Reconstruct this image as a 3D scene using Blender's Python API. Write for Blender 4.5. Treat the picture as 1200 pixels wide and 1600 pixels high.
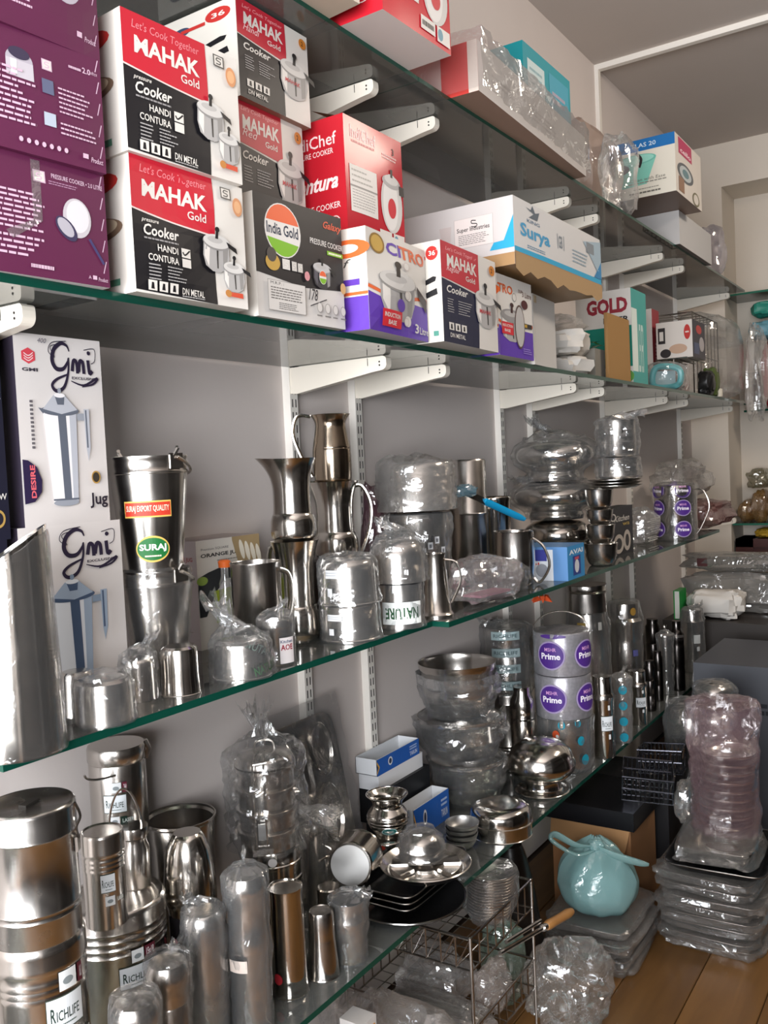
import bpy, bmesh, math, random
from mathutils import Vector, Matrix, noise
# ---------------------------------------------------------------- clear
for _o in list(bpy.data.objects): bpy.data.objects.remove(_o, do_unlink=True)
SC = bpy.context.scene
COL = SC.collection
# ---------------------------------------------------------------- camera
FPX, YAW, PITCH, ROLL = 1412.983, 0.58155, -0.046883, -0.047402
CAM = Vector((1.45, 0.0, 1.5))
_f = Vector((-math.sin(YAW)*math.cos(PITCH), math.cos(YAW)*math.cos(PITCH), math.sin(PITCH)))
_rt = Vector((math.cos(YAW), math.sin(YAW), 0)); _up = _rt.cross(_f)
_R = math.cos(ROLL)*_rt + math.sin(ROLL)*_up
_U = -math.sin(ROLL)*_rt + math.cos(ROLL)*_up
_cd = bpy.data.cameras.new('camera'); _co = bpy.data.objects.new('camera', _cd); COL.objects.link(_co)
_cd.sensor_fit = 'HORIZONTAL'; _cd.sensor_width = 36.0; _cd.lens = FPX/1200*36.0
_cd.clip_start = 0.02; _cd.clip_end = 60
_m = Matrix((_R, _U, -_f)).transposed().to_4x4(); _m.translation = CAM
_co.matrix_world = _m; SC.camera = _co
# ---------------------------------------------------------------- world, lights, exposure
SC.view_settings.view_transform = 'Standard'; SC.view_settings.look = 'None'
SC.view_settings.gamma = 1.0; SC.view_settings.use_curve_mapping = False
SC.view_settings.exposure = -0.2
SC.cycles.transparent_max_bounces = 20; SC.cycles.max_bounces = 7
SC.cycles.glossy_bounces = 5; SC.cycles.caustics_reflective = False; SC.cycles.caustics_refractive = False
W = bpy.data.worlds.new('daylight'); SC.world = W; W.use_nodes = True
W.node_tree.nodes['Background'].inputs[0].default_value = (0.80, 0.88, 1.0, 1)
W.node_tree.nodes['Background'].inputs[1].default_value = 1.6
def area(name, loc, tgt, sx, sy, power, col):
    d = bpy.data.lights.new(name, 'AREA'); d.shape = 'RECTANGLE'; d.size = sx; d.size_y = sy
    d.energy = power; d.color = col
    o = bpy.data.objects.new(name, d); COL.objects.link(o); o.location = loc
    o.rotation_euler = (Vector(tgt)-Vector(loc)).to_track_quat('-Z', 'Y').to_euler()
    return o
area('shop_entrance_daylight_offscreen', (1.5, -1.70, 1.45), (1.1, 3.0, 1.3), 2.8, 2.0, 430, (0.95, 0.97, 1.0))
area('ceiling_lamp_offscreen', (2.15, 3.7, 3.27), (1.2, 3.2, 1.2), 1.2, 0.25, 44, (1.0, 0.87, 0.73))
# ---------------------------------------------------------------- pixel helpers (photo frame 1200x1600)
def ray(u, v): return _R*((u-600)/FPX) + _U*((800-v)/FPX) + _f
def atz(u, v, z): d = ray(u, v); return CAM + d*((z-CAM.z)/d.z)
def atx(u, v, x): d = ray(u, v); return CAM + d*((x-CAM.x)/d.x)
def aty(u, v, y): d = ray(u, v); return CAM + d*((y-CAM.y)/d.y)
def fw(P): return (Vector(P)-CAM).dot(_f)
def pj(P):
    d = Vector(P)-CAM; z = d.dot(_f); return (600+FPX*d.dot(_R)/z, 800-FPX*d.dot(_U)/z)
def hdir(P): d = Vector(P)-CAM; d.z = 0; return d.normalized()
def height(c, r, vt):
    lo, hi = 0.0, 1.6
    for _ in range(40):
        h = (lo+hi)/2; top = Vector(c)+Vector((0, 0, h))
        hd = hdir(c)*r; v = min(pj(top+hd)[1], pj(top-hd)[1])
        if v > vt: lo = h
        else: hi = h
    return (lo+hi)/2
def S(u, vb, w, vt, z):            # stands on plane z, front foot seen at (u,vb), width w px, top at row vt
    G = atz(u, vb, z); c = G
    for _ in range(4):
        r = w*fw(c)/FPX/2; c = G+hdir(G)*r
    return c, r, height(c, r, vt)
def SX(u, v, w, vt, z, x):         # hidden foot: stands on plane z at distance x from the wall
    P = atx(u, v, x); c = Vector((x, P.y, z)); r = w*fw(P)/FPX/2
    return c, r, height(c, r, vt)
# ---------------------------------------------------------------- materials
def lin(h):
    h = h.lstrip('#'); o = []
    for i in (0, 2, 4):
        c = int(h[i:i+2], 16)/255; o.append(c/12.92 if c <= .04045 else ((c+.055)/1.055)**2.4)
    return (*o, 1)
_M = {}
def _new(n):
    m = bpy.data.materials.new(n); m.use_nodes = True
    return m, m.node_tree, m.node_tree.nodes, m.node_tree.nodes['Principled BSDF']
def card(h, rough=.42):            # printed card / plain paint
    k = ('c', h, rough)
    if k not in _M:
        m, t, n, b = _new('paint_'+h.strip('#')); b.inputs['Base Color'].default_value = lin(h); b.inputs['Specular IOR Level'].default_value = .32
        b.inputs['Roughness'].default_value = rough; _M[k] = m
    return _M[k]
def steel(name='steel', col='#d3cec8', rough=.20, bump=.0, scale=18, stretch=1.0):
    k = ('s', name)
    if k in _M: return _M[k]
    m, t, n, b = _new(name); b.inputs['Metallic'].default_value = 1
    tc = n.new('ShaderNodeTexCoord'); mp = n.new('ShaderNodeMapping'); mp.inputs['Scale'].default_value = (1, 1, stretch)
    nz = n.new('ShaderNodeTexNoise'); nz.inputs['Scale'].default_value = scale; nz.inputs['Detail'].default_value = 5
    t.links.new(tc.outputs['Object'], mp.inputs[0]); t.links.new(mp.outputs[0], nz.inputs[0])
    mr = n.new('ShaderNodeMapRange'); mr.inputs['To Min'].default_value = max(.03, rough*.6); mr.inputs['To Max'].default_value = rough*1.6
    t.links.new(nz.outputs[0], mr.inputs[0]); t.links.new(mr.outputs[0], b.inputs['Roughness'])
    cr = n.new('ShaderNodeMix'); cr.data_type = 'RGBA'
    c = lin(col); cr.inputs[6].default_value = tuple(x*.86 for x in c[:3])+(1,); cr.inputs[7].default_value = c
    t.links.new(nz.outputs[0], cr.inputs[0]); t.links.new(cr.outputs[2], b.inputs['Base Color'])
    if bump:
        bp = n.new('ShaderNodeBump'); bp.inputs['Strength'].default_value = bump; bp.inputs['Distance'].default_value = .004
        n2 = n.new('ShaderNodeTexNoise'); n2.inputs['Scale'].default_value = 9
        t.links.new(tc.outputs['Object'], n2.inputs[0]); t.links.new(n2.outputs[0], bp.inputs['Height']); t.links.new(bp.outputs[0], b.inputs['Normal'])
    _M[k] = m; return m
def film(name='film', tint='#e9edf0', body=.06, gloss=.07, bump=.4, scale=15):   # thin clear polythene: see-through + sheen + milky folds
    k = ('f', name)
    if k in _M: return _M[k]
    m, t, n, b = _new(name); n.remove(b); out = n['Material Output']
    tr = n.new('ShaderNodeBsdfTransparent'); gl = n.new('ShaderNodeBsdfGlossy'); df = n.new('ShaderNodeBsdfDiffuse'); tl = n.new('ShaderNodeBsdfTranslucent')
    tr.inputs[0].default_value = (.97, .97, .97, 1); gl.inputs['Roughness'].default_value = .10
    gl.inputs[0].default_value = (1, 1, 1, 1); df.inputs[0].default_value = lin(tint); tl.inputs[0].default_value = lin(tint)
    tc = n.new('ShaderNodeTexCoord'); nz = n.new('ShaderNodeTexNoise'); nz.inputs['Scale'].default_value = scale; nz.inputs['Detail'].default_value = 3; nz.inputs['Distortion'].default_value = 1.6
    t.links.new(tc.outputs['Object'], nz.inputs[0])
    bp = n.new('ShaderNodeBump'); bp.inputs['Strength'].default_value = bump; bp.inputs['Distance'].default_value = .012
    t.links.new(nz.outputs[0], bp.inputs['Height']); t.links.new(bp.outputs[0], gl.inputs['Normal'])
    lw = n.new('ShaderNodeLayerWeight'); lw.inputs[0].default_value = .35
    m1 = n.new('ShaderNodeMixShader'); t.links.new(df.outputs[0], m1.inputs[1]); t.links.new(tl.outputs[0], m1.inputs[2])
    fac = n.new('ShaderNodeMath'); fac.operation = 'MULTIPLY_ADD'; fac.inputs[1].default_value = .22; fac.inputs[2].default_value = body
    t.links.new(lw.outputs['Facing'], fac.inputs[0])
    m2 = n.new('ShaderNodeMixShader'); t.links.new(fac.outputs[0], m2.inputs[0]); t.links.new(tr.outputs[0], m2.inputs[1]); t.links.new(m1.outputs[0], m2.inputs[2])
    f2 = n.new('ShaderNodeMath'); f2.operation = 'MULTIPLY_ADD'; f2.inputs[1].default_value = .45; f2.inputs[2].default_value = gloss
    t.links.new(lw.outputs['Fresnel'], f2.inputs[0])
    m3 = n.new('ShaderNodeMixShader'); t.links.new(f2.outputs[0], m3.inputs[0]); t.links.new(m2.outputs[0], m3.inputs[1]); t.links.new(gl.outputs[0], m3.inputs[2])
    t.links.new(m3.outputs[0], out.inputs[0]); _M[k] = m; return m
def glass_sheet():
    k = 'glass'
    if k in _M: return _M[k]
    m, t, n, b = _new('float_glass'); n.remove(b); out = n['Material Output']
    tr = n.new('ShaderNodeBsdfTransparent'); tr.inputs[0].default_value = (.80, .88, .84, 1)
    gl = n.new('ShaderNodeBsdfGlossy'); gl.inputs['Roughness'].default_value = .02
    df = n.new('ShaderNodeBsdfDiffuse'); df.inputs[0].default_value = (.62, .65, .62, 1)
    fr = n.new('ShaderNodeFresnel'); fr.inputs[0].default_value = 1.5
    m1 = n.new('ShaderNodeMixShader'); m1.inputs[0].default_value = .13; t.links.new(tr.outputs[0], m1.inputs[1]); t.links.new(df.outputs[0], m1.inputs[2])  # diffuse whitening stands in for the bright wall mirrored in the panes
    m2 = n.new('ShaderNodeMixShader'); t.links.new(fr.outputs[0], m2.inputs[0]); t.links.new(m1.outputs[0], m2.inputs[1]); t.links.new(gl.outputs[0], m2.inputs[2])
    t.links.new(m2.outputs[0], out.inputs[0]); _M[k] = m; return m
def plaster(name, h, var=.06, rough=.75, scale=2.2, bump=.15):
    m, t, n, b = _new(name); tc = n.new('ShaderNodeTexCoord'); nz = n.new('ShaderNodeTexNoise')
    nz.inputs['Scale'].default_value = scale; nz.inputs['Detail'].default_value = 6
    t.links.new(tc.outputs['Object'], nz.inputs[0]); mx = n.new('ShaderNodeMix'); mx.data_type = 'RGBA'; c = lin(h)
    mx.inputs[6].default_value = tuple(max(0, x*(1-var)) for x in c[:3])+(1,); mx.inputs[7].default_value = tuple(min(1, x*(1+var)) for x in c[:3])+(1,)
    t.links.new(nz.outputs[0], mx.inputs[0]); t.links.new(mx.outputs[2], b.inputs['Base Color']); b.inputs['Roughness'].default_value = rough
    if bump:
        n2 = n.new('ShaderNodeTexNoise'); n2.inputs['Scale'].default_value = 60; bp = n.new('ShaderNodeBump'); bp.inputs['Strength'].default_value = bump; bp.inputs['Distance'].default_value = .002
        t.links.new(tc.outputs['Object'], n2.inputs[0]); t.links.new(n2.outputs[0], bp.inputs['Height']); t.links.new(bp.outputs[0], b.inputs['Normal'])
    return m
def wood(name, h, h2, stretch=(9, .7, 9)):
    m, t, n, b = _new(name); tc = n.new('ShaderNodeTexCoord'); mp = n.new('ShaderNodeMapping'); mp.inputs['Scale'].default_value = stretch
    oi = n.new('ShaderNodeObjectInfo'); ad = n.new('ShaderNodeVectorMath'); ad.operation = 'ADD'
    t.links.new(tc.outputs['Object'], ad.inputs[0]); t.links.new(oi.outputs['Location'], ad.inputs[1]); t.links.new(ad.outputs[0], mp.inputs[0])
    nz = n.new('ShaderNodeTexNoise'); nz.inputs['Scale'].default_value = 3; nz.inputs['Detail'].default_value = 8; nz.inputs['Distortion'].default_value = .8
    t.links.new(mp.outputs[0], nz.inputs[0]); mx = n.new('ShaderNodeMix'); mx.data_type = 'RGBA'; mx.inputs[6].default_value = lin(h); mx.inputs[7].default_value = lin(h2)
    t.links.new(nz.outputs[0], mx.inputs[0]); hs = n.new('ShaderNodeHueSaturation'); t.links.new(mx.outputs[2], hs.inputs['Color'])
    mr = n.new('ShaderNodeMapRange'); mr.inputs['To Min'].default_value = .75; mr.inputs['To Max'].default_value = 1.25
    t.links.new(oi.outputs['Random'], mr.inputs[0]); t.links.new(mr.outputs[0], hs.inputs['Value']); t.links.new(hs.outputs[0], b.inputs['Base Color'])
    b.inputs['Roughness'].default_value = .38; return m
ST = steel(); ST2 = steel('polished_steel', '#d9d4cd', .14, .08); STD = ST; STB = steel('brushed_steel', '#c9c6c2', .22, 0, 30)
STV = steel('black_steel', '#565250', .22); STW = steel('wrapped_steel', '#d3cec8', .2, .1); ALU = steel('aluminium', '#b4b3b1', .38)  # STV is steel with a dark base tint
FILM = film(); FILM2 = film('film_milky', '#e4e2e0', .17, .09, .45, 15); FILM3 = film('film_clear', '#eef0f2', .015, .04, .35, 15)
# ---------------------------------------------------------------- mesh builder
class MB:
    def __init__(s): s.v = []; s.f = []; s.m = []; s.mats = []
    def mi(s, m):
        if m not in s.mats: s.mats.append(m)
        return s.mats.index(m)
    def add(s, vs, fs, m):
        o = len(s.v); s.v += [tuple(x) for x in vs]; i = s.mi(m)
        for f in fs: s.f.append([o+k for k in f]); s.m.append(i)
        return s
    def box(s, c, d, m, X=(1, 0, 0), Y=(0, 1, 0), Z=(0, 0, 1)):
        c, X, Y, Z = Vector(c), Vector(X), Vector(Y), Vector(Z)
        vs = [c+X*(a*d[0]/2)+Y*(b*d[1]/2)+Z*(e*d[2]/2) for a in (-1, 1) for b in (-1, 1) for e in (-1, 1)]
        return s.add(vs, [(0, 1, 3, 2), (4, 6, 7, 5), (0, 4, 5, 1), (2, 3, 7, 6), (0, 2, 6, 4), (1, 5, 7, 3)], m)
    def lathe(s, prof, m, seg=32, c=(0, 0, 0), M=None, cap=True):
        vs = []; fs = []; n = len(prof)
        for r, z in prof:
            for k in range(seg):
                a = 2*math.pi*k/seg; p = Vector((max(r, 1e-5)*math.cos(a), max(r, 1e-5)*math.sin(a), z))
                if M: p = M @ p
                vs.append(p+Vector(c))
        for i in range(n-1):
            for k in range(seg):
                k2 = (k+1) % seg; fs.append((i*seg+k, i*seg+k2, (i+1)*seg+k2, (i+1)*seg+k))
        if cap:
            if prof[0][0] > 2e-4: fs.append(tuple(range(seg-1, -1, -1)))
            if prof[-1][0] > 2e-4: fs.append(tuple((n-1)*seg+k for k in range(seg)))
        return s.add(vs, fs, m)
    def tube(s, pts, r, m, seg=8, closed=False, flat=1.0):
        pts = [Vector(p) for p in pts]; n = len(pts); vs = []; fs = []
        t0 = (pts[1]-pts[0]).normalized(); u = t0.orthogonal().normalized(); 
        for i, p in enumerate(pts):
            if closed: t = (pts[(i+1) % n]-pts[i-1]).normalized()
            else: t = (pts[min(i+1, n-1)]-pts[max(i-1, 0)]).normalized()
            u = (u-t*u.dot(t)).normalized(); w = t.cross(u)
            rr = r[i] if isinstance(r, (list, tuple)) else r
            for k in range(seg):
                a = 2*math.pi*k/seg; vs.append(p+u*(rr*math.cos(a))+w*(rr*flat*math.sin(a)))
        for i in range(n if closed else n-1):
            j = (i+1) % n
            for k in range(seg):
                k2 = (k+1) % seg; fs.append((i*seg+k, i*seg+k2, j*seg+k2, j*seg+k))
        if not closed: fs += [tuple(range(seg-1, -1, -1)), tuple((n-1)*seg+k for k in range(seg))]
        return s.add(vs, fs, m)
    def ribbon(s, pts, w, t, m):      # flat strap along pts; w = width vector, t = thickness
        pts = [Vector(p) for p in pts]; w = Vector(w); vs = []; fs = []; n = len(pts)
        for i, p in enumerate(pts):
            tg = (pts[min(i+1, n-1)]-pts[max(i-1, 0)]).normalized(); nn = tg.cross(w).normalized()*t/2
            vs += [p-w/2-nn, p+w/2-nn, p+w/2+nn, p-w/2+nn]
        for i in range(n-1):
            for k in range(4): fs.append((4*i+k, 4*i+(k+1) % 4, 4*i+4+(k+1) % 4, 4*i+4+k))
        fs += [(3, 2, 1, 0), tuple(4*n-4+k for k in range(4))]
        return s.add(vs, fs, m)
    def build(s, name, parent=None, smooth=True, angle=38, loc=None):
        me = bpy.data.meshes.new(name); me.from_pydata(s.v, [], s.f)
        for m in s.mats: me.materials.append(m)
        me.polygons.foreach_set('material_index', s.m); 
        if smooth:
            me.polygons.foreach_set('use_smooth', [True]*len(s.f)); me.set_sharp_from_angle(angle=math.radians(angle))
        me.update(); o = bpy.data.objects.new(name, me); COL.objects.link(o)
        if loc is not None: o.location = loc
        if parent is not None: o.parent = parent
        return o
def tag(o, label=None, cat=None, group=None, kind=None):
    if label: o['label'] = label
    if cat: o['category'] = cat
    if group: o['group'] = group
    if kind: o['kind'] = kind
    return o
def thing(name, label, cat, loc, rz=0, group=None, tilt=None):
    o = bpy.data.objects.new(name, None); COL.objects.link(o); o.empty_display_size = .05
    o.location = loc; o.rotation_euler = (0, 0, rz)
    if tilt is not None: o.rotation_mode = 'QUATERNION'; o.rotation_quaternion = tilt
    return tag(o, label, cat, group)
def copy_tree(o, parent=None):
    c = o.copy(); COL.objects.link(c); c.parent = parent
    for ch in list(o.children): copy_tree(ch, c)
    return c
def facing(P): d = CAM-Vector(P); return math.atan2(d.y, d.x)   # local +x of a thing turned to the viewer side of the aisle
# ---------------------------------------------------------------- flat print
_TX = {}
def textmesh(s, bold=0.0, shear=0.0):
    k = (s, bold, shear)
    if k not in _TX:
        cu = bpy.data.curves.new('t', 'FONT'); cu.body = s; cu.size = 1; cu.offset = bold; cu.shear = shear; cu.resolution_u = 2; cu.fill_mode = 'FRONT'
        o = bpy.data.objects.new('t', cu); COL.objects.link(o); bpy.context.view_layer.update()
        me = o.to_mesh(); vs = [(v.co.x, v.co.y) for v in me.vertices]; fs = [tuple(p.vertices) for p in me.polygons]
        o.to_mesh_clear(); bpy.data.objects.remove(o); bpy.data.curves.remove(cu)
        if vs:
            x0 = min(v[0] for v in vs); x1 = max(v[0] for v in vs); y0 = min(v[1] for v in vs); y1 = max(v[1] for v in vs)
            sx = max(x1-x0, 1e-6); sy = max(y1-y0, 1e-6); vs = [((x-x0)/sx, (y-y0)/sy) for x, y in vs]
        _TX[k] = (vs, fs)
    return _TX[k]
class Print:
    """flat print on a face; fn(u,v,h) -> point; u,v in face units, h = stand-off"""
    def __init__(s, fn, step=None, cells=0): s.fn = fn; s.mb = MB(); s.h = .0005; s.step = step; s.cells = cells
    def _put(s, vs, fs, col):
        if s.cells:
            x0 = min(p[0] for p in vs); x1 = max(p[0] for p in vs); y0 = min(p[1] for p in vs); y1 = max(p[1] for p in vs); n = s.cells
            cuts = [(0, k/n) for k in range(1, n) if x0+1e-4 < k/n < x1-1e-4]+[(1, k/n) for k in range(1, n) if y0+1e-4 < k/n < y1-1e-4]
            if cuts:
                bm = bmesh.new(); bv = [bm.verts.new((x, y, 0)) for x, y in vs]
                for f in fs:
                    try: bm.faces.new([bv[i] for i in f])
                    except ValueError: pass
                for ax, c in cuts:
                    bmesh.ops.bisect_plane(bm, geom=bm.verts[:]+bm.edges[:]+bm.faces[:], dist=1e-6, plane_co=(c, 0, 0) if ax == 0 else (0, c, 0), plane_no=(1, 0, 0) if ax == 0 else (0, 1, 0))
                bm.verts.index_update(); vs = [(v.co.x, v.co.y) for v in bm.verts]; fs = [tuple(v.index for v in f.verts) for f in bm.faces]; bm.free()
        s.mb.add([s.fn(x, y, s.h) for x, y in vs], fs, card(col) if isinstance(col, str) else col); s.h += .00012
    def rect(s, x0, y0, x1, y1, col, n=None):
        n = n or (max(1, int(abs(x1-x0)/s.step)) if s.step else 1); vs = []; fs = []
        for i in range(n+1):
            x = x0+(x1-x0)*i/n; vs += [(x, y0), (x, y1)]
        for i in range(n): fs.append((2*i, 2*i+2, 2*i+3, 2*i+1))
        s._put(vs, fs, col); return s
    def poly(s, pts, col): s._put(pts, [tuple(range(len(pts)))], col); return s
    def ell(s, cx, cy, rx, ry, col, seg=28, rot=0):
        ca, sa = math.cos(rot), math.sin(rot)
        if s.step:
            vs = []; fs = []; n = 17
            for i in range(n):
                x = -math.cos(math.pi*i/(n-1)); y = math.sqrt(max(0, 1-x*x)); vs += [(cx+rx*x, cy-ry*y-1e-5), (cx+rx*x, cy+ry*y+1e-5)]
            for i in range(n-1): fs.append((2*i, 2*i+2, 2*i+3, 2*i+1))
            s._put(vs, fs, col); return s
        vs = []
        for k in range(seg):
            a = 2*math.pi*k/seg; x, y = rx*math.cos(a), ry*math.sin(a); vs.append((cx+x*ca-y*sa, cy+x*sa+y*ca))
        s._put(vs, [tuple(range(seg))], col); return s
    def text(s, t, x, y, w, h, col, bold=0.0, shear=0.0, rot=0):
        vs, fs = textmesh(t, bold, shear); ca, sa = math.cos(rot), math.sin(rot)
        s._put([(x+a*w*ca-b*h*sa, y+a*w*sa+b*h*ca) for a, b in vs], fs, col); return s
    def stroke(s, pts, w, col, n=8, asp=1.0):
        P = catmull(pts, n); L = []; N = len(P)
        for i, (x, y) in enumerate(P):
            ax, ay = P[max(i-1, 0)]; bx, by = P[min(i+1, N-1)]; dx, dy = (bx-ax)*asp, by-ay; l = math.hypot(dx, dy) or 1
            ww = w[0]+(w[1]-w[0])*math.sin(math.pi*i/(N-1)) if isinstance(w, tuple) else w
            L += [(x-dy/l*ww/2/asp, y+dx/l*ww/2), (x+dy/l*ww/2/asp, y-dx/l*ww/2)]
        s._put(L, [(2*i, 2*i+1, 2*i+3, 2*i+2) for i in range(N-1)], col); return s
    def lines(s, x0, y0, x1, y1, n, col, fill=.45, rag=.25, seed=0):   # tiny unreadable print
        rnd = random.Random(seed); vs = []; fs = []
        for i in range(n):
            y = y1-(y1-y0)*(i+.5)/n; hh = (y1-y0)/n*fill/2; x = x0; end = x1-(x1-x0)*rag*rnd.random()
            while x < end:
                wl = (x1-x0)*rnd.uniform(.05, .13); o = len(vs); e = min(x+wl, end)
                vs += [(x, y-hh), (e, y-hh), (e, y+hh), (x, y+hh)]; fs.append((o, o+1, o+2, o+3)); x = e+(x1-x0)*.018
        if fs: s._put(vs, fs, col)
        return s
    def build(s, name, parent):
        for ch in parent.children:
            if ch.name.split('.')[0] in ('carton', 'body', 'tray_body', 'tub_body'): parent = ch; break
        return s.mb.build(name, parent, smooth=False)
def catmull(pts, n=8, closed=False):
    P = [Vector(p) for p in pts]; out = []; N = len(P)
    rng = range(N if closed else N-1)
    for i in rng:
        p0 = P[i-1] if (i > 0 or closed) else P[0]; p1 = P[i]; p2 = P[(i+1) % N]; p3 = P[(i+2) % N] if (i+2 < N or closed) else P[N-1]
        for k in range(n):
            t = k/n; out.append(.5*((2*p1)+(-p0+p2)*t+(2*p0-5*p1+4*p2-p3)*t*t+(-p0+3*p1-3*p2+p3)*t**3))
    if not closed: out.append(P[-1])
    return [tuple(p) for p in out]
# ---------------------------------------------------------------- card boxes
class CBox:
    """carton: front face from bottom-left to bottom-right points (seen from the aisle), depth towards the wall"""
    def __init__(s, name, label, cat, bl, br, h, depth, col, colside=None, group=None, bulge=.004, seed=0, lean=0, top=None, bot=None, rough=.42, part='carton'):
        bl = Vector(bl); br = Vector(br); br.z = bl.z; s.w = (br-bl).length; s.h = h; s.d = depth
        X = (br-bl).normalized(); N = Vector((X.y, -X.x, 0))         # outward normal of the front face
        s.root = thing(name, label, cat, bl, 0, group); rot = Matrix((X, -N, Vector((0, 0, 1)))).transposed()
        if lean: rot = rot @ Matrix.Rotation(lean, 3, 'X')
        s.root.rotation_mode = 'QUATERNION'; s.root.rotation_quaternion = rot.to_quaternion()
        rnd = random.Random(seed*7+3); mb = MB(); n = 4
        s.bl = bulge; s.ph = [rnd.uniform(-1, 1) for _ in range(8)]
        cm = card(col, rough) if isinstance(col, str) else col; sm = card(colside or col, rough) if isinstance(colside or col, str) else (colside or col)
        tm = card(top, rough) if isinstance(top, str) else (top or sm); bm_ = card(bot, rough) if isinstance(bot, str) else (bot or sm)
        def grid(fn, m, n1=8, n2=8):
            vs = [fn(i/n1, j/n2) for j in range(n2+1) for i in range(n1+1)]
            mb.add(vs, [(j*(n1+1)+i, j*(n1+1)+i+1, (j+1)*(n1+1)+i+1, (j+1)*(n1+1)+i) for j in range(n2) for i in range(n1)], m)
        grid(lambda u, v: s.front(u, v, 0), cm); grid(lambda u, v: s.side(u, v, 0), sm)
        grid(lambda u, v: s.pt(s.w, (1-0)*u*s.d, v*s.h, 'r'), sm); grid(lambda u, v: s.pt((1-u)*s.w, s.d, v*s.h, 'b'), sm)
        grid(lambda u, v: s.pt(u*s.w, v*s.d, s.h, 't'), tm); grid(lambda u, v: s.pt(u*s.w, (1-v)*s.d, 0, 'd'), bm_)
        s.body = mb.build(part, s.root, True, 50)
        # taped seams on the upper and lower rims
    def pt(s, x, y, z, face):
        a, b, c = x/s.w, y/s.d, z/s.h; k = s.bl; q = lambda t: 4*t*(1-t)
        out = q(a)*q(c)
        dx = dy = dz = 0
        if face == 'f': dy = -k*out*(.6+.5*s.ph[0])+k*.4*s.ph[1]*math.sin(6.28*a)*math.sin(6.28*c)
        if face == 'b': dy = k*out
        if face == 's': dx = -k*q(b)*q(c)*s.ph[2]
        if face == 'r': dx = k*q(b)*q(c)*s.ph[3]
        if face == 't': dz = k*q(a)*q(b)*(.4+.6*s.ph[4])*.6
        return Vector((x+dx, y+dy, z+dz))
    def front(s, u, v, h): p = s.pt(u*s.w, 0, v*s.h, 'f'); p.y -= h; return p
    def side(s, u, v, h): p = s.pt(0, (1-u)*s.d, v*s.h, 's'); p.x -= h; return p     # face turned to the shop entrance
    def pf(s): return Print(s.front, None, 8)
    def ps(s): return Print(s.side, None, 8)
    def topz(s): return s.root.location.z+s.h
    def corner(s, u, v=0, d=0): return s.root.matrix_basis @ Vector((u*s.w, d, v*s.h))
def fbox(name, label, cat, blpx, brpx, z, vt, depth, col, colside=None, x=None, **k):
    """front foot corners given on plane z (or on distance x from the wall), top row vt at the left corner"""
    if x is None: a, b = atz(*blpx, z), atz(*brpx, z)
    else:
        a, b = atx(*blpx, x), atx(*brpx, x); a.z = b.z = z
    lo, hi = 0, 1
    for _ in range(40):
        h = (lo+hi)/2
        if pj(a+Vector((0, 0, h)))[1] > vt: lo = h
        else: hi = h
    return CBox(name, label, cat, a, b, h, depth, col, colside, **k)
# ---------------------------------------------------------------- vessels
def rad_at(prof, z):
    best = 0
    for (r0, z0), (r1, z1) in zip(prof, prof[1:]):
        if min(z0, z1)-1e-9 <= z <= max(z0, z1)+1e-9:
            t = 0 if z1 == z0 else (z-z0)/(z1-z0); best = max(best, r0+(r1-r0)*t)
    return best
def smooth_prof(p, n=4):
    q = catmull(p, n); return [(max(0, a), b) for a, b in q]
def scale_prof(p, R, H): return [(a*R, b*H) for a, b in p]
def open_prof(outer, t=.0016, floor=None):      # outer bottom->top, returns outer + inner wall
    inner = [(max(r-t, 0), max(z, outer[0][1]+t*1.5)) for r, z in reversed(outer)]
    o = [(0, outer[0][1])]+outer+inner
    if inner[-1][0] > 0: o.append((0, inner[-1][1]))
    return o
class Pot:
    def __init__(s, name, label, cat, spec, prof, mat=None, seg=36, group=None, unit=True, part='body', opened=False, t=.0016, tilt=None, root=None, rz=None):
        c, R, H = spec; s.c = Vector(c); s.R = R; s.H = H
        if root is None:
            s.root = thing(name, label, cat, c, facing(c) if rz is None else rz, group)
            if tilt is not None:
                s.root.rotation_mode = 'QUATERNION'; s.root.rotation_quaternion = tilt @ Matrix.Rotation(facing(c) if rz is None else rz, 3, 'Z').to_quaternion()
        else: s.root = root
        s.prof = scale_prof(prof, R, H) if unit else list(prof)
        full = open_prof(s.prof, t) if opened else s.prof
        s.body = MB().lathe(full, mat or ST, seg).build(part, s.root)
    def fn(s, off=0.0005):
        return lambda u, v, h: (lambda r: Vector(((r+h)*math.cos(u/max(r, .01)), (r+h)*math.sin(u/max(r, .01)), v)))(rad_at(s.prof, v))
    def label(s, r=None):
        if r: return Print(lambda u, v, h: Vector(((r+h)*math.cos(u/r), (r+h)*math.sin(u/r), v)), step=max(.0015, s.R*.07))
        return Print(s.fn(), step=max(.0015, s.R*.08))
    def ring(s, z, r=None, k=.0022, mat=None, name='ring'):
        rr = r or rad_at(s.prof, z*s.H); return MB().tube([(rr*math.cos(a), rr*math.sin(a), z*s.H) for a in [i*2*math.pi/32 for i in range(32)]], k, mat or ST, 6, True).build(name, s.root)
    def handle(s, pts, r=.004, ang=0.0, mat=None, name='handle', flat=1.0, seg=8):   # pts (radial in R, height in H)
        ca, sa = math.cos(ang), math.sin(ang); P = catmull([(a*s.R*ca, a*s.R*sa, b*s.H) for a, b in pts], 6)
        return MB().tube(P, r, mat or ST, seg, False, flat).build(name, s.root)
def nz3(p, sc, seed): return noise.noise(Vector((p[0]*sc+seed*7.3, p[1]*sc-seed*3.1, p[2]*sc+seed*1.7)))
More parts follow.
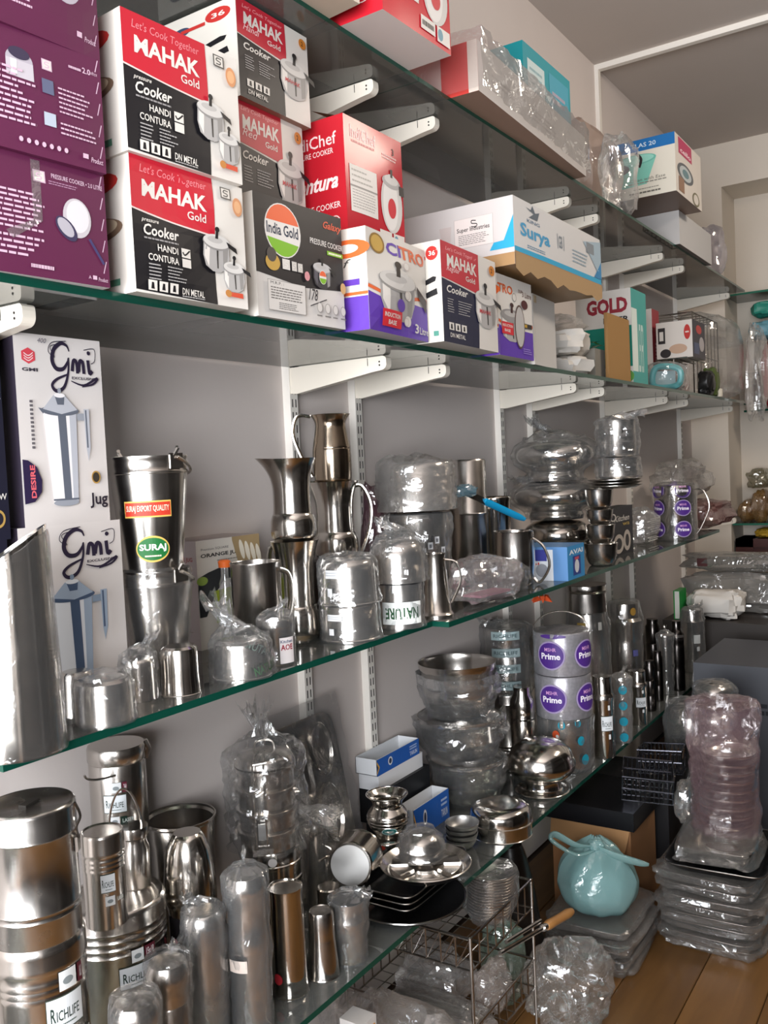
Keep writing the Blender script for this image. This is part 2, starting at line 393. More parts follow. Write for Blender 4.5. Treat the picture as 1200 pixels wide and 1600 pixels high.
def wrap(root, prof, R, H, seed=0, puff=1.06, tuft=None, mess=.05, mat=None, seg=40, rows=22, base=.0, name='plastic_wrap', lift=.006):
    """crumpled polythene over an upright vessel; prof in metres; tuft = (dx,dy,dz,spread) loose gathered end"""
    pr = []; zs = [base+(H-base)*i/(rows-1) for i in range(rows)]
    for z in zs:
        r = max(rad_at(prof, zz) for zz in (max(z-H*.04, prof[0][1]), z, min(z+H*.04, H))) or R*.5; pr.append(r)
    for _ in range(2): pr = [max(pr[i], (pr[max(i-1, 0)]+pr[i]+pr[min(i+1, rows-1)])/3*1.0) for i in range(rows)]
    vs = []; fs = []
    def P(i, k, r, z):
        a = 2*math.pi*k/seg; ca, sa = math.cos(a), math.sin(a)
        ridg = abs(math.sin(3*a+seed+2.5*nz3((ca, sa, z/R), 1.2, seed)))**.5
        n1 = nz3((ca*1.2, sa*1.2, z/R), 1.6, seed); n2 = nz3((ca*2, sa*2, z/R*2), 3.1, seed+5)
        rr = r*puff+R*mess*(.7+n1*1.2+n2*.7-.35*ridg)+.0015
        return Vector((rr*ca, rr*sa, z))
    for i in range(rows):
        for k in range(seg): vs.append(P(i, k, pr[i], zs[i]))
    nr = rows
    top = [(.97, H+lift), (.8, H+lift*1.4), (.5, H+lift*1.6), (.16, H+lift*2)]
    if tuft:
        dx, dy, dz, sp = tuft
        top = [(.95, H+lift), (.75, H+lift*1.8), (.45, H+lift*2.6+abs(dz)*.12)]
    for q, z in top:
        for k in range(seg):
            p = P(rows-1, k, pr[-1]*q, z); n = nz3((p.x/R*2, p.y/R*2, q*3), 1.5, seed+9); p.z += n*R*.12*(1 if q < .96 else .4); 
            if tuft: p.x += tuft[0]*(1-q)*.3; p.y += tuft[1]*(1-q)*.3
            vs.append(p)
        nr += 1
    if tuft:
        for j, (q, f) in enumerate(((.16, .3), (.22, .6), (.42, .85), (.55, 1.0))):
            for k in range(seg):
                a = 2*math.pi*k/seg; n = nz3((math.cos(a)*2, math.sin(a)*2, j), 1.3, seed+3)
                vs.append(Vector((dx*f+sp*q*math.cos(a)*(1+n), dy*f+sp*q*.45*math.sin(a)*(1+n), H+lift*2+dz*f+n*sp*.5))) 
            nr += 1
    for i in range(nr-1):
        for k in range(seg):
            k2 = (k+1) % seg; fs.append((i*seg+k, i*seg+k2, (i+1)*seg+k2, (i+1)*seg+k))
    if not tuft: fs.append(tuple((nr-1)*seg+k for k in range(seg)))
    mb = MB(); mb.add(vs, fs, mat or FILM); o = mb.build(name, root, True, 24); return o
def blob(name, label, cat, c, dims, seed=0, mat=None, mess=.25, seg=30, rows=16, group=None, parent=None, rz=0, sharp=26, power=.75, flatbase=True):
    """loose crumpled bag or bundle, closed skin"""
    vs = []; fs = []; a, b, h = dims[0]/2, dims[1]/2, dims[2]
    for i in range(rows+1):
        t = math.pi*i/rows; ct, st = -math.cos(t), math.sin(t)
        for k in range(seg):
            p = 2*math.pi*k/seg; d = Vector((math.cos(p)*st, math.sin(p)*st, ct))
            n = 1+mess*(nz3(d, 1.4, seed)*.9+nz3(d, 3.2, seed+2)*.55-.35*abs(nz3(d, 5.0, seed+4)))
            sg = lambda q: math.copysign(abs(q)**power, q)
            z = h/2+h/2*sg(d.z)*n
            vs.append((a*sg(d.x)*n, b*sg(d.y)*n, max(z, 0) if flatbase else z))
    for i in range(rows):
        for k in range(seg):
            k2 = (k+1) % seg; fs.append((i*seg+k, i*seg+k2, (i+1)*seg+k2, (i+1)*seg+k))
    mb = MB(); mb.add(vs, fs, mat or FILM); o = mb.build(name, parent, True, sharp)
    if parent is None:
        o.location = c; o.rotation_euler = (0, 0, rz); tag(o, label, cat, group)
    else: o.location = c
    return o
# ================================================================ the setting
Z1, Z2, Z3, Z4 = 2.405, 1.7775, 1.1475, 0.495
WALL = plaster('wall_paint', '#d3c9c4'); CEIL = plaster('ceiling_paint', '#c3b9b2'); FARM = plaster('far_wall_paint', '#ddd3c6'); RIGHTM = plaster('right_wall_paint', '#6f6862', .2, .6, 1.4)
def struct(name, boxes, mat, label=None, smooth=False):
    mb = MB()
    for lo, hi in boxes:
        lo, hi = Vector(lo), Vector(hi); mb.box((lo+hi)/2, hi-lo, mat)
    o = mb.build(name, None, smooth); return tag(o, label, None, None, 'structure')
struct('wall_left', [((-.12, -1.7, 0), (0, 5.65, 3.315))], WALL, 'pale lilac grey painted wall behind the glass shelves')
struct('ceiling', [((-.12, -1.7, 3.315), (3.4, 6.1, 3.42))], CEIL, 'plain warm grey painted ceiling')
struct('wall_far', [((-.12, 5.65, 0), (.216, 6.1, 3.315)), ((.216, 5.65, 3.065), (3.4, 6.1, 3.315)), ((.216, 5.98, 0), (3.4, 6.1, 3.065))], FARM, 'cream far wall with a shallow alcove under a beam')
struct('wall_right', [((3.3, -1.7, 0), (3.4, 6.1, 3.315))], RIGHTM, 'wall across the aisle')
struct('wall_front', [((-.12, -1.8, 2.5), (3.4, -1.7, 3.315)), ((2.95, -1.8, 0), (3.4, -1.7, 2.5)), ((-.12, -1.8, 0), (.05, -1.7, 2.5))], RIGHTM, 'front wall with the open shop entrance')
WP = card('#efeae2', .35)
fc = thing('added_counter_blocker', 'unseen grey counter added inside the entrance to block low daylight', 'counter', (1.75, -1.0, 0)); MB().box((0, 0, .45), (1.5, .5, .90), card('#77736f', .5)).build('cabinet', fc, False); MB().box((0, 0, .915), (1.56, .56, .03), card('#98938e', .35)).build('counter_top', fc, False)  # added out of view to keep entrance light off the near floor
# unseen rack added across the aisle to shade low goods and darken steel reflections
dr = thing('added_rack_blocker', 'unseen dark wooden rack added across the aisle to shade the lower shelves', 'shelving', (2.15, 2.4, 0))
RKM = wood('rack_wood', '#3b3937', '#4c4946'); _b = MB(); _b.box((.22, 0, 1.06), (.03, 5.0, 2.12), RKM); _b.build('back_panel', dr, False)
for z_ in (.06, .55, 1.05, 1.55, 2.10): MB().box((0, 0, z_), (.44, 5.0, .03), RKM).build('shelf_board', dr, False)
for y_ in (-2.49, -.83, .83, 2.49): MB().box((0, y_, 1.06), (.44, .03, 2.12), RKM).build('side_board', dr, False)
struct('trim_1', [((0, 4.145, 3.29), (3.3, 4.175, 3.316))], WP, 'white cable trunking strip across the ceiling')
struct('trim_2', [((-.001, 4.145, 1.9), (.018, 4.175, 3.29))], WP, 'white cable trunking strip down the wall')
fl = struct('floor', [((-.12, -1.7, -.06), (3.4, 6.1, -.006))], card('#2a1a0e'), 'brown wood plank floor')
PL = wood('plank_wood', '#55391c', '#815c32')
_pm = {}
rnd = random.Random(4)
pw = .185
for i in range(17):
    y = -1.7-rnd.random()*.8
    while y < 6.0:
        L = .92; y0, y1 = max(y, -1.69), min(y+L, 5.97); y += L
        if y1-y0 < .05: continue
        k = round(y1-y0, 3)
        if k not in _pm:
            mb = MB(); b = .0018; w2, l2 = pw/2-.0012, k/2-.0012
            vs = [(sx*w2, sy*l2, -.006) for sx, sy in ((-1, -1), (1, -1), (1, 1), (-1, 1))]+[(sx*w2, sy*l2, -b) for sx, sy in ((-1, -1), (1, -1), (1, 1), (-1, 1))]+[(sx*(w2-b), sy*(l2-b), 0) for sx, sy in ((-1, -1), (1, -1), (1, 1), (-1, 1))]
            fs = [(8, 9, 10, 11)]+[(o+q, o+(q+1) % 4, o+4+(q+1) % 4, o+4+q) for o in (0, 4) for q in range(4)]
            mb.add(vs, fs, PL); o = mb.build('plank', fl, False); _pm[k] = o.data
        else:
            o = bpy.data.objects.new('plank', _pm[k]); COL.objects.link(o); o.parent = fl
        o.location = (.02+pw*(i+.5), (y0+y1)/2, 0)
# ---------------------------------------------------------------- glass shelves
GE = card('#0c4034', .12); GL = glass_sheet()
def pane(x1, y0, y1, zt, th, label, group):
    mb = MB(); x0 = .0236; c = ((x0+x1)/2, (y0+y1)/2, zt-th/2); e = .0012
    v = [(x, y, z) for z in (zt-th, zt) for x, y in ((x0, y0), (x1, y0), (x1, y1), (x0, y1))]
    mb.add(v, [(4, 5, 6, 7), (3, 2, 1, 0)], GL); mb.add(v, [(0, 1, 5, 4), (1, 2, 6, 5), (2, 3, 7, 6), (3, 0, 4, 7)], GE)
    o = mb.build('glass_shelf', None, False); return tag(o, label, 'glass shelf', group)
J = [.68, 1.86, 3.04, 4.21, 5.40]
def panes(x1, zt, th, ys, labels, group):
    for a, b, l in zip(ys, ys[1:], labels): pane(x1, a+.001, b-.001, zt, th, l, group)
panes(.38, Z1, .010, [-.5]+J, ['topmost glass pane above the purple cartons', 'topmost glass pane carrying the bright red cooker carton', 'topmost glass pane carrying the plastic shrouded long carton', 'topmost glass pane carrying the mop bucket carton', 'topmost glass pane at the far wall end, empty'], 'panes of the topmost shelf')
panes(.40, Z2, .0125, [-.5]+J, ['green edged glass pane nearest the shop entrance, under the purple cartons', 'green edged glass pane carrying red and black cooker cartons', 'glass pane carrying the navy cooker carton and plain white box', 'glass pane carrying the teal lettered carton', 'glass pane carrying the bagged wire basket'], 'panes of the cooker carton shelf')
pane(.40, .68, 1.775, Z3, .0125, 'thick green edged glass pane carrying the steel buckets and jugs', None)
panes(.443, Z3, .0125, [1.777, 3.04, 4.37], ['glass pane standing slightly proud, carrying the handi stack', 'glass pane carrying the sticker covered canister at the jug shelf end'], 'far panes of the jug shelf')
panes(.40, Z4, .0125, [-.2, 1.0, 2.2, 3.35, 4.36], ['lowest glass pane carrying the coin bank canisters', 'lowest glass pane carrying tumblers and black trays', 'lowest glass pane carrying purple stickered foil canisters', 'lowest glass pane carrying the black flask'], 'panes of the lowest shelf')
# ---------------------------------------------------------------- uprights and brackets
UY = [.55, .828, 1.785, 2.068, 2.975, 3.255, 4.07, 4.41, 5.35]
SL = card('#2b2724', .6)
def make_upright():
    r = thing('shelf_upright', 'white slotted steel upright screwed to the wall behind the glass shelves', 'upright', (0, 0, 0), 0, 'slotted wall uprights')
    mb = MB(); mb.box((.0115, 0, 1.38), (.023, .030, 2.16), WP); mb.build('channel', r, False)
    s = MB(); z = .3
    while z < 2.44:
        for d in (-.0065, .0065): s.box((.0232, d, z), (.0008, .0032, .020), SL)
        z += .032
    tag(s.build('slot_rows', r, False), kind='stuff'); return r
up0 = make_upright()
for i, y in enumerate(UY):
    o = up0 if i == 0 else copy_tree(up0); o.location = (0, y, 0)
def make_bracket():
    r = thing('shelf_bracket', 'x', 'bracket', (0, 0, 0)); L = .287; th = .011
    out = [(0, 0), (0, -.064), (.02, -.0655), (.25, -.034)]+[(L-.016+.016*math.sin(a), -.018-.014*math.cos(a)) for a in [0.2, .5, .8, 1.1, 1.4, 1.57]]+[(L, -.010)]+[(L-.008+.008*math.cos(a), -.008+.008*math.sin(a)) for a in (0.5, 1.0, 1.57)]
    n = len(out); vs = [(x, s*th, z) for s in (-1, 1) for x, z in out]
    fs = [tuple(range(n)), tuple(range(2*n-1, n-1, -1))]+[(k, n+k, n+(k+1) % n, (k+1) % n) for k in range(n)]
    MB().add(vs, fs, card('#ece4d6', .38)).build('arm', r, False)
    for x in (.268,):
        for z in (-.008, -.016): MB().lathe([(.0022, 0), (.0022, .0006)], SL, 8, M=Matrix.Rotation(math.pi/2, 3, 'X'), c=(x, -th, z-.004)).build('screw_hole', r)
    MB().box((.235, -th-.0002, -.010), (.0016, .0006, .018), SL).build('slit', r, False)
    MB().box((.15, 0, .0008), (.25, .012, .0016), card('#d9d4c8', .6)).build('rubber_pad', r, False)
    return r
br0 = make_bracket(); first = True
for zt, lab in ((Z1-.010, 'white steel bracket holding up the topmost glass shelf'), (Z2-.0125, 'white steel bracket under the glass shelf of pressure cooker cartons'), (Z3-.0125, 'white steel bracket under the glass shelf of jugs and wrapped pots'), (Z4-.0125, 'white steel bracket under the lowest glass shelf')):
    for y in UY:
        o = br0 if first else copy_tree(br0); first = False
        o.location = (.0225, y, zt-.0018); o['label'] = lab; o['group'] = lab.replace('white steel bracket', 'brackets')
# ================================================================ cartons on the cooker shelf
RED, BLK, WHT = '#b81f30', '#17161a', '#d6d1ca'
def pic_pot(P, cx, cy, w, h, body='#a9a6a4', lid='#c9c6c2', knob=BLK, hand=True, streak=True, hl='#ded9d3'):
    """picture of a cooker: rounded body, lid, knob, long handle"""
    pts = [(cx-w*.40, cy+h*.12), (cx-w*.42, cy-h*.18), (cx-w*.34, cy-h*.40), (cx-w*.12, cy-h*.5), (cx+w*.12, cy-h*.5), (cx+w*.34, cy-h*.40), (cx+w*.42, cy-h*.18), (cx+w*.40, cy+h*.12)]
    P.poly(pts, body); P.poly([(cx-w*.36, cy+h*.1), (cx-w*.38, cy-h*.2), (cx-w*.24, cy-h*.42), (cx-w*.2, cy+h*.1)], hl)
    P.poly([(cx+w*.2, cy+h*.1), (cx+w*.22, cy-h*.42), (cx+w*.34, cy-h*.36), (cx+w*.37, cy+h*.1)], '#8b8885')
    if streak: P.poly([(cx+w*.0, cy+h*.02), (cx+w*.02, cy-h*.42), (cx+w*.06, cy-h*.42), (cx+w*.06, cy+h*.02)], '#3a3735')
    P.ell(cx, cy+h*.14, w*.43, h*.17, '#8d8a88'); P.ell(cx, cy+h*.16, w*.41, h*.15, lid); P.ell(cx-w*.05, cy+h*.19, w*.24, h*.07, '#b3b0ad')
    P.poly([(cx-w*.05, cy+h*.22), (cx-w*.03, cy+h*.4), (cx+w*.05, cy+h*.4), (cx+w*.04, cy+h*.22)], knob); P.ell(cx+w*.01, cy+h*.42, w*.07, h*.06, knob)
    if hand:
        P.poly([(cx+w*.3, cy+h*.2), (cx+w*.62, cy+h*.1), (cx+w*.66, cy-h*.02), (cx+w*.38, cy+h*.08)], knob)
def icons(P, x, y, w, h, n=3):
    for i in range(n):
        a = x+i*w*1.25; P.rect(a, y, a+w, y+h, WHT); P.poly([(a+w*.3, y+h*.15), (a+w*.7, y+h*.15), (a+w*.62, y+h*.8), (a+w*.38, y+h*.8)], BLK)
def isi(P, x, y, w, h, c='#4a4744'):
    P.rect(x, y, x+w, y+h, c); P.rect(x+w*.1, y+h*.1, x+w*.9, y+h*.9, '#cfcac2'); P.stroke([(x+w*.75, y+h*.72), (x+w*.4, y+h*.75), (x+w*.3, y+h*.55), (x+w*.65, y+h*.45), (x+w*.6, y+h*.25), (x+w*.25, y+h*.25)], h*.1, c)
def mahak_wide(B, seed):
    P = B.pf(); P.poly([(0, .02), (.70, .0), (.70, .53), (.35, .56), (0, .61)], BLK); P.poly([(0, .62), (.35, .57), (.70, .545), (.70, 1), (0, 1)], RED)
    P.stroke([(0, .612), (.35, .565), (.70, .538)], .012, '#d9c7c2')
    P.text("Let's Cook Together", .08, .87, .56, .08, '#e08088', 0, .2); P.text('MAHAK', .09, .715, .54, .125, WHT, .03, .05); P.text('Gold', .46, .625, .16, .065, WHT, .012)
    P.text('pressure', .07, .52, .14, .03, WHT, .01, .3); P.text('Cooker', .08, .43, .29, .085, WHT, .02, .2); P.lines(.08, .395, .36, .42, 1, '#8f8c8c', .5, 0, seed)
    P.text('HANDI', .18, .325, .17, .05, WHT, .015); P.rect(.38, .315, .46, .385, WHT); P.stroke([(.39, .355), (.41, .335), (.455, .375)], .012, BLK)
    P.text('CONTURA', .10, .245, .25, .052, WHT, .015); P.rect(.38, .24, .46, .305, WHT)
    P.lines(.1, .10, .2, .23, 5, '#a9a6a5', .35, .2, seed+1); P.lines(.25, .11, .42, .23, 5, '#a9a6a5', .35, .5, seed+2)
    icons(P, .09, .025, .07, .075); P.text('DN METAL', .37, .03, .20, .05, WHT, .012); P.lines(.37, .012, .57, .025, 1, '#a9a6a5', .6, 0, seed)
    isi(P, .76, .86, .10, .09); P.ell(.92, .82, .05, .075, '#c98a5c'); P.ell(.92, .82, .035, .05, '#dba678')
    pic_pot(P, .70, .44, .30, .36); pic_pot(P, .86, .27, .24, .30); P.poly([(.77, .08), (.93, .075), (.93, .115), (.80, .115)], '#c4492f'); P.ell(.79, .10, .03, .03, '#b87a3a')
    P.build('front_print', B.root)
    Q = B.ps(); Q.ell(.62, .84, .27, .085, '#b3302c', 18); Q.text('36', .46, .81, .30, .07, WHT, .02); Q.ell(.55, .50, .36, .10, '#6d5848'); Q.ell(.62, .52, .24, .07, '#b7a78f'); Q.rect(.3, .20, .75, .30, BLK); Q.rect(.72, .07, .86, .12, '#4d7a66'); Q.build('side_print', B.root)
def mahak_tall(B, sub, seed, dark=BLK, red='#b72a38'):
    P = B.pf(); P.poly([(0, 0), (.62, 0), (.62, .56), (0, .63)], dark); P.poly([(0, .64), (.66, .575), (.66, 1), (0, 1)], red)
    P.text("Let's Cook Together", .08, .91, .54, .05, '#e8a0a4', 0, .2); P.text('MAHAK', .09, .76, .53, .125, WHT, .03, .05); P.text('Gold', .40, .67, .18, .055, WHT, .012); P.text(sub, .08, .70, .22, .07, '#e8c8c8', 0, .4)
    P.text('Cooker', .07, .50, .36, .075, WHT, .02, .2); P.lines(.08, .30, .2, .45, 6, '#a9a6a5', .3, .3, seed); P.lines(.26, .30, .50, .45, 6, '#a9a6a5', .3, .5, seed+1)
    icons(P, .09, .13, .085, .075); P.text('DN METAL', .10, .055, .26, .045, WHT, .01)
    pic_pot(P, .76, .48, .48, .50); P.text('MAHAK', .62, .38, .22, .045, '#b3222e', .01, .1); P.ell(.90, .88, .055, .055, '#c4792f'); P.text('2', .88, .855, .03, .05, '#3a2a1a', .02)
    P.build('front_print', B.root)
    Q = B.ps(); Q.rect(0, 0, 1, 1, '#d0cbc2'); Q.ell(.78, .88, .16, .07, '#b3302c', 18); Q.text('36', .70, .855, .17, .05, WHT, .02); Q.poly([(.25, .52), (.85, .60), (.88, .64), (.8, .65), (.25, .56)], BLK); Q.poly([(.3, .40), (.9, .47), (.88, .53), (.3, .45)], BLK); Q.ell(.3, .84, .12, .045, '#34415a'); Q.rect(.3, .82, .62, .855, '#b3302c'); Q.rect(.75, .06, .88, .11, '#4d8a7a'); Q.build('side_print', B.root)
PUR = '#582341'
def purple(B, k):
    P = B.pf(); T = '#c7a9bb'; P.rect(0, 0, 1, 1, PUR)
    if k == 0:
        isi(P, .50, .80, .08, .10, T); P.lines(.60, .80, .80, .84, 2, '#a7809a', .4, .2, 1); P.text('PRESSURE COOKER • 2.0 LITRE', .62, .86, .36, .04, T, .012)
        P.lines(.05, .36, .56, .70, 8, T, .42, .12, 2); P.lines(.05, .14, .58, .33, 4, T, .42, .3, 3); P.ell(.78, .56, .10, .17, '#b9b3b8'); P.ell(.785, .575, .08, .14, '#d2cdd0'); P.ell(.70, .45, .06, .11, '#3a3550', 20, .5); P.ell(.695, .46, .045, .085, '#a9a5ae', 20, .5)
        P.stroke([(.86, .40), (.96, .20)], .02, '#3f3a63'); P.lines(.45, .06, .6, .11, 1, T, .6, 0, 4); P.text('A', .84, .05, .02, .03, T); P.text('Product', .91, .04, .07, .035, T, .01, .2); P.rect(.87, .05, .90, .085, T)
        tp = MB(); fr = B.front
        tp.add([fr(.49, .98, .0012), fr(.55, .98, .0012), fr(.54, .47, .0016), fr(.48, .47, .0016), fr(.30, .34, .003), fr(.34, .28, .003)], [(0, 1, 2, 3), (3, 2, 5, 4)], FILM2); tp.build('packing_tape', B.root, False)
    elif k == 1:
        P.ell(.42, .74, .09, .10, '#a9a2ac'); P.rect(.33, .60, .51, .74, '#b9b3ba'); P.rect(.36, .62, .40, .74, '#dad6d8'); P.ell(.42, .80, .07, .05, '#3a3348'); isi(P, .57, .74, .07, .09, T); P.text('2.0', .86, .83, .06, .05, T, .02); P.text('लीटर', .92, .84, .05, .03, T); P.lines(.76, .83, .85, .86, 1, T, .7, 0, 9)
        P.rect(.56, .54, .64, .66, '#5a5f78'); P.rect(.56, .27, .64, .38, '#a7b0bd'); P.lines(.05, .22, .52, .68, 10, T, .4, .3, 5); P.lines(.67, .40, .93, .64, 6, T, .36, .35, 6); P.lines(.67, .22, .93, .34, 3, T, .36, .35, 7)
        for i in range(7): P.ell(.40+i*.05, .10, .014, .022, T, 10)
        P.text('Product', .88, .06, .09, .045, T, .01, .2); P.rect(.82, .08, .86, .12, T)
    else:
        P.lines(.1, .5, .6, .9, 7, T, .4, .3, 8); P.ell(.75, .6, .12, .2, '#a9a2ac'); P.lines(.3, .2, .5, .3, 2, T, .4, .2, 9); P.text('Product', .88, .12, .09, .05, T, .01, .2); P.rect(.82, .14, .86, .19, T)
    P.build('front_print', B.root)
    s = MB()
    for i in range(5):
        v = .12+i*.19; f = B.front; s.add([f(.955, v, .0006), f(.962, v, .0006), f(.985, v+.11, .0006), f(.978, v+.11, .0006)], [(0, 1, 2, 3)], card('#bfa3b6'))
    s.build('corner_wear', B.root, False)
b = fbox('cooker_carton', 'purple pressure cooker carton with a lid picture, lowest of three', 'box', (-70, 412), (172, 450), Z2, 209, .20, PUR, '#5a2342', group='purple cartons', seed=1, bot='#c9c2c2'); purple(b, 0)
b2 = fbox('cooker_carton', 'purple pressure cooker carton between two other purple cartons', 'box', (-70, 209), (166, 272), b.topz(), 4, .20, PUR, '#5a2342', group='purple cartons', seed=2); purple(b2, 1)
b3 = fbox('cooker_carton', 'topmost purple pressure cooker carton of the stack', 'box', (-70, 4), (156, 96), b2.topz(), -190, .20, PUR, '#5a2342', group='purple cartons', seed=3); purple(b3, 2)
A = fbox('cooker_carton', 'creased red, black and white cooker carton, wide, standing on the glass beside purple cartons', 'box', (213, 455), (388, 484), Z2, 238, .24, WHT, '#cec8c0', seed=4, bulge=.009, bot='#b9b2aa'); mahak_wide(A, 10)
B_ = fbox('cooker_carton', 'smooth red, black and white wide cooker carton lying on its creased twin', 'box', (200, 234), (379, 289), A.topz(), 9, .24, WHT, '#cec8c0', seed=5, bulge=.004); mahak_wide(B_, 20)
IG = fbox('cooker_carton', 'black and white cooker carton with a saffron, white and green disc', 'box', (404, 493), (540, 515), Z2, 297, .20, '#ccc7c2', '#d8d2ca', seed=6, bot='#a59e97')
P = IG.pf(); P.poly([(0, .36), (.5, .30), (1, .34), (1, 1), (0, 1)], '#262324'); P.ell(.30, .74, .195, .225, '#d9d4cf'); P.poly([(.30+.185*math.cos(a), .74+.215*math.sin(a)) for a in [math.radians(x) for x in range(18, 163, 12)]], '#d9623a'); P.poly([(.30+.185*math.cos(a), .74+.215*math.sin(a)) for a in [math.radians(x) for x in range(200, 341, 12)]], '#79ad2c')
P.text('India Gold', .125, .695, .34, .095, '#2b3347', .018); P.text('Galaxy', .77, .845, .23, .085, '#c9553a', .02, .35); P.text('PRESSURE COOKER', .60, .70, .40, .05, '#d9d4cf', .01); P.rect(.80, .635, 1, .672, '#79ad2c'); P.lines(.82, .642, .98, .665, 1, '#e6e6d0', .7, 0, 3)
P.ell(.17, .46, .075, .07, '#b99446'); P.ell(.16, .52, .05, .06, '#4a4440'); isi(P, .27, .42, .08, .085, '#d9d4cf'); isi(P, .37, .42, .055, .08, '#b9b4af'); isi(P, .435, .42, .055, .075, '#b9b4af')
pic_pot(P, .72, .46, .26, .28, '#39373a', '#b9b7b6', '#1a191a', True, False, '#55525a'); P.ell(.72, .42, .045, .06, '#d9d4cf'); P.poly([(.72+.042*math.cos(a), .42+.056*math.sin(a)) for a in [math.radians(x) for x in range(10, 171, 20)]], '#d9623a'); P.poly([(.72+.042*math.cos(a), .42+.056*math.sin(a)) for a in [math.radians(x) for x in range(190, 351, 20)]], '#79ad2c'); P.ell(.53, .40, .03, .04, '#c98a8f'); P.ell(.97, .36, .035, .05, '#c9a06a')
P.rect(.09, .06, .50, .31, '#8e8a86'); P.rect(.094, .064, .496, .306, '#ccc7c2'); P.text('M.R.P. :', .12, .275, .14, .022, '#3a3735'); P.lines(.12, .15, .47, .26, 5, '#6b6763', .4, .1, 4); P.lines(.2, .075, .42, .135, 4, '#6b6763', .4, .2, 5); P.text('178', .535, .20, .11, .10, '#26242a', .004, .3); P.stroke([(.55, .15), (.75, .23)], .008, '#26242a')
for i in range(4): P.ell(.66+i*.095, .15, .033, .045, '#8e8a86', 16); P.ell(.66+i*.095, .15, .028, .039, '#ccc7c2', 16); P.lines(.625+i*.095, .07, .695+i*.095, .09, 1, '#6b6763', .6, .2, i)
P.build('front_print', IG.root)
Q = IG.ps(); isi(Q, .62, .80, .22, .08); isi(Q, .62, .62, .22, .06, '#a9a49d'); Q.ell(.75, .48, .12, .045, '#b58f3e'); Q.rect(.68, .1, .8, .14, BLK); Q.build('side_print', IG.root)
def citro(B, k):
    P = B.pf(); pu = '#5a35a0'; P.poly([(0, 0), (1, 0), (1, .36), (.72, .36), (.55, .2), (.4, .2), (.2, .33), (0, .38)], pu); P.stroke([(0, .43), (.2, .38), (.45, .30), (.75, .42), (1, .44)], .035, '#d4602c'); P.stroke([(0, .47), (.3, .40), (.75, .46), (1, .48)], .02, WHT)
    if k == 0:
        P.text('CI', .30, .80, .22, .13, pu, .03); P.text('TRO', .50, .79, .46, .14, '#d4602c', .03); P.ell(.16, .87, .115, .10, '#8d6a26'); P.ell(.16, .87, .09, .08, '#c6a04a')
        pic_pot(P, .44, .45, .70, .62, '#a3a09f', '#cbc8c4', '#241c1a', False); P.poly([(.75, .55), (.98, .44), (.97, .30), (.78, .46)], '#33211c'); P.ell(.46, .30, .07, .065, pu); P.ell(.60, .16, .06, .055, WHT); P.ell(.60, .42, .05, .05, WHT)
        for y in (.15, .42, .72): P.ell(.57, y, .045, .045, '#c6b9b4', 16); P.ell(.57, y, .036, .036, '#d6d1ca', 16)
        P.rect(.16, .06, .47, .23, '#c92733'); P.text('INDUCTION', .19, .155, .25, .045, WHT, .02); P.text('BASE', .25, .085, .13, .045, WHT, .02); P.text('3', .73, .06, .07, .10, WHT, .02); P.text('Litre', .82, .06, .16, .075, WHT, .01)
    else:
        P.text('TRO', .0, .78, .42, .11, '#d4602c', .03); P.text('3 Litre', .70, .80, .28, .07, '#5a3024', .01); P.ell(.46, .76, .06, .055, '#8e8a86', 16); P.ell(.46, .76, .05, .045, '#d6d1ca', 16); P.text('SLIP', .58, .84, .12, .04, '#5a3024', .01)
        pic_pot(P, .36, .44, .72, .5, '#a8a5a3', '#8f8c8b', '#3a1c1c', False); P.ell(.58, .40, .15, .28, '#55403a'); P.ell(.585, .40, .13, .255, '#b5b1ae'); P.ell(.74, .70, .10, .06, '#4a1a1e', 16); P.rect(.72, .40, .95, .46, '#2b2322'); P.rect(.72, .41, .80, .45, '#b58f2e'); P.rect(.06, .27, .38, .42, '#c92733'); P.text('INDUCTION', .08, .36, .28, .035, WHT, .02); P.text('BASE', .13, .30, .16, .035, WHT, .02); P.lines(.66, .06, .96, .14, 3, '#9a84cc', .4, .3, 2)
    P.build('front_print', B.root)
    Q = B.ps(); Q.rect(.0, 0, 1, .33, pu); Q.stroke([(0, .36), (1, .36)], .03, '#d4602c'); Q.ell(.75, .80, .3, .09, '#d4602c', 18); Q.ell(.75, .80, .15, .045, WHT, 18); Q.text('Chef', .3, .62, .5, .08, '#4a4744', 0, .3); Q.rect(.1, .44, .9, .50, pu); Q.build('side_print', B.root)
CT = fbox('cooker_carton', 'crumpled purple and white induction cooker carton with a gold medal print', 'box', (578, 514), (669, 535), Z2, 352, .17, WHT, '#cec8c0', seed=7, bulge=.008, bot='#b9b0b4'); citro(CT, 0)
RG = fbox('cooker_carton', 'upright red and navy cooker carton with a tall pot picture', 'box', (694, 533), (779, 551), Z2, 374, .095, WHT, '#d2cdc4', seed=8, bot='#b9b2aa'); mahak_tall(RG, 'Regular', 30, '#20233a')
RO = fbox('cooker_carton', 'small purple and white induction cooker carton beside a plain white box', 'box', (781, 554), (834, 564), Z2, 426, .15, WHT, '#cec8c0', seed=9, bot='#c9c2bb'); citro(RO, 1)
GB = fbox('plain_carton', 'plain glossy white carton without print beside the white paper packets', 'box', (836, 569), (870, 577), Z2, 458, .14, '#c9c6c2', '#cfcbc6', seed=10, bulge=.001)
MB().box((.02, -.0006, GB.h*.93), (.02, .0006, .02), card('#b9a889')).build('tape', GB.root, False)
D = fbox('cooker_carton', 'dented red and black tall pot carton tucked behind the saffron disc carton', 'box', (374, 305), (478, 330), IG.topz(), 152, .17, WHT, '#cec8c0', x=.30, seed=11); mahak_tall(D, 'Red', 40)
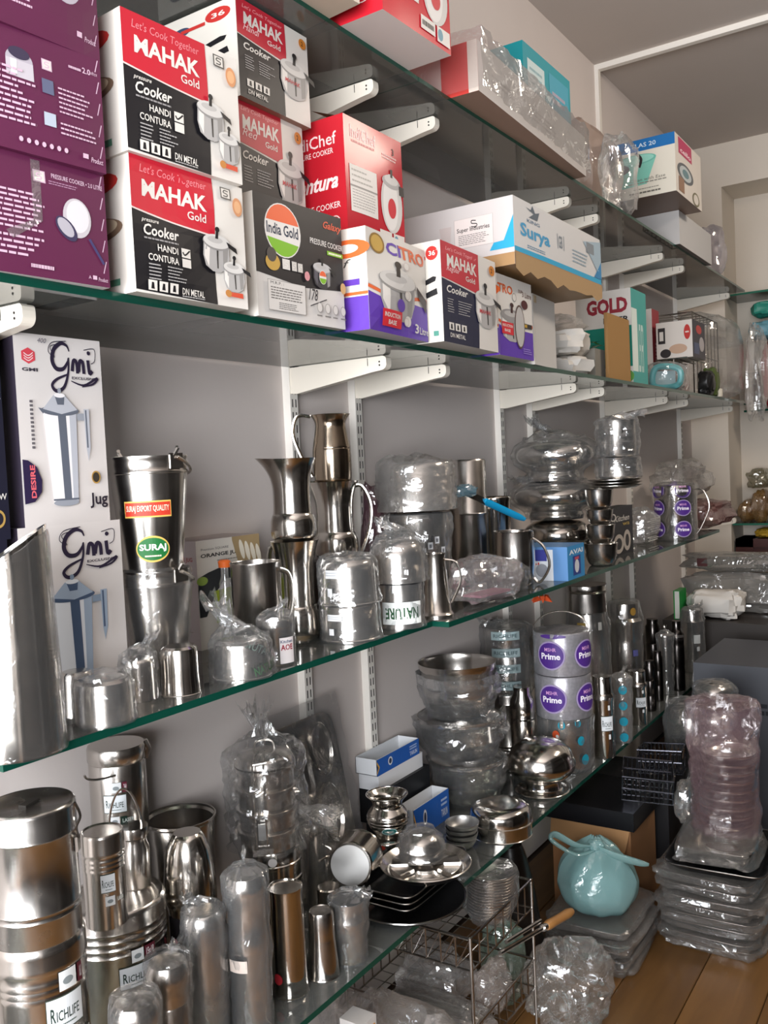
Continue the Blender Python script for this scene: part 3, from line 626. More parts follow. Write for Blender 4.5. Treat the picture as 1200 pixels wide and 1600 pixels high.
C_ = fbox('cooker_carton', 'white, red and black pot carton topmost of the stack, leaning out', 'box', (375, 140), (486, 204), D.topz(), -8, .20, WHT, '#d2cdc4', x=.315, seed=12, bot='#8d6d5c'); mahak_tall(C_, 'Handi', 50)
def indichef(B, seed):
    P = B.pf(); P.text('IndiChef', .10, .84, .42, .10, '#efd9d6', .008); P.lines(.12, .80, .5, .83, 1, '#e0a8a4', .6, .1, seed); P.text('3', .80, .84, .04, .06, '#3a3735', .02); P.lines(.62, .78, .9, .83, 2, '#e6c0bc', .5, .2, seed)
    P.rect(.06, .24, .50, .62, '#d8d2cc'); P.lines(.09, .27, .47, .43, 7, '#8e8a86', .25, .1, seed+1); P.rect(.06, .44, .50, .455, '#8e8a86'); P.lines(.09, .47, .47, .60, 3, '#a9a49d', .3, .4, seed+2)
    P.ell(.76, .42, .20, .25, '#c9c5c1'); P.ell(.74, .42, .14, .23, '#dedad6'); P.ell(.76, .60, .17, .055, '#a8a5a3'); P.ell(.76, .62, .13, .04, '#c9c6c2'); P.rect(.74, .64, .78, .71, '#2b2626'); P.rect(.90, .52, 1, .60, '#2b2626'); P.ell(.76, .38, .075, .085, '#c3202f'); P.rect(.52, .06, .74, .17, '#d8d2cc'); P.lines(.54, .08, .72, .15, 1, '#3a3735', .6, 0, seed); P.rect(.77, .04, .97, .17, '#d8d2cc'); P.ell(.82, .105, .04, .05, '#5f8fa0'); P.build('front_print', B.root)
    Q = B.ps(); Q.rect(0, 0, 1, 1, '#bd1e2c'); Q.text('IndiChef', .25, .78, .65, .10, '#efd9d6', .008); Q.text('PRESSURE COOKER', .25, .71, .60, .045, '#efd9d6', .01); Q.text('Contura', .2, .43, .70, .13, '#f3e6e2', .03, .35); Q.text('PRESSURE COOKER', .2, .27, .72, .05, '#efd9d6', .012)
    for i in range(3): Q.ell(.48+i*.18, .16, .07, .05, '#efd9d6', 16); Q.ell(.48+i*.18, .16, .058, .041, '#c3202f', 16); Q.rect(.46+i*.18, .14, .5+i*.18, .18, '#efd9d6')
    Q.build('side_print', B.root)
IC = fbox('cooker_carton', 'glossy bright red cooker carton with open flap on top of other cartons', 'box', (544, 358), (633, 376), CT.topz(), 176, .19, '#b51d2c', '#bd1e2c', seed=13, x=.37, rough=.22); indichef(IC, 60)
fp = MB(); w, h, d = IC.w, IC.h, IC.d
fp.add([(.0, .02, h), (w*.98, .02, h), (w*.8, .10, h+.045), (.25*w, .12, h+.05), (w*.8, .102, h+.046), (.25*w, .122, h+.051)], [(0, 1, 2, 3), (0, 3, 5), (1, 4, 2), (0, 5, 4, 1)], card('#a98860', .8)); fp.build('flap', IC.root, False)
SB_ = fbox('long_carton', 'long white carton with a blue edge and torn brown base, lying on cooker cartons', 'box', (805, 412), (940, 463), max(RG.topz(), RO.topz()), 304, .40, '#cfcdcb', '#c9c2bf', seed=14, bulge=.003, bot='#9c7a52')
P = SB_.pf(); P.rect(0, .0, 1, .20, '#a5825a'); P.poly([(0, .2), (1, .2), (1, .29), (0, .27)], '#2f9fc6'); P.text('KING', .13, .70, .13, .05, '#4c6a86', .01); P.text('Surya', .06, .40, .30, .26, '#3c93bd', .03); P.lines(.12, .30, .30, .36, 2, '#5c86a3', .4, 0, 1); P.poly([(.15, .78), (.2, .86), (.12, .92), (.165, .88), (.19, .98), (.215, .88), (.26, .92), (.235, .78)], '#55606a')
P.text('GB', .46, .52, .04, .20, '#6b7680', .01); P.rect(.445, .50, .45, .74, '#6b7680'); P.rect(.515, .50, .52, .74, '#6b7680'); P.lines(.62, .38, .82, .62, 4, '#8fa3b0', .35, .2, 3); P.poly([(.76, .82), (1, .29), (1, .95)], '#9fb3bf'); P.poly([(.9, .29), (1, .29), (1, .6)], '#2f7fb0'); P.rect(.80, .66, .90, .84, '#7f868c'); P.build('front_print', SB_.root)
Q = SB_.ps(); Q.rect(0, 0, 1, .18, '#a5825a'); Q.rect(.58, .36, .86, .80, '#b3aaa6'); Q.rect(.583, .365, .857, .795, '#dbcfca'); Q.text('Super Industries', .60, .58, .235, .085, '#2c2a2a', .012); Q.stroke([(.74, .74), (.71, .75), (.71, .71), (.745, .69), (.74, .65), (.705, .66)], .014, '#2c2a2a', 6, 2.5); Q.lines(.61, .40, .83, .56, 6, '#5c5858', .3, .25, 7); Q.poly([(1, .72), (1, .25), (.83, .25), (.86, .36), (.93, .37)], '#2f9fc6'); Q.poly([(.47, .72), (.56, .72), (.55, .45), (.49, .45)], '#c3b6b2'); Q.build('side_print', SB_.root)
tn = MB(); rnd = random.Random(8); w = SB_.w; pts = [(w*i/14, -.002, .0-.005-.02*rnd.random()) for i in range(15)]
tn.add([(p[0], p[1]-.001, .03) for p in pts]+pts, [(i, i+1, 16+i, 15+i) for i in range(14)], card('#a98a63', .85)); tn.build('torn_edge', SB_.root, False)
# ---------------------------------------------------------------- white packets and small cartons beyond
PAPER = plaster('packet_paper', '#cfcac3', .05, .6, 14, .3)
def packet(label, c, dims, seed, rz, mat, group=None, power=.55, mess=.30, name='paper_packet', tilt=None):
    o = blob(name, label, 'packet', c, dims, seed, mat, mess, 28, 12, group, None, rz, 30, power); return o
p = atz(905, 588, Z2); packet('plump white paper packet on the glass, under a folded white sheet', (p.x-.11, p.y+.05, Z2), (.24, .17, .075), 3, -.1, PAPER)
packet('folded white paper packet resting on a plump one', (p.x-.11, p.y+.05, Z2+.077), (.23, .19, .080), 5, .1, PAPER)
o = packet('clear plastic pack of flat items above the white packets', (p.x-.13, p.y+.03, Z2+.160), (.24, .20, .05), 6, 0, FILM2, name='plastic_pack')
# leafy green packet with leaves printed
gp = thing('leaf_packet', 'green packet with a leaf print held between white packets and brown card', 'packet', (p.x-.06, p.y+.235, Z2))
MB().box((0, 0, .055), (.10, .10, .11), card('#7e7a72', .6)).build('packet_body', gp, False)
lf = MB(); rnd = random.Random(2)
for i in range(26):
    a = rnd.random()*6.28; c = Vector((rnd.uniform(-.045, .055), rnd.uniform(-.055, .03), .112+rnd.random()*.025)); L = rnd.uniform(.016, .03); d = Vector((math.cos(a), math.sin(a), rnd.uniform(-.4, .4)))*L; n = Vector((-d.y, d.x, 0))*.35
    lf.add([c-d, c+n, c+d, c-n], [(0, 1, 2, 3)], card(rnd.choice(['#1f4a22', '#2e6a2c', '#9aa58a', '#173a1a'])))
lf.build('leaf_print', gp, False)
bc = fbox('card_sheet', 'creased brown corrugated card sheet standing beside the teal carton', 'card', (952, 594), (986, 600), Z2, 488, .012, '#9c7748', '#8d6a40', seed=15, rough=.8)
GD = fbox('cleaner_carton', 'white and teal carton with large dark red lettering', 'box', (990, 602), (1013, 606), Z2, 449, .22, '#d7d3ce', '#d2cec8', seed=16, bulge=.001)
P = GD.pf(); P.rect(0, 0, 1, 1, '#3b9a94'); P.rect(0, .15, .35, .8, '#d5e0da'); P.text('LEVER', .4, .15, .35, .5, '#cfe3de', .0, 0, 0); P.build('front_print', GD.root)
Q = GD.ps(); Q.text('GOLD', .20, .76, .74, .16, '#8f2b38', .05); Q.text('LEVER', .50, .66, .46, .06, '#2c2a2e', .03); Q.rect(0, .20, 1, .62, '#0f7d6c'); Q.rect(0, 0, 1, .20, '#d7d3ce'); Q.ell(.92, .10, .10, .06, '#5f9a4a'); Q.ell(.75, .22, .08, .07, '#6a4a66'); Q.build('side_print', GD.root)
bs = fbox('plain_carton', 'low grey carton hidden under the slim dark red carton', 'box', (1018, 607), (1034, 610), Z2, 574, .12, '#b9b4ae', '#b9b4ae', seed=18, x=.225, bulge=.001)
NR = fbox('slim_carton', 'slim dark red carton with a white edge standing behind the teal carton', 'box', (1022, 607), (1033, 609), bs.topz(), 482, .10, '#8f2a33', '#d0cbc6', seed=17, bulge=.001, x=.22)
P = NR.pf(); P.lines(.35, .1, .65, .45, 6, '#d9a8a8', .5, .1, 5); P.build('front_print', NR.root)
WBX = fbox('gift_carton', 'small white carton with red emblem and dark photo end, held in the wire basket', 'box', (1068, 541), (1088, 545), Z2+.155, 502, .16, '#2a2530', '#cfc8c1', seed=19, bulge=.001, x=.36)
P = WBX.pf(); P.ell(.5, .78, .22, .12, '#b3302c'); P.rect(.1, .1, .5, .4, '#3f4a6a'); P.ell(.7, .4, .2, .2, '#a9a4a6'); P.build('front_print', WBX.root)
Q = WBX.ps(); Q.ell(.86, .68, .09, .20, '#b3302c'); Q.lines(.81, .64, .91, .72, 1, WHT, .5, 0, 5); Q.rect(.05, .42, .25, .85, '#2b2627'); Q.rect(.09, .5, .2, .75, '#cfc8c1'); Q.ell(.6, .25, .25, .13, '#b99a83'); Q.ell(.25, .15, .15, .12, '#2b2627'); Q.build('side_print', WBX.root)
# ================================================================ topmost shelf
bx = fbox('plain_carton', 'pale beige carton on the topmost shelf beside a red cooker carton', 'box', (440, -62), (562, 6), Z1, -260, .26, '#c9beae', '#c4b8a8', seed=21, bot='#b5a796')
I2 = fbox('cooker_carton', 'bright red cooker carton overhanging the topmost glass shelf', 'box', (598, 14), (705, 87), Z1, -190, .30, '#c3202f', '#c3202f', seed=22, bot='#cfc4bf', rough=.25); indichef(I2, 70)
LC = fbox('long_carton', 'long white carton with a red end, shrouded in clear plastic, topmost shelf', 'box', (748, 141), (916, 276), Z1, 60, .26, '#c9c2bd', '#b73a33', seed=23, bot='#8a6f60', bulge=.002)
Q = LC.ps(); Q.rect(.06, .18, .62, .80, '#c4b5ad'); Q.rect(.90, 0, 1, 1, '#c9beb2'); Q.build('side_print', LC.root)
P = LC.pf(); P.lines(.10, .35, .28, .57, 2, '#a8a09c', .5, .1, 5); P.lines(.4, .3, .7, .6, 3, '#b3aaa5', .4, .2, 2); P.build('front_print', LC.root)
def shroud(B, seed, over=.016, mess=.012, mat=None, extra=.05, name='plastic_wrap'):
    """loose polythene sleeve over a carton, open flap hanging past the far end"""
    n1, n2 = 34, 22; w, h, d = B.w, B.h, B.d; o = over; vs = []; fs = []
    per = [(0-o, -o), (0-o, h+o), (d*.5, h+o*1.6), (d+o, h+o), (d+o, -o)]      # y,z section from lower front, over the top, to the lower back
    seg = []
    for a, b_ in zip(per, per[1:]):
        for k in range(6): seg.append((a[0]+(b_[0]-a[0])*k/6, a[1]+(b_[1]-a[1])*k/6))
    seg.append(per[-1]); seg = [(y, max(z, .002)) for y, z in seg]
    for i in range(n1+1):
        x = -o+(w+2*o+extra)*i/n1; t = max(0, (x-w)/max(extra, 1e-4))
        for y, z in seg:
            q = Vector((x, y, z)); f = mess*(nz3(q, 16, seed)+.6*nz3(q, 38, seed+3))
            sy = -1 if y < d*.3 else (1 if y > d*.7 else 0); yy = y+sy*abs(f)*.9+(d/2-y)*.25*t; zz = z+(abs(f) if z > h*.9 else 0)-h*.12*t*(z/h)
            vs.append((x+f*.3, yy, max(zz, .002)))
    m = len(seg)
    for i in range(n1):
        for j in range(m-1): fs.append((i*m+j, i*m+j+1, (i+1)*m+j+1, (i+1)*m+j))
    mb = MB(); mb.add(vs, fs, mat or FILM); mb.add([vs[j] for j in range(m)], [tuple(range(m))], mat or FILM)
    return mb.build(name, B.root, True, 25)
shroud(LC, 4)
TB = fbox('tea_carton', 'teal carton with a white label lying on the plastic shrouded long carton', 'box', (818, 116), (892, 186), LC.topz()+.030, 62, .16, '#2a9aa6', '#0e8a92', seed=24, bulge=.001, x=.335)
P = TB.pf(); P.rect(.08, .25, .42, .80, '#cfe0e0'); P.lines(.12, .32, .38, .72, 4, '#8fb3b8', .4, .2, 3); P.rect(.52, .15, .95, .85, '#4aa6bd'); P.lines(.58, .40, .88, .62, 2, '#b9a9b9', .5, .1, 5); P.build('front_print', TB.root)
Q = TB.ps(); Q.rect(.3, .1, .75, .3, '#b8686a'); Q.build('side_print', TB.root)
# soft bundle behind
p = atx(905, 200, .20); BN = blob('plastic_bundle', 'soft peach and white bundle in a cloudy plastic bag beside the teal carton', 'bundle', (.18, p.y+.04, Z1), (.25, .46, .36), 8, film('film_peach', '#d9bfb0', .55, .10), .16, power=.6)
p = atx(938, 262, .33); blob('plastic_bag', 'bulging empty clear bag between the peach bundle and the mop carton', 'bag', (.37, p.y+.10, Z1), (.12, .22, .28), 11, FILM, .30, power=.7)
# mop carton
a0 = atz(1058, 340, 2.47)
MP0 = fbox('plain_carton', 'white carton lying under and behind the mop bucket carton', 'box', (1062, 372), (1112, 408), Z1, 328, .30, '#b9b8b8', '#bdbab8', seed=25, bot='#6d6360', bulge=.001, x=.40)
MP = fbox('mop_carton', 'white mop carton with a mint bucket picture and blue band, topmost shelf', 'box', (1058, 338), (1098, 371), MP0.topz()+.001, 205, .34, '#cfc8c0', '#d9d3c4', seed=26, bot='#7a5f50', bulge=.001, x=.47)
Q = MP.ps(); Q.rect(.0, .80, 1, 1, '#1668a8'); Q.text('ATLAS 20', .42, .86, .36, .075, '#c9dbe6', .012); Q.rect(.34, .81, .345, .98, '#7fa9c6')
Q.poly([(.30, .66), (.78, .66), (.66, .22), (.36, .20)], '#7fc4b2'); Q.ell(.54, .66, .24, .09, '#6cb5a4'); Q.ell(.54, .665, .215, .072, '#93d1c1'); Q.ell(.30, .53, .16, .10, '#2e2c2d'); Q.ell(.28, .51, .11, .065, '#9a9896'); Q.stroke([(.54, .78), (.60, .66), (.575, .52)], .045, '#2c2b2c', 8, 1.3)
Q.text('Clean with Ease', .46, .28, .42, .055, '#6b675f', .0, .1); Q.lines(.44, .23, .90, .27, 1, '#8a867c', .5, 0, 2); Q.lines(.5, .13, .8, .16, 1, '#8a867c', .5, 0, 3); Q.lines(.45, .06, .82, .10, 1, '#6b675f', .7, 0, 4); Q.build('side_print', MP.root)
P = MP.pf(); P.rect(.12, .70, .62, .98, '#b03a5e'); P.text('cello', .18, .74, .4, .08, '#e6d3d8', .02); P.ell(.36, .42, .30, .16, '#5a5e62'); P.ell(.36, .42, .22, .12, '#aeb6b8'); P.ell(.36, .42, .12, .07, '#5f7f86'); P.rect(.10, .05, .30, .30, '#8a6a55'); P.ell(.75, .12, .14, .12, '#6f6a50'); P.ell(.75, .12, .10, .09, '#cfc8c0'); P.build('front_print', MP.root)
p = atx(1098, 400, .36); bg = blob('plastic_bag', 'limp clear bag with a rolled violet edge hanging beside the mop carton', 'bag', (.33, p.y+.30, Z1), (.14, .26, .25), 13, film('film_violet', '#c9c2d2', .3, .12), .3, power=.8)
# ================================================================ wire basket, bags and odds on the cooker shelf
WIRE = steel('chrome_wire', '#b9b5b0', .2)
p = atx(1085, 580, .26); bw = thing('wire_basket', 'chrome wire basket standing on end inside a large clear bag', 'basket', (.22, p.y, Z2+.006))
def wire_panel(root, O, X, Y, nx, ny, r=.0022, name='wire_grid', mat=None, rim=1.6):
    O, X, Y = Vector(O), Vector(X), Vector(Y); mb = MB(); m = mat or WIRE
    for i in range(nx+1): mb.tube([O+X*(i/nx), O+X*(i/nx)+Y], r*(rim if i in (0, nx) else 1), m, 6)
    for j in range(ny+1): mb.tube([O+Y*(j/ny), O+Y*(j/ny)+X], r*(rim if j in (0, ny) else 1), m, 6)
    return mb.build(name, root)
H_, W_, D_ = .40, .50, .24
wire_panel(bw, (.10, -W_/2, 0), (0, W_, 0), (0, 0, H_), 7, 2, name='wire_grid')
wire_panel(bw, (-.12, -W_/2, 0), (0, W_, 0), (0, 0, H_), 7, 2, name='wire_grid')
wire_panel(bw, (-.12, -W_/2, H_), (.22, 0, 0), (0, W_, 0), 2, 6, name='wire_grid')
o = blob('plastic_bag', 'large cloudy clear bag draped over the wire basket, tail hanging below the glass', 'bag', (.27, p.y+.19, Z2+.002), (.32, .74, .44), 17, FILM, .16, power=.6)
q = atx(1118, 650, .44); 
tl = blob('tail', None, None, (.215, .20, -.12), (.09, .26, .5), 19, FILM, .35, parent=o, flatbase=False)
WBX.root.location = (.40, WBX.root.location.y, Z2+.16)
# support: basket shelf wires under the small carton
sh = MB(); 
gy0 = WBX.root.location.y-bw.location.y-.02; gz = .160-.006-.0025
for i in range(4): sh.tube([(.03+.04*i, -W_/2, gz), (.03+.04*i, gy0, gz)], .0024, WIRE, 6)
sh.tube([(.02, gy0, gz), (.16, gy0, gz)], .003, WIRE, 6); sh.tube([(.10, -W_/2, gz), (.10, gy0, gz), (.10, gy0, .0)], .003, WIRE, 6); sh.build('wire_lip', bw)
p = atz(1052, 612, Z2); tc = thing('storage_tub', 'turquoise plastic handled tub in a round clear bag on the glass edge', 'tub', (p.x-.05, p.y+.05, Z2), -1.15)
mb = MB(); pts = catmull([(.035, -.05, .03), (.035, .05, .03), (.035, .055, .10), (.035, -.04, .11)], 5, True); mb.tube(pts, .014, card('#59b3b8', .3), 8, True); mb.build('frame_handle', tc)
MB().box((-.02, 0, .05), (.09, .085, .09), card('#8fa5a8', .4)).build('tub_body', tc, False); blob('plastic_wrap', None, None, (0, 0, 0), (.17, .19, .14), 21, FILM, .2, parent=tc, power=.8)
p = atz(1098, 622, Z2); kx = thing('bottle_pack', 'black and green small packs with a white cap lying past the turquoise tub', 'pack', (.380, p.y-.10, Z2))
blob('black_pack', None, None, (0, -.05, 0), (.07, .10, .12), 23, card('#1c1b1b', .35), .25, parent=kx, power=.6); blob('green_pack', None, None, (-.0, .04, 0), (.07, .08, .14), 24, card('#4c5a2c', .5), .25, parent=kx, power=.6); MB().lathe([(.016, 0), (.018, .005), (.018, .035), (.012, .04)], card('#cfc8b8'), 16, c=(.02, .10, .0)).build('white_cap', kx)
# ================================================================ jug shelf
def vz(u, x, z):
    v = 900
    for _ in range(6): P = atx(u, v, x); P.z = z; v = pj(P)[1]
    return v
def script_gmi(P, x, y, w, h, c='#2b2436'):
    T = lambda pts: [(x+a*w, y+b*h) for a, b in pts]; A = (w*1.0/h)*1.0
    P.stroke(T([(.40, .86), (.36, .98), (.24, 1.02), (.10, .88), (.05, .64), (.12, .46), (.26, .46), (.36, .62), (.37, .70)]), (h*.03, h*.11), c, 6, .65)
    P.stroke(T([(.38, .72), (.36, .40), (.26, .06), (.10, -.04), (.02, .08), (.12, .22), (.34, .34)]), (h*.04, h*.085), c, 6, .65)
    for k in (0, 1): P.stroke(T([(.44+k*.13, .42), (.48+k*.13, .66), (.54+k*.13, .62), (.55+k*.13, .38)]), h*.09, c, 4, .6)
    P.stroke(T([(.78, .70), (.80, .40), (.86, .46)]), h*.09, c, 4, .6); P.ell(x+.80*w, y+.86*h, w*.035, h*.05, c, 12)
    P.stroke(T([(.18, 1.0), (.02, .92), (.10, .70), (-.02, .82), (.06, 1.02), (.34, 1.08)]), h*.018, c, 5, .6); P.stroke(T([(.70, .92), (.92, .96), (.92, .70), (.84, .62)]), h*.018, c, 5, .6); P.stroke(T([(.40, .20), (.66, .12), (.95, .30), (.86, .16), (.62, .08)]), (h*.02, h*.06), c, 5, .6)
    P.text('EXCLUSIVE', x+.42*w, y+.24*h, .5*w, .06*h, c, .02)
def pic_jug(P, cx, cy, w, h, blue=False):
    g = ['#e2dfe0', '#aeb0b8', '#5b606c', '#8f939c'] if not blue else ['#d3d6da', '#93a1b2', '#43526a', '#7b8a9c']
    L = lambda t: cx-w*.5+w*.20*t; Rr = lambda t: cx+w*.5-w*.10*t
    P.poly([(cx-w*.5, cy+h*.3), (cx-w*.34, cy-h*.5), (cx+w*.34, cy-h*.5), (cx+w*.42, cy+h*.3)], g[0]); P.poly([(cx-w*.1, cy+h*.3), (cx-w*.04, cy-h*.5), (cx+w*.16, cy-h*.5), (cx+w*.12, cy+h*.3)], g[2]); P.poly([(cx+w*.22, cy+h*.3), (cx+w*.2, cy-h*.5), (cx+w*.34, cy-h*.5), (cx+w*.42, cy+h*.3)], g[1])
    P.ell(cx, cy-h*.49, w*.35, h*.03, g[3]); P.rect(cx-w*.35, cy-h*.47, cx+w*.35, cy-h*.455, g[2]); P.ell(cx-w*.03, cy+h*.30, w*.52, h*.045, g[2]); P.poly([(cx-w*.62, cy+h*.32), (cx-w*.5, cy+h*.27), (cx-w*.42, cy+h*.31)], g[2])
    P.poly([(cx-w*.5, cy+h*.31), (cx-w*.2, cy+h*.43), (cx+w*.12, cy+h*.43), (cx+w*.45, cy+h*.31), (cx, cy+h*.27)], g[1]); P.poly([(cx-w*.16, cy+h*.42), (cx-w*.1, cy+h*.35), (cx+w*.08, cy+h*.35), (cx+w*.1, cy+h*.42)], g[2]); P.ell(cx-w*.03, cy+h*.43, w*.15, h*.02, g[0]); P.ell(cx-w*.03, cy+h*.47, w*.05, h*.025, g[3], 12)
    P.rect(cx+w*.42, cy+h*.22, cx+w*.66, cy+h*.28, g[3]); P.poly([(cx+w*.62, cy+h*.32), (cx+w*.78, cy+h*.32), (cx+w*.76, cy-h*.02), (cx+w*.68, cy-h*.14), (cx+w*.64, cy-h*.02)], g[1]); P.rect(cx+w*.66, cy-h*.02, cx+w*.70, cy+h*.31, g[2])
MARB = plaster('marble_print', '#cfc9c6', .10, .35, 9, 0)
def gmi(B, full):
    P = B.pf(); hx, hy = .15, .885
    P.poly([(hx+.085*math.cos(a), hy+.042*math.sin(a)) for a in [math.pi/6+k*math.pi/3 for k in range(6)]], '#c8444f')
    for k in range(3): P.stroke([(hx-.05, hy-.012+k*.013), (hx, hy-.026+k*.013), (hx+.05, hy-.008+k*.013)], .005, '#e3d3d3', 3)
    P.text('GMI', .07, .805, .17, .018, '#3a3640', .03); script_gmi(P, .38, .72, .58, .24)
    pic_jug(P, .47, .42, .42, .62, not full)
    if full:
        P.text('Pyramid Water Jug', .115, .40, .25*1.9*.5, .035, '#3a3640', .008, 0, 1.57) if False else P.lines(.115, .40, .15, .66, 12, '#3a3640', .6, 0, 3)
        P.poly([(.0, .12), (.11, .13), (.19, .18), (.20, .24), (.15, .31), (.06, .345), (0, .35)], '#2a2140'); P.text('DESIRE', .13, .15, .17, .055, '#d9626a', .03, 0, 1.5708); P.ell(.83, .245, .055, .035, '#a98544'); P.ell(.83, .245, .042, .027, '#3a342c'); P.text('Jug', .74, .075, .22, .085, '#2b2530', .02); P.text('400', .24, .955, .10, .025, '#4a4658', 0, .3)
    P.build('front_print', B.root)
BX = .25
gl_ = fbox('jug_carton', 'marble print jug carton, lower of two, behind the cut steel jug', 'box', (45, 1100), (203, 1075), Z3, 826, .12, MARB, '#2a2430', x=BX, seed=31, bulge=.001); gmi(gl_, False)
gu = fbox('jug_carton', 'marble print jug carton, upper of two, with a pyramid jug picture', 'box', (39, 819), (172, 807), gl_.topz(), 518, .12, MARB, '#2a2430', x=BX, seed=32, bulge=.001); gmi(gu, True)
for B, c in ((gl_, '#b39a63'), (gu, '#b39a63')): MB().box((B.w+.0004, .004, B.h/2), (.0012, .006, B.h*.98), card(c)).build('gilt_edge', B.root, False)
nl = fbox('jug_carton', 'navy carton with a gold ring print, under another navy carton', 'box', (-120, 1130), (28, 1103), Z3, 858, .12, '#1d1d2c', '#1a1a26', x=BX, seed=33, bulge=.001)
nu = fbox('jug_carton', 'navy carton with a chrome jug picture beside the upper marble carton', 'box', (-128, 850), (16, 824), nl.topz(), 497, .12, '#1d1d2c', '#1a1a26', x=BX, seed=34, bulge=.001)
for B in (nl, nu):
    P = B.pf(); P.ell(.86, .10, .09, .045, '#a98a4c'); P.ell(.86, .10, .065, .032, '#24222c'); P.rect(.74, .30, .86, .60, '#7d828c'); P.rect(.79, .30, .82, .60, '#c9ccd0'); P.text('Jug', .72, .66, .26, .06, '#e6e3e0', .02); P.text('NEW', .78, .19, .2, .03, '#cfcbc6', .01); P.build('front_print', B.root)
# cut-top jug in film
def slant_jug():
    c, R, H = S(32, 1192, 140, 862, Z3); r = thing('water_jug', 'tall polished steel jug with a slanting mouth at the shelf end', 'jug', c, facing(c)); seg = 48
    prof = [(.0, 0), (R*1.0, 0), (R*1.01, .004)]+[(R*(1.0-.14*t), .004+H*t) for t in [i/10 for i in range(1, 11)]]
    mb = MB(); mb.lathe(open_prof(prof[1:], .0018), ST2, seg); k = R*.55
    mb.v = [(x, y, z+max(0, (z-H*.8)/(H*.2))*(y*.62)) for x, y, z in mb.v]
    mb.build('body', r); w = wrap(r, [(a, b) for a, b in prof[1:]], R, H*.97, 3, 1.012, None, .006, FILM3, rows=12)
    me = w.data
    for v in me.vertices: v.co.z += max(0, (v.co.z-H*.8)/(H*.2))*(v.co.y*.62)
    return r
slant_jug()
# buckets
def bucket(spec, label, seed, stickers=False, bail='down'):
    c, R, H = spec; prof = [(.70, 0), (.71, .02), (.965, .86), (.985, .865), (.985, .885), (.975, .89), (.985, .97), (1.0, .98), (1.0, 1.0), (.985, 1.0)]
    b = Pot('steel_bucket', label, 'bucket', spec, prof, ST, opened=True)
    for sgn in (1, -1):
        a = .75 if sgn > 0 else .75+math.pi; M = Matrix.Rotation(a, 3, 'Z'); e = MB(); e.box(M @ Vector((R*1.0, 0, H*.955)), (.003, .03, H*.12), ST, M @ Vector((1, 0, 0)), M @ Vector((0, 1, 0))); e.tube([M @ Vector((R*1.0, -.004, H*1.0)), M @ Vector((R*1.08, 0, H*1.05)), M @ Vector((R*1.0, .004, H*1.06))], .0035, ST, 6); e.build('ear', b.root)
    A = Matrix.Rotation(.75, 3, 'Z'); hp = []
    for i in range(25):
        t = math.pi*i/24; p = Vector((R*1.06*math.cos(t), 0, 0))+Vector((0, R*1.06*math.sin(t)*.98, -R*.45*math.sin(t))) ; hp.append(A @ p+Vector((0, 0, H*.985)))
    MB().tube(hp, .0028, ST, 6).build('bail_handle', b.root)
    if stickers:
        P = b.label(); z0 = H*.52; P.rect(-R*.68, z0, R*.52, z0+H*.13, '#d8b25c'); P.rect(-R*.66, z0+H*.012, R*.5, z0+H*.118, '#c03a2a'); P.text('SURAJ EXPORT QUALITY', -R*.62, z0+H*.035, R*1.08, H*.06, '#e9dcc6', .012)
        P.build('banner_sticker', b.root); P = b.label(); P.ell(-R*.0, H*.27, R*.42, H*.105, '#d8b25c'); P.ell(0, H*.27, R*.39, H*.09, '#1f6a34'); P.text('SURAJ', -R*.33, H*.245, R*.66, H*.065, '#eef0e6', .03); P.lines(-R*.2, H*.205, R*.2, H*.225, 1, '#e9dcc6', .6, 0, 2); P.build('sticker', b.root)
    return b
bl = bucket(SX(250, 1000, 108, 884, Z3, .235), 'steel bucket standing on the glass, holding a second bucket', 1)
zt = bl.c.z+bl.H*.90; c = Vector((bl.c.x-.004, bl.c.y, zt)); R = 122*fw(c)/FPX/2
bt = bucket((c, R, height(c, R, 712)), 'stickered steel bucket set inside another bucket', 2, True)
wrap(bl.root, bl.prof, bl.R, bl.H*.97, 5, 1.0, None, .02, FILM3)
# orange jug carton
OJ = fbox('jug_carton', 'white and grey carton with orange juice jug print beside the steel buckets', 'box', (314, 1000), (412, 980), Z3, 846, .11, '#d6d0c6', '#a79a98', x=.12, seed=35, bulge=.001)
P = OJ.pf(); P.text('Premium SQUARE', .07, .90, .42, .025, '#6b6763', .006); P.text('ORANGE JUG', .06, .83, .62, .045, '#23211f', .03); P.lines(.3, .79, .66, .81, 1, '#8a867c', .5, 0, 1); P.poly([(.55, .97), (.66, .66), (1, .70), (1, 1), (.55, 1)], '#9c8764'); 
for i in range(4): P.ell(.70+i*.09, .87-.02*i, .035, .10, '#d9d3c4', 14, .3)
P.poly([(0, .66), (.15, .70), (.5, .76), (1, .72), (1, .60), (.4, .62), (.25, .50), (.1, .30), (0, .30)], '#1c1f23'); P.poly([(.22, .52), (.7, .55), (.7, .25), (.25, .22)], '#a3b23a'); P.ell(.06, .63, .08, .04, '#8fa84a'); P.build('front_print', OJ.root)
Q = OJ.ps(); Q.text('ORANGE JUG', .30, .80, .6, .05, '#8d3a3c', .02); Q.poly([(.5, .42), (.7, .47), (.75, .38), (.55, .34)], '#4a2f2c'); Q.lines(.3, .05, .85, .18, 4, '#8a7d7a', .3, .3, 1); Q.build('side_print', OJ.root)
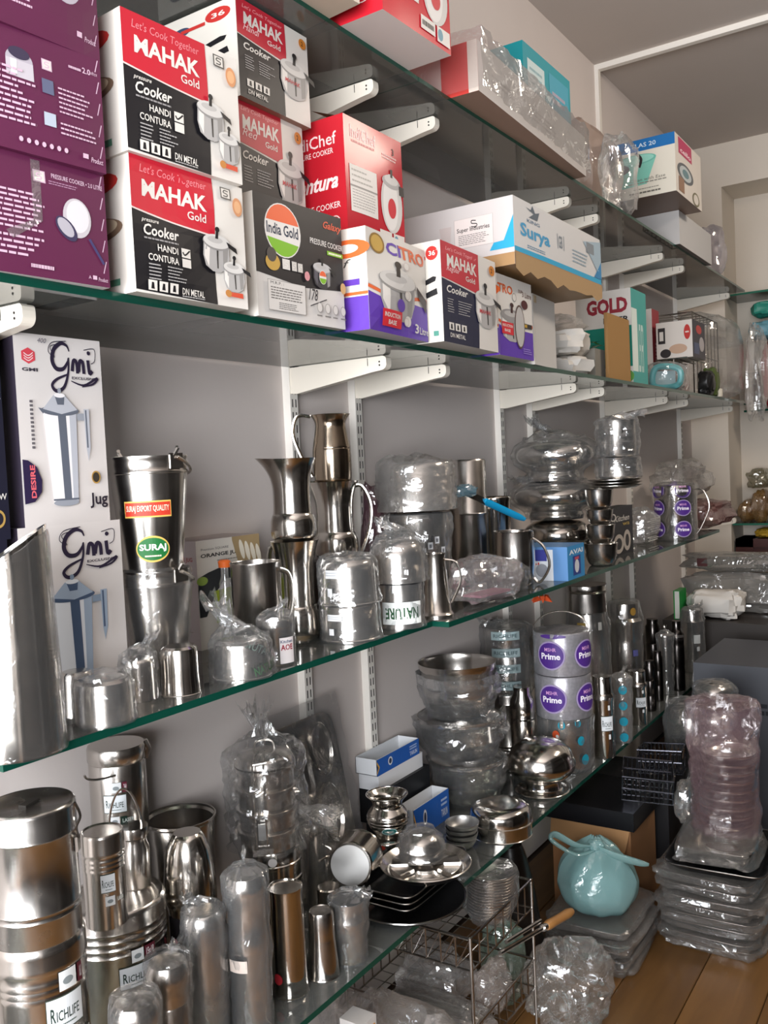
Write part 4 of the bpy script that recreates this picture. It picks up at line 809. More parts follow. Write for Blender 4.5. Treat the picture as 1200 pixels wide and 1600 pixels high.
# small cups at the edge
INV = [(1.0, 0), (1.0, .02), (.97, .04), (.93, .80), (.90, .92), (.80, .985), (.6, 1.0)]
TUM = [(.78, 0), (.80, .02), (.95, .93), (1.0, .965), (1.0, .985), (.97, 1.0)]
t = Pot('steel_tumbler', 'plain steel tumbler standing between cut jug and wrapped pot', 'tumbler', S(124, 1122, 52, 1042, Z3), INV, ST)
t = Pot('steel_pot', 'squat steel pot tightly wrapped in crinkled film on the shelf edge', 'pot', S(165, 1138, 90, 1050, Z3), [(1, 0), (1, .1), (.98, .12), (.97, .80), (.93, .93), (.8, 1)], STW); wrap(t.root, t.prof, t.R, t.H, 7, 1.04, None, .06, FILM)
t = Pot('steel_tumbler', 'film wrapped steel cup with a loose bag end, behind an inverted tumbler', 'tumbler', S(219, 1098, 58, 1022, Z3), INV, STW); wrap(t.root, t.prof, t.R, t.H, 9, 1.06, (0, t.R*.9, t.H*.35, t.R*1.1), .08, FILM)
t = Pot('steel_tumbler', 'bare polished steel tumbler turned upside down near the shelf edge', 'tumbler', S(284, 1090, 64, 1003, Z3), [(1, 0), (1.0, .015), (.96, .03), (.90, .45), (.90, .86), (.86, .95), (.72, 1.0)], ST2)
wp = Pot('steel_pot', 'film wrapped steel pot with printed bag, before the orange jug carton', 'pot', S(380, 1065, 92, 990, Z3), INV, STW); wrap(wp.root, wp.prof, wp.R, wp.H, 11, 1.08, (-wp.R*.3, -wp.R*.9, wp.H*.85, wp.R*1.5), .10, FILM)
P = wp.label(); P.h = .007; P.text('NATURE', .02, .006, .05, .016, '#2f5a34', .03, 0, .2); P.text('ЯUTAN', .005, wp.H*.9, .05, .014, '#55605a', .02, 0, -.5); P.build('bag_print', wp.root)
sc = Pot('spice_canister', 'small steel canister with a red and white paper label under film', 'canister', S(434, 1041, 54, 962, Z3), [(.97, 0), (1, .02), (1, .80), (1.02, .82), (1.04, .84), (1.04, .96), (1.0, 1.0)], STW); wrap(sc.root, sc.prof, sc.R, sc.H, 12, 1.03, (0, sc.R*.6, sc.H*.25, sc.R*.9), .05, FILM)
P = sc.label(); P.h = .004; P.rect(sc.R*.15, sc.H*.05, sc.R*1.0, sc.H*.62, '#dcd6d6'); P.text('AOE', sc.R*.2, sc.H*.34, sc.R*.7, sc.H*.13, '#8f2434', .03); P.text('Kitchen', sc.R*.2, sc.H*.50, sc.R*.7, sc.H*.07, '#3a4a6a', .02); P.build('label', sc.root)
mg = Pot('steel_mug', 'straight sided steel mug with a strap handle behind the small canister', 'mug', SX(405, 1000, 78, 874, Z3, .245), [(.98, 0), (1, .015), (1, .97), (1.02, .985), (1.02, 1)], ST, opened=True)
mg.handle([(1.0, .90), (1.3, .86), (1.42, .70), (1.35, .48), (1.02, .28)], .0075, 1.35, flat=.4)
ob = Pot('oil_bottle', 'tiny clear bottle with an orange cap beside the steel mug', 'bottle', SX(357, 1000, 20, 884, Z3, .165), [(1, 0), (1, .8), (.6, .88), (.6, 1)], FILM2); MB().lathe([(ob.R*.9, ob.H*.99), (ob.R*1.0, ob.H*1.06), (ob.R*.7, ob.H*1.08)], card('#d8672c'), 16).build('cap', ob.root)
# jugs
JUG = smooth_prof([(.84, 0), (.9, .03), (1.0, .09), (1.0, .24), (.91, .33), (.86, .36), (.84, .60), (.88, .76), (1.0, .90), (1.16, 1.0)])
JUG2 = smooth_prof([(.90, 0), (.95, .04), (1.0, .25), (.99, .46), (.97, .50), (.97, .52), (.84, .74), (.80, .88), (1.0, .985), (1.06, 1.0)])
def jug(spec, label, mat=None, spout=None, hang=None, hpts=None, prof=None):
    b = Pot('water_jug', label, 'jug', spec, prof or JUG, mat or ST2, opened=True)
    if spout is not None:
        me = b.body.data; d = Vector((math.cos(spout), math.sin(spout), 0))
        for v in me.vertices:
            t = (v.co.z/b.H-.62)/.38
            if t > 0:
                k = max(0, v.co.normalized().xy.normalized().dot(d.xy)); v.co += d*(b.R*.40*t*t*k**3); v.co.z += b.H*.02*t*k**3
    MB().lathe([(b.R*.80, 0), (b.R*.86, .001), (b.R*.86, .005), (b.R*.8, .006)], ST, 36).build('foot_ring', b.root)
    if hang is not None: b.handle(hpts or [(.80, .93), (1.35, .97), (1.62, .78), (1.45, .52), (.95, .28)], .0058, hang, ST2, flat=.6)
    return b
j1 = jug(S(468, 1004, 66, 842, Z3), 'waisted steel jug on the glass with another jug in its mouth', None, None, -2.0, [(.80, .93), (1.2, .94), (1.35, .80), (1.2, .6), (.85, .5)])
z = j1.c.z+j1.H*.985; c = Vector((j1.c.x, j1.c.y, z)); R = 70*fw(c)/FPX/2
j2 = jug((c, R, height(c, R*1.05, 716)), 'wide lipped steel jug tilting its spout, perched on a waisted jug', None, -1.57)
# stand: dark pan under the back jugs
c, R, H = SX(528, 900, 92, 868, Z3, .12)
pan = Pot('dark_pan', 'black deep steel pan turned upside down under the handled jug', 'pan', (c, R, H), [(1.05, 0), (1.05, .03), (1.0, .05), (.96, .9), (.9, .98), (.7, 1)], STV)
z = c.z+H; c2 = Vector((c.x, c.y, z)); R2 = 68*fw(c2)/FPX/2
j3 = jug((c2, R2, height(c2, R2, 752)), 'steel jug with handle towards the wrapped pots, under an upright jug', None, -2.2, 1.45, [(.86, .92), (1.3, .92), (1.66, .68), (1.55, .36), (1.08, .02)])
z = c2.z+j3.H*.99; c3 = Vector((c.x, c.y, z)); R3 = 60*fw(c3)/FPX/2
j4 = jug((c3, R3, height(c3, R3, 646)), 'tarnished steel jug on top of the handled jug, with a looping handle', steel('tarnished_steel', '#b5a592', .16, .1, 7), None, -1.5, [(1.02, .98), (1.7, .99), (1.95, .75), (1.65, .45), (1.05, .10)], JUG2)
# wrapped tumblers with tags
def tags(P, R, H, side=-.75):
    P.h = .006; P.rect(R*side, H*.62, R*(side+.5), H*.80, '#e3e3e3'); P.lines(R*side, H*.66, R*(side+.48), H*.77, 2, '#a9adb2', .4, .1, 1); P.rect(R*(side+.05), H*.22, R*(side+.22), H*.40, '#e3e3e3')
ta = Pot('steel_tumbler', 'film wrapped steel tumbler with white tags, lower of a pair', 'tumbler', S(549, 1005, 92, 936, Z3), [(1, 0), (1, .03), (.97, .06), (.93, .95), (.9, 1)], STW); wrap(ta.root, ta.prof, ta.R, ta.H, 15, 1.04, None, .05, FILM, lift=.001); P = ta.label(); tags(P, ta.R, ta.H); P.build('tag', ta.root)
c = ta.c+Vector((0, 0, ta.H+.002)); tb_ = Pot('steel_tumbler', 'film wrapped steel tumbler with white tags, resting on its twin', 'tumbler', (c, ta.R*.99, height(c, ta.R, 868)), INV, STW); wrap(tb_.root, tb_.prof, tb_.R, tb_.H, 16, 1.04, None, .07, FILM); P = tb_.label(); tags(P, tb_.R, tb_.H); P.build('tag', tb_.root)
na = Pot('steel_canister', 'wrapped steel canister with an upside down paper label', 'canister', S(627, 984, 72, 906, Z3), [(1, 0), (1, .04), (.97, .08), (.96, 1)], STW); wrap(na.root, na.prof, na.R, na.H, 17, 1.05, None, .06, FILM, lift=.001)
P = na.label(); P.h = .006; P.rect(-na.R*.75, na.H*.12, na.R*.9, na.H*.62, '#dcdfdc'); P.text('NATURE', na.R*.75, na.H*.50, na.R*1.35, na.H*.26, '#1e4a2a', .03, 0, math.pi); P.build('label', na.root)
c = na.c+Vector((0, 0, na.H+.004)); na2 = Pot('steel_pot', 'dome topped steel pot in film standing on the upside down labelled canister', 'pot', (c, na.R*1.16, height(c, na.R, 838)), [(1, 0), (1, .04), (.97, .08), (.97, .55), (.9, .82), (.68, .96), (.4, 1)], STW); wrap(na2.root, na2.prof, na2.R, na2.H, 18, 1.05, (0, -na2.R*.6, na2.H*.3, na2.R*1.0), .08, FILM)
sj = Pot('creamer_jug', 'small tapered steel creamer with a thin handle at the glass joint', 'jug', S(682, 966, 56, 862, Z3), [(1, 0), (1, .03), (.86, .08), (.62, .92), (.66, 1)], ST, opened=True); sj.handle([(.62, .9), (1.25, .84), (1.45, .55), (.9, .2)], .003, 1.4)
# back row: wrapped cooking pots
ck = Pot('cooking_pot', 'film wrapped steel pot with printed bag beneath the topmost wrapped pot', 'pot', SX(655, 880, 92, 800, Z3, .20), [(.95, 0), (1, .05), (1, .95), (1.02, 1)], STD); wrap(ck.root, ck.prof, ck.R, ck.H, 21, 1.06, None, .12, FILM, lift=.002)
P = ck.label(); P.h = .010
for i in range(7): P.rect(-ck.R*.6+i*ck.R*.22, ck.H*(.55+.06*(i % 3)), -ck.R*.6+i*ck.R*.22+.012, ck.H*(.55+.06*(i % 3))+.018, '#d2d4d8'); P.rect(-ck.R*.6+i*ck.R*.22+.003, ck.H*(.55+.06*(i % 3))+.004, -ck.R*.6+i*ck.R*.22+.009, ck.H*(.55+.06*(i % 3))+.013, '#6b6d72')
P.build('bag_print', ck.root)
c = ck.c+Vector((0, 0, ck.H+.010)); c2k = Pot('cooking_pot', 'broad film wrapped steel pot topmost among the bagged pots', 'pot', (c, 120*fw(c)/FPX/2, height(c, ck.R*1.2, 724)), [(1, 0), (1, .06), (.98, .1), (.97, .9), (.9, 1)], STW); wrap(c2k.root, c2k.prof, c2k.R, c2k.H, 22, 1.03, (0, -c2k.R*.9, -c2k.H*.5, c2k.R*.6), .09, FILM2)
k1 = Pot('saucepan', 'bare steel saucepan under an upturned one behind the bagged pots', 'pan', SX(733, 840, 62, 800, Z3, .13), [(.96, 0), (1, .02), (1, .97), (1.04, 1)], ST, opened=True)
c = k1.c+Vector((0, 0, k1.H+.03)); k2 = Pot('saucepan', 'upturned bare steel saucepan on top behind the bagged pots', 'pan', (c-Vector((0, 0, .03)), k1.R*.98, height(c, k1.R, 718)+.03), [(1.03, 0), (1, .02), (1, .96), (.94, 1)], ST)
k3 = Pot('steel_cup', 'short tilted steel cup beside the blue handled tool', 'cup', SX(775, 835, 52, 775, Z3, .16), TUM, ST2, opened=True)
# blue handled tool
p = atx(790, 800, .27); tl = thing('kitchen_knife', 'bright blue plastic handled tool lying across the bagged pots', 'tool', (.30, p.y-.02, p.z))
A_, B2 = atx(757, 783, .27)-Vector(tl.location), atx(820, 812, .30)-Vector(tl.location); MB().tube(catmull([A_, A_*.4+B2*.6, B2], 5), [.011]*8+[.010, .008, .006], card('#1a9cd0', .3), 8, flat=.45).build('handle', tl); MB().ribbon([A_+(A_-B2)*.6, A_], (0, 0, .02), .0015, ST).build('blade', tl)
blob('plastic_wrap', None, None, A_+(A_-B2)*.45-Vector((0, 0, .015)), (.05, .10, .035), 3, film('film_blue', '#8fc4dc', .4, .1), .3, parent=tl, flatbase=False)
# clear bag with pink strips
p = atz(770, 945, Z3); cb = blob('plastic_bag', 'crumpled clear bag with pink lettering strip lying on the glass edge', 'bag', (p.x-.04, p.y+.05, Z3), (.13, .26, .12), 27, film('film_pinkish', '#ece4e6', .14, .12), .30, power=.75, rz=-.1)
MB().box((0.0, 0, .022), (.055, .14, .006), card('#b97c8c', .5)).build('pink_strip', cb, False)
p = atz(822, 925, Z3); s2 = Pot('steel_bowl', 'small steel bowl in a knotted clear bag overhanging the glass edge', 'bowl', (Vector((p.x-.05, p.y+.03, Z3)), .036, .055), [(.6, 0), (.8, .1), (.95, .5), (1, 1)], STW, opened=True); wrap(s2.root, s2.prof, s2.R, s2.H, 31, 1.12, (s2.R*.9, s2.R*.3, -s2.H*.6, s2.R*1.2), .12, FILM)
m2 = Pot('steel_mug', 'barrel sided steel mug with black wire handle by the blue carton', 'mug', S(806, 917, 64, 827, Z3), [(.86, 0), (.9, .02), (1.0, .4), (1.0, .6), (.95, .98), (.97, 1)], STD, opened=True); m2.handle([(.98, .86), (1.5, .70), (1.75, .35), (1.25, .05), (.95, .12)], .004, 1.2)
AB = fbox('tumbler_carton', 'small blue and white tumbler carton at the glass edge', 'box', (888, 908), (914, 898), Z3, 855, .16, '#2f86bd', '#5a86b8', seed=41, bulge=.0005)
P = AB.pf(); P.text('AVAI', .1, .74, .8, .14, '#e3e8ee', .03); P.rect(.3, .1, .75, .68, '#2a3f88'); P.ell(.52, .36, .13, .2, '#cfd3d8'); P.rect(.4, .56, .64, .64, '#c04a5a'); P.build('front_print', AB.root)
Q = AB.ps(); Q.rect(0, 0, .72, .92, '#d6dadf'); Q.rect(0, .58, .6, .92, '#3a3f8f'); Q.text('Steel', .05, .46, .4, .08, '#c0392b', .02); Q.ell(.5, .3, .12, .2, '#8d9097'); Q.poly([(.0, .1), (.25, .1), (.25, .3), (.1, .35), (0, .3)], '#d8552c'); Q.build('side_print', AB.root)
# handi stack
HANDI = smooth_prof([(.62, 0), (.64, .10), (.60, .22), (.70, .30), (.92, .42), (1.0, .60), (.94, .80), (.72, .94), (.4, 1.0)])
h1 = Pot('steel_handi', 'round bellied steel handi standing directly on the glass behind the blue carton', 'handi', SX(872, 870, 104, 808, Z3, .20), HANDI, ST2)
c = h1.c+Vector((0, 0, h1.H+.002)); h2 = Pot('steel_handi', 'film wrapped steel handi between two other handis', 'handi', (c, 132*fw(c)/FPX/2, height(c, h1.R, 752)), HANDI, ST2); wrap(h2.root, h2.prof, h2.R, h2.H, 33, 1.04, (0, -h2.R*1.0, h2.H*.1, h2.R*.5), .07, FILM3, lift=.001)
c = h2.c+Vector((0, 0, h2.H+.006)); h3 = Pot('steel_handi', 'film wrapped steel handi crowning the handi stack, bag mouth upright', 'handi', (c, 122*fw(c)/FPX/2, height(c, h2.R*.95, 685)), HANDI, ST2); wrap(h3.root, h3.prof, h3.R, h3.H, 34, 1.05, (0, -h3.R*.6, h3.H*.45, h3.R*.5), .09, FILM)
# bowl tower, plates, bagged pots
BOWL = smooth_prof([(.55, 0), (.72, .08), (.9, .4), (1.0, .95), (1.03, 1.0)], 3)
b0 = S(940, 886, 52, 846, Z3); z = Z3
BT = []
for i, (wp_, vt_) in enumerate(((52, 846), (46, 818), (42, 795), (44, 764))):
    c = Vector((b0[0].x, b0[0].y, z)); R = wp_*fw(c)/FPX/2; H = height(c, R, vt_); b = Pot('steel_bowl', ['steel bowl at the foot of the bowl tower', 'second steel bowl up in the bowl tower', 'third steel bowl up in the bowl tower', 'topmost steel bowl of the tower, carrying plates'][i], 'bowl', (c, R, H), BOWL, ST, 28, 'tower of bowls beyond the handis', opened=True); z += H+.001; BT.append(b)
bc = Vector((b0[0].x+.035, b0[0].y+.06, z))
for i in range(3): Pot('steel_plate', 'steel dinner plate in the pile on the bowl tower', 'plate', (bc+Vector((0, 0, .010*i)), 84*fw(bc)/FPX/2, .010), [(.6, 0), (.75, .1), (.92, .7), (1, .9), (1, 1)], STD, 32, 'plates on the bowl tower', opened=True)
zz = z+.031; c = Vector((bc.x-.01, bc.y+.07, zz)); u1 = Pot('steel_pot', 'bagged steel pot on the plate pile, under a striped bagged pot', 'pot', (c, 62*fw(c)/FPX/2, .07), [(.9, 0), (1, .1), (1, .9), (1.04, 1)], ST); wrap(u1.root, u1.prof, u1.R, u1.H, 41, 1.06, None, .1, FILM, lift=.001)
c = c+Vector((0, 0, .074)); u2 = Pot('steel_pot', 'bagged bright steel pot, highest above the plate pile', 'pot', (c, 56*fw(c)/FPX/2, height(c, u1.R, 656)), [(.92, 0), (1, .1), (1, .9), (1.04, 1)], ST); wrap(u2.root, u2.prof, u2.R, u2.H, 42, 1.08, (0, u2.R*1.5, u2.H*.1, u2.R*.8), .14, FILM)
KB = fbox('cutlery_carton', 'black carton with pale swirl artwork beside the bowl tower', 'box', (954, 872), (990, 862), Z3, 795, .055, '#1a1a1c', '#202024', x=.36, seed=43, bulge=.0005)
P = KB.pf(); P.text('Kitchen', .2, .70, .65, .12, '#cfcac2', .01, .4); P.text('wa', .55, .60, .3, .06, '#b59a4c', .01); P.ell(.36, .24, .22, .20, '#b5aba0'); P.ell(.36, .24, .13, .12, '#2a2727'); P.ell(.72, .28, .16, .22, '#b5aba0'); P.ell(.72, .28, .08, .13, '#2a2727'); P.ell(.15, .80, .12, .08, '#cfcac2', 16); P.ell(.15, .80, .08, .055, '#1a1a1c', 16); P.build('front_print', KB.root)
p = atx(1005, 850, .30); st_ = blob('plastic_pack', 'clear bag of white striped slips between the black carton and foil canister', 'pack', (.29, p.y-.02, Z3), (.14, .16, .15), 45, FILM2, .25, power=.6)
rnd = random.Random(3); mb = MB()
for i in range(12): mb.box((.05+.02*rnd.random(), rnd.uniform(-.03, .04), .015+i*.008), (.002, .12, .003), card('#d9d6d0'))
tag(mb.build('slips', st_, False), kind='stuff')
PRIME = '#4a2a7c'
def prime(pot, us, vs, rr, off=.0055):
    P = pot.label(); P.h = off
    for v in vs:
        for u in us:
            a = u*pot.R; P.ell(a, v*pot.H, rr*1.12, rr*1.12, '#9a8ab0'); P.ell(a, v*pot.H, rr, rr, PRIME); P.text('Prime', a-rr*.75, v*pot.H-rr*.30, rr*1.5, rr*.48, '#efe9f2', .03); P.text('MSHR', a-rr*.45, v*pot.H+rr*.32, rr*.9, rr*.28, '#cf9ac9', .01)
    P.build('bag_print', pot.root)
pc = Pot('foil_canister', 'silver canister with purple round stickers and a side handle', 'canister', S(1057, 846, 62, 757, Z3), [(.97, 0), (1, .02), (1, .78), (1.03, .80), (1.03, .95), (.98, 1)], ST); wrap(pc.root, pc.prof, pc.R, pc.H, 47, 1.02, None, .03, FILM3); prime(pc, (-.9, .35), (.22, .60, .92), pc.R*.36); pc.handle([(1.0, .92), (1.45, .88), (1.7, .6), (1.3, .25), (1.05, .12)], .003, 1.2)
p = atx(1112, 832, .36); blob('plastic_bag', 'crumpled bag of dull red goods at the far end of the jug shelf', 'bag', (.33, p.y-.10, Z3), (.28, .46, .14), 49, film('film_red', '#8a4a48', .55, .12), .35, power=.8)
blob('plastic_bag', 'cloudy bag with a printed flap slumped above dull red goods', 'bag', (.22, p.y-.02, Z3+.13), (.26, .42, .20), 51, FILM2, .40, power=.8)
# ================================================================ lowest shelf: canisters and tumblers
def richlife(pot, u0, v0, w, h, size=None, laser=True, lw=1.0):
    R, H = pot.R, pot.H; rc = max(rad_at(pot.prof, q) for q in (v0, v0+h*.25, v0+h*.5, v0+h*.75, v0+h)); P = pot.label(rc); P.rect(u0, v0, u0+w, v0+h, '#3a4038'); P.rect(u0+w*.02, v0+h*.04, u0+w*.98, v0+h*.96, '#d9dde0'); P.text('R', u0+w*.10, v0+h*.30, w*.12, h*.42, '#2b3a34', .02); P.text('ICHLIFE', u0+w*.24, v0+h*.30, w*.62, h*.30, '#2b3a34', .01); P.lines(u0+w*.3, v0+h*.14, u0+w*.75, v0+h*.22, 1, '#5b6a64', .5, 0, 1); P.build('label', pot.root)
    if size:
        P = pot.label(max(rc, rad_at(pot.prof, v0+h*1.2), rad_at(pot.prof, v0+h*1.4), R*1.018)); s = h*.55; P.rect(u0+w*.35, v0+h*1.12, u0+w*.35+s, v0+h*1.12+s, '#d4d6d6'); P.ell(u0+w*.35+s/2, v0+h*1.12+s*.45, s*.3, s*.2, '#7d8486'); P.rect(u0+w*.35+s*1.1, v0+h*1.12, u0+w*1.05, v0+h*1.12+s, '#5a1f2c'); P.text(size, u0+w*.35+s*1.25, v0+h*1.12+s*.2, w*.95-w*.35-s*1.1, s*.6, '#e3dfe0', .02); P.build('size_tag', pot.root)
    if laser:
        P = pot.label(rc); s = h*.5; P.rect(u0+w*.25, v0-s*1.4, u0+w*.25+s, v0-s*.4, '#d4d6d6'); P.ell(u0+w*.25+s/2, v0-s*.92, s*.3, s*.2, '#7d8486'); P.rect(u0+w*.25+s*1.1, v0-s*1.35, u0+w*.98, v0-s*.45, '#20352c'); P.text('LASER', u0+w*.25+s*1.3, v0-s*1.1, w*.5, s*.42, '#d9dfd9', .02); P.build('laser_tag', pot.root)
def can_prof(lid=.16, rings=(.12, .17, .22), over=.025):
    p = [(.985, 0), (1, .01)]
    for r in rings: p += [(1, r-.012), (1.018, r), (1, r+.012)]
    p += [(1, 1-lid-.01), (1.02, 1-lid), (1+over+.01, 1-lid+.006), (1+over, 1-lid+.02), (1+over, .965), (1+over-.01, .985), (.97, 1.0), (.90, .997), (.86, .988), (0, .988)]
    return p
ca = Pot('steel_canister', 'tall steel canister carrying the coin bank', 'canister', SX(66, 1560, 138, 1424, Z4, .27), can_prof(.11, (.78, .81, .84)), ST, 48)
richlife(ca, ca.R*.05, ca.H*.635, ca.R*.90, ca.H*.15, '10x12')
c = ca.c+Vector((0, 0, ca.H*.995)); R = 134*fw(c)/FPX/2
bk = Pot('coin_bank', 'steel coin bank with slotted lid on a tall canister', 'coin bank', (c, R, height(c, R, 1232)), can_prof(.22, (.20, .25)), STB, 48)
A_ = Matrix.Rotation(.9, 3, 'Z'); MB().box((0, 0, bk.H*.9905), (bk.R*.5, .013, .0044), SL, A_ @ Vector((0, 1, 0)), A_ @ Vector((1, 0, 0))).build('coin_slot', bk.root, False)
h_ = MB(); M = Matrix.Rotation(1.25, 3, 'Z'); h_.box(M @ Vector((bk.R*1.04, 0, bk.H*.66)), (.004, .016, .022), ST, M @ Vector((1, 0, 0)), M @ Vector((0, 1, 0))); h_.tube(catmull([M @ Vector((bk.R*1.03, 0, bk.H*.97)), M @ Vector((bk.R*1.12, .004, bk.H*.86)), M @ Vector((bk.R*1.03, 0, bk.H*.78)), M @ Vector((bk.R*1.08, 0, bk.H*.70))], 5), .0022, ST, 6); h_.build('clasp', bk.root)
cb_ = Pot('steel_canister', 'broad steel canister with a size tag behind the tall canister', 'canister', SX(188, 1560, 152, 1366, Z4, .14), can_prof(.13, (.72, .77, .82)), ST, 48)
richlife(cb_, cb_.R*.0, cb_.H*.50, cb_.R*.75, cb_.H*.15, '15x18', False)
zt = cb_.c.z+cb_.H*.989; c0 = atx(170, 1430, .21); c = Vector((.205, c0.y, zt)); R = 64*fw(c)/FPX/2
sm = Pot('steel_canister', 'small ringed steel canister standing on the broad canister lid', 'canister', (c, R, height(c, R, 1285)), can_prof(.22, (.62, .67, .72)), ST); richlife(sm, -sm.R*.2, sm.H*.40, sm.R*.7, sm.H*.2, None, True)
c0 = atx(214, 1390, .155); c = Vector((.145, c0.y+.01, zt)); R = 44*fw(c)/FPX/2
mk = Pot('milk_can', 'slim steel milk can with a wire bail on the broad lid', 'milk can', (c, R, height(c, R, 1282)), [(.95, 0), (1, .03), (1, .62), (.82, .74), (.82, .80), (1.0, .84), (1.02, .97), (.98, 1)], ST)
hp = [Vector((0, mk.R*1.15*math.sin(t)-.015, mk.H*.78+mk.H*.95*math.cos(t)*(.9 if math.cos(t) > 0 else .25))) for t in [-1.75+i*3.5/26 for i in range(27)]]; MB().tube(hp, .0022, ST, 6).build('bail_handle', mk.root)
hid = Pot('steel_canister', 'steel canister hidden behind the broad canister, holding a milk can', 'canister', SX(185, 1400, 52, 1284, Z4, .045), can_prof(), ST)
c = hid.c+Vector((.020, 0, hid.H*.99)); R = 86*fw(c)/FPX/2
rm = Pot('milk_can', 'labelled steel milk can under the glass with a raised wire bail', 'milk can', (c, R, height(c, R, 1150)), [(.97, 0), (1, .02), (1, .80), (.98, .82), (1.03, .84), (1.03, .97), (.99, 1)], ST)
richlife(rm, -rm.R*.55, rm.H*.32, rm.R*.8, rm.H*.2, '7x9', True)
for s_ in (1, -1):
    t_ = [Vector((.02*s_, rm.R*1.05*math.sin(a), rm.H*.86+rm.R*1.5*math.cos(a))) for a in [-1.6+i*3.2/20 for i in range(21)]]
hp = [Vector((rm.R*1.0*(1-math.cos(t))*.9, rm.R*1.08*math.cos(t/1.0)*1.0-.0, rm.H*.86-rm.R*.4*math.sin(t))) for t in [i*math.pi/20 for i in range(21)]]
MB().tube(hp, .0024, ST, 6).build('bail_handle', rm.root)
MB().tube([(0, rm.R*1.02, rm.H*.80), (0, rm.R*1.15, rm.H*.90), (0, rm.R*1.02, rm.H*1.0)], .005, ST, 6).build('lug', rm.root)
# large rimmed pot by the wall
Pot('cooking_pot', 'wide rimmed steel pot against the wall behind the inverted pot', 'pot', SX(285, 1340, 104, 1256, Z4, .085), [(.9, 0), (.95, .02), (.97, .85), (1.0, .9), (1.0, .97), (1.06, .985), (1.06, 1)], STD, opened=True)
bs_ = Pot('spice_canister', 'black canister with red floral print under the inverted pot', 'canister', SX(302, 1470, 70, 1404, Z4, .19), [(.97, 0), (1, .02), (1, .97), (.95, 1)], card('#191718', .25))
P = bs_.label(); rnd = random.Random(5)
for i in range(14): P.ell(rnd.uniform(-.9, .9)*bs_.R, bs_.H*rnd.uniform(.6, .95), .006, .006, rnd.choice(['#8f2733', '#d6cfc9', '#5a4a4a']))
P.build('floral_print', bs_.root)
c = bs_.c+Vector((0, 0, bs_.H)); R = 80*fw(c)/FPX/2
Pot('steel_pot', 'mirror bright steel pot upside down on the floral canister', 'pot', (c, R, height(c, R*.5, 1292)), smooth_prof([(.88, 0), (.92, .08), (1.0, .20), (.98, .45), (.86, .75), (.66, .93), (.52, 1.0)]), ST2)
# front row
SHK = smooth_prof([(.72, 0), (.76, .05), (.80, .40), (.78, .62), (.86, .68), (1.0, .78), (.98, .92), (.8, 1.0)], 3)
t = Pot('steel_bottle', 'film wrapped dome lidded bottle beside the labelled canister foot', 'bottle', SX(212, 1590, 76, 1540, Z4, .365), [(.9, 0), (.95, .03), (.95, .80), (1, .83), (1, .93), (.8, .985), (.3, 1)], STW); wrap(t.root, t.prof, t.R, t.H, 51, 1.03, None, .06, FILM3)
t = Pot('steel_bottle', 'ribbed steel shaker bottle in film with a rounded lid', 'bottle', SX(266, 1590, 68, 1482, Z4, .315), [(.86, 0), (.9, .02), (.9, .66), (.87, .67), (.9, .69), (.87, .71), (.92, .74), (.9, .77), (1, .80), (1, .92), (.82, .985), (.3, 1)], STW); wrap(t.root, t.prof, t.R, t.H, 52, 1.04, (0, t.R*.5, t.H*.05, t.R*.8), .06, FILM3)
t = Pot('steel_bottle', 'tall straight steel bottle in clear film', 'bottle', SX(326, 1590, 64, 1408, Z4, .295), [(.93, 0), (.97, .01), (.97, .30), (1, .31), (1, .90), (.96, .97), (.8, 1)], STB); wrap(t.root, t.prof, t.R, t.H, 53, 1.04, (0, -t.R*.8, t.H*.06, t.R*.9), .07, FILM)
t = Pot('steel_tumbler', 'stacked tumblers in a knotted clear bag with a paper sticker', 'tumbler', SX(394, 1580, 64, 1352, Z4, .335), [(.9, 0), (.94, .02), (.92, .50), (1.0, .53), (1.0, .60), (.9, .66), (.92, .86), (1, .88), (1, .95), (.85, 1)], STD); wrap(t.root, t.prof, t.R, t.H, 54, 1.06, (0, 0, t.H*.10, t.R*.6), .10, FILM)
P = t.label(); P.h = .007; P.rect(-t.R*.9, t.H*.44, -t.R*.1, t.H*.52, '#d2c4ba'); P.text('Short', -t.R*.8, t.H*.48, t.R*.5, t.H*.02, '#4a3a34', .01); P.build('sticker', t.root)
BLT = [(1.06, 0), (1.08, .01), (1.0, .05), (.98, .14), (.99, .15), (.97, .17), (.95, .95), (.97, .97), (.97, 1), (.93, 1), (.9, .985), (0, .985)]
t = Pot('steel_tumbler', 'tall mirror polished tumbler with a red sticker near its foot', 'tumbler', S(455, 1562, 56, 1372, Z4), BLT, ST2, 40)
P = t.label(); P.h = .001; P.ell(-t.R*.7, t.H*.18, t.R*.28, t.R*.30, '#a3262e'); P.build('sticker', t.root)
t2 = Pot('steel_tumbler', 'ribbed steel tumbler turned upside down beside the tall red stickered tumbler', 'tumbler', S(507, 1536, 50, 1410, Z4), [(1.0, 0), (1.02, .01), (.98, .03)]+[(x, z) for i in range(9) for x, z in ((.975-.018*i, .06+i*.06), (.955-.018*i, .085+i*.06))]+[(.80, .65), (.78, .95), (.72, 1), (.68, .985), (0, .98)], STD, 36)
t = Pot('steel_cup', 'lidded steel cup in a slack clear bag at the glass edge', 'cup', S(549, 1512, 52, 1392, Z4), [(.80, 0), (.84, .02), (.92, .55), (1.0, .60), (1.0, .70), (.92, .74), (1.05, .97), (1.05, 1)], STW, opened=True); wrap(t.root, t.prof, t.R, t.H, 55, 1.10, (0, t.R*1.2, -t.H*.05, t.R*1.1), .10, FILM)
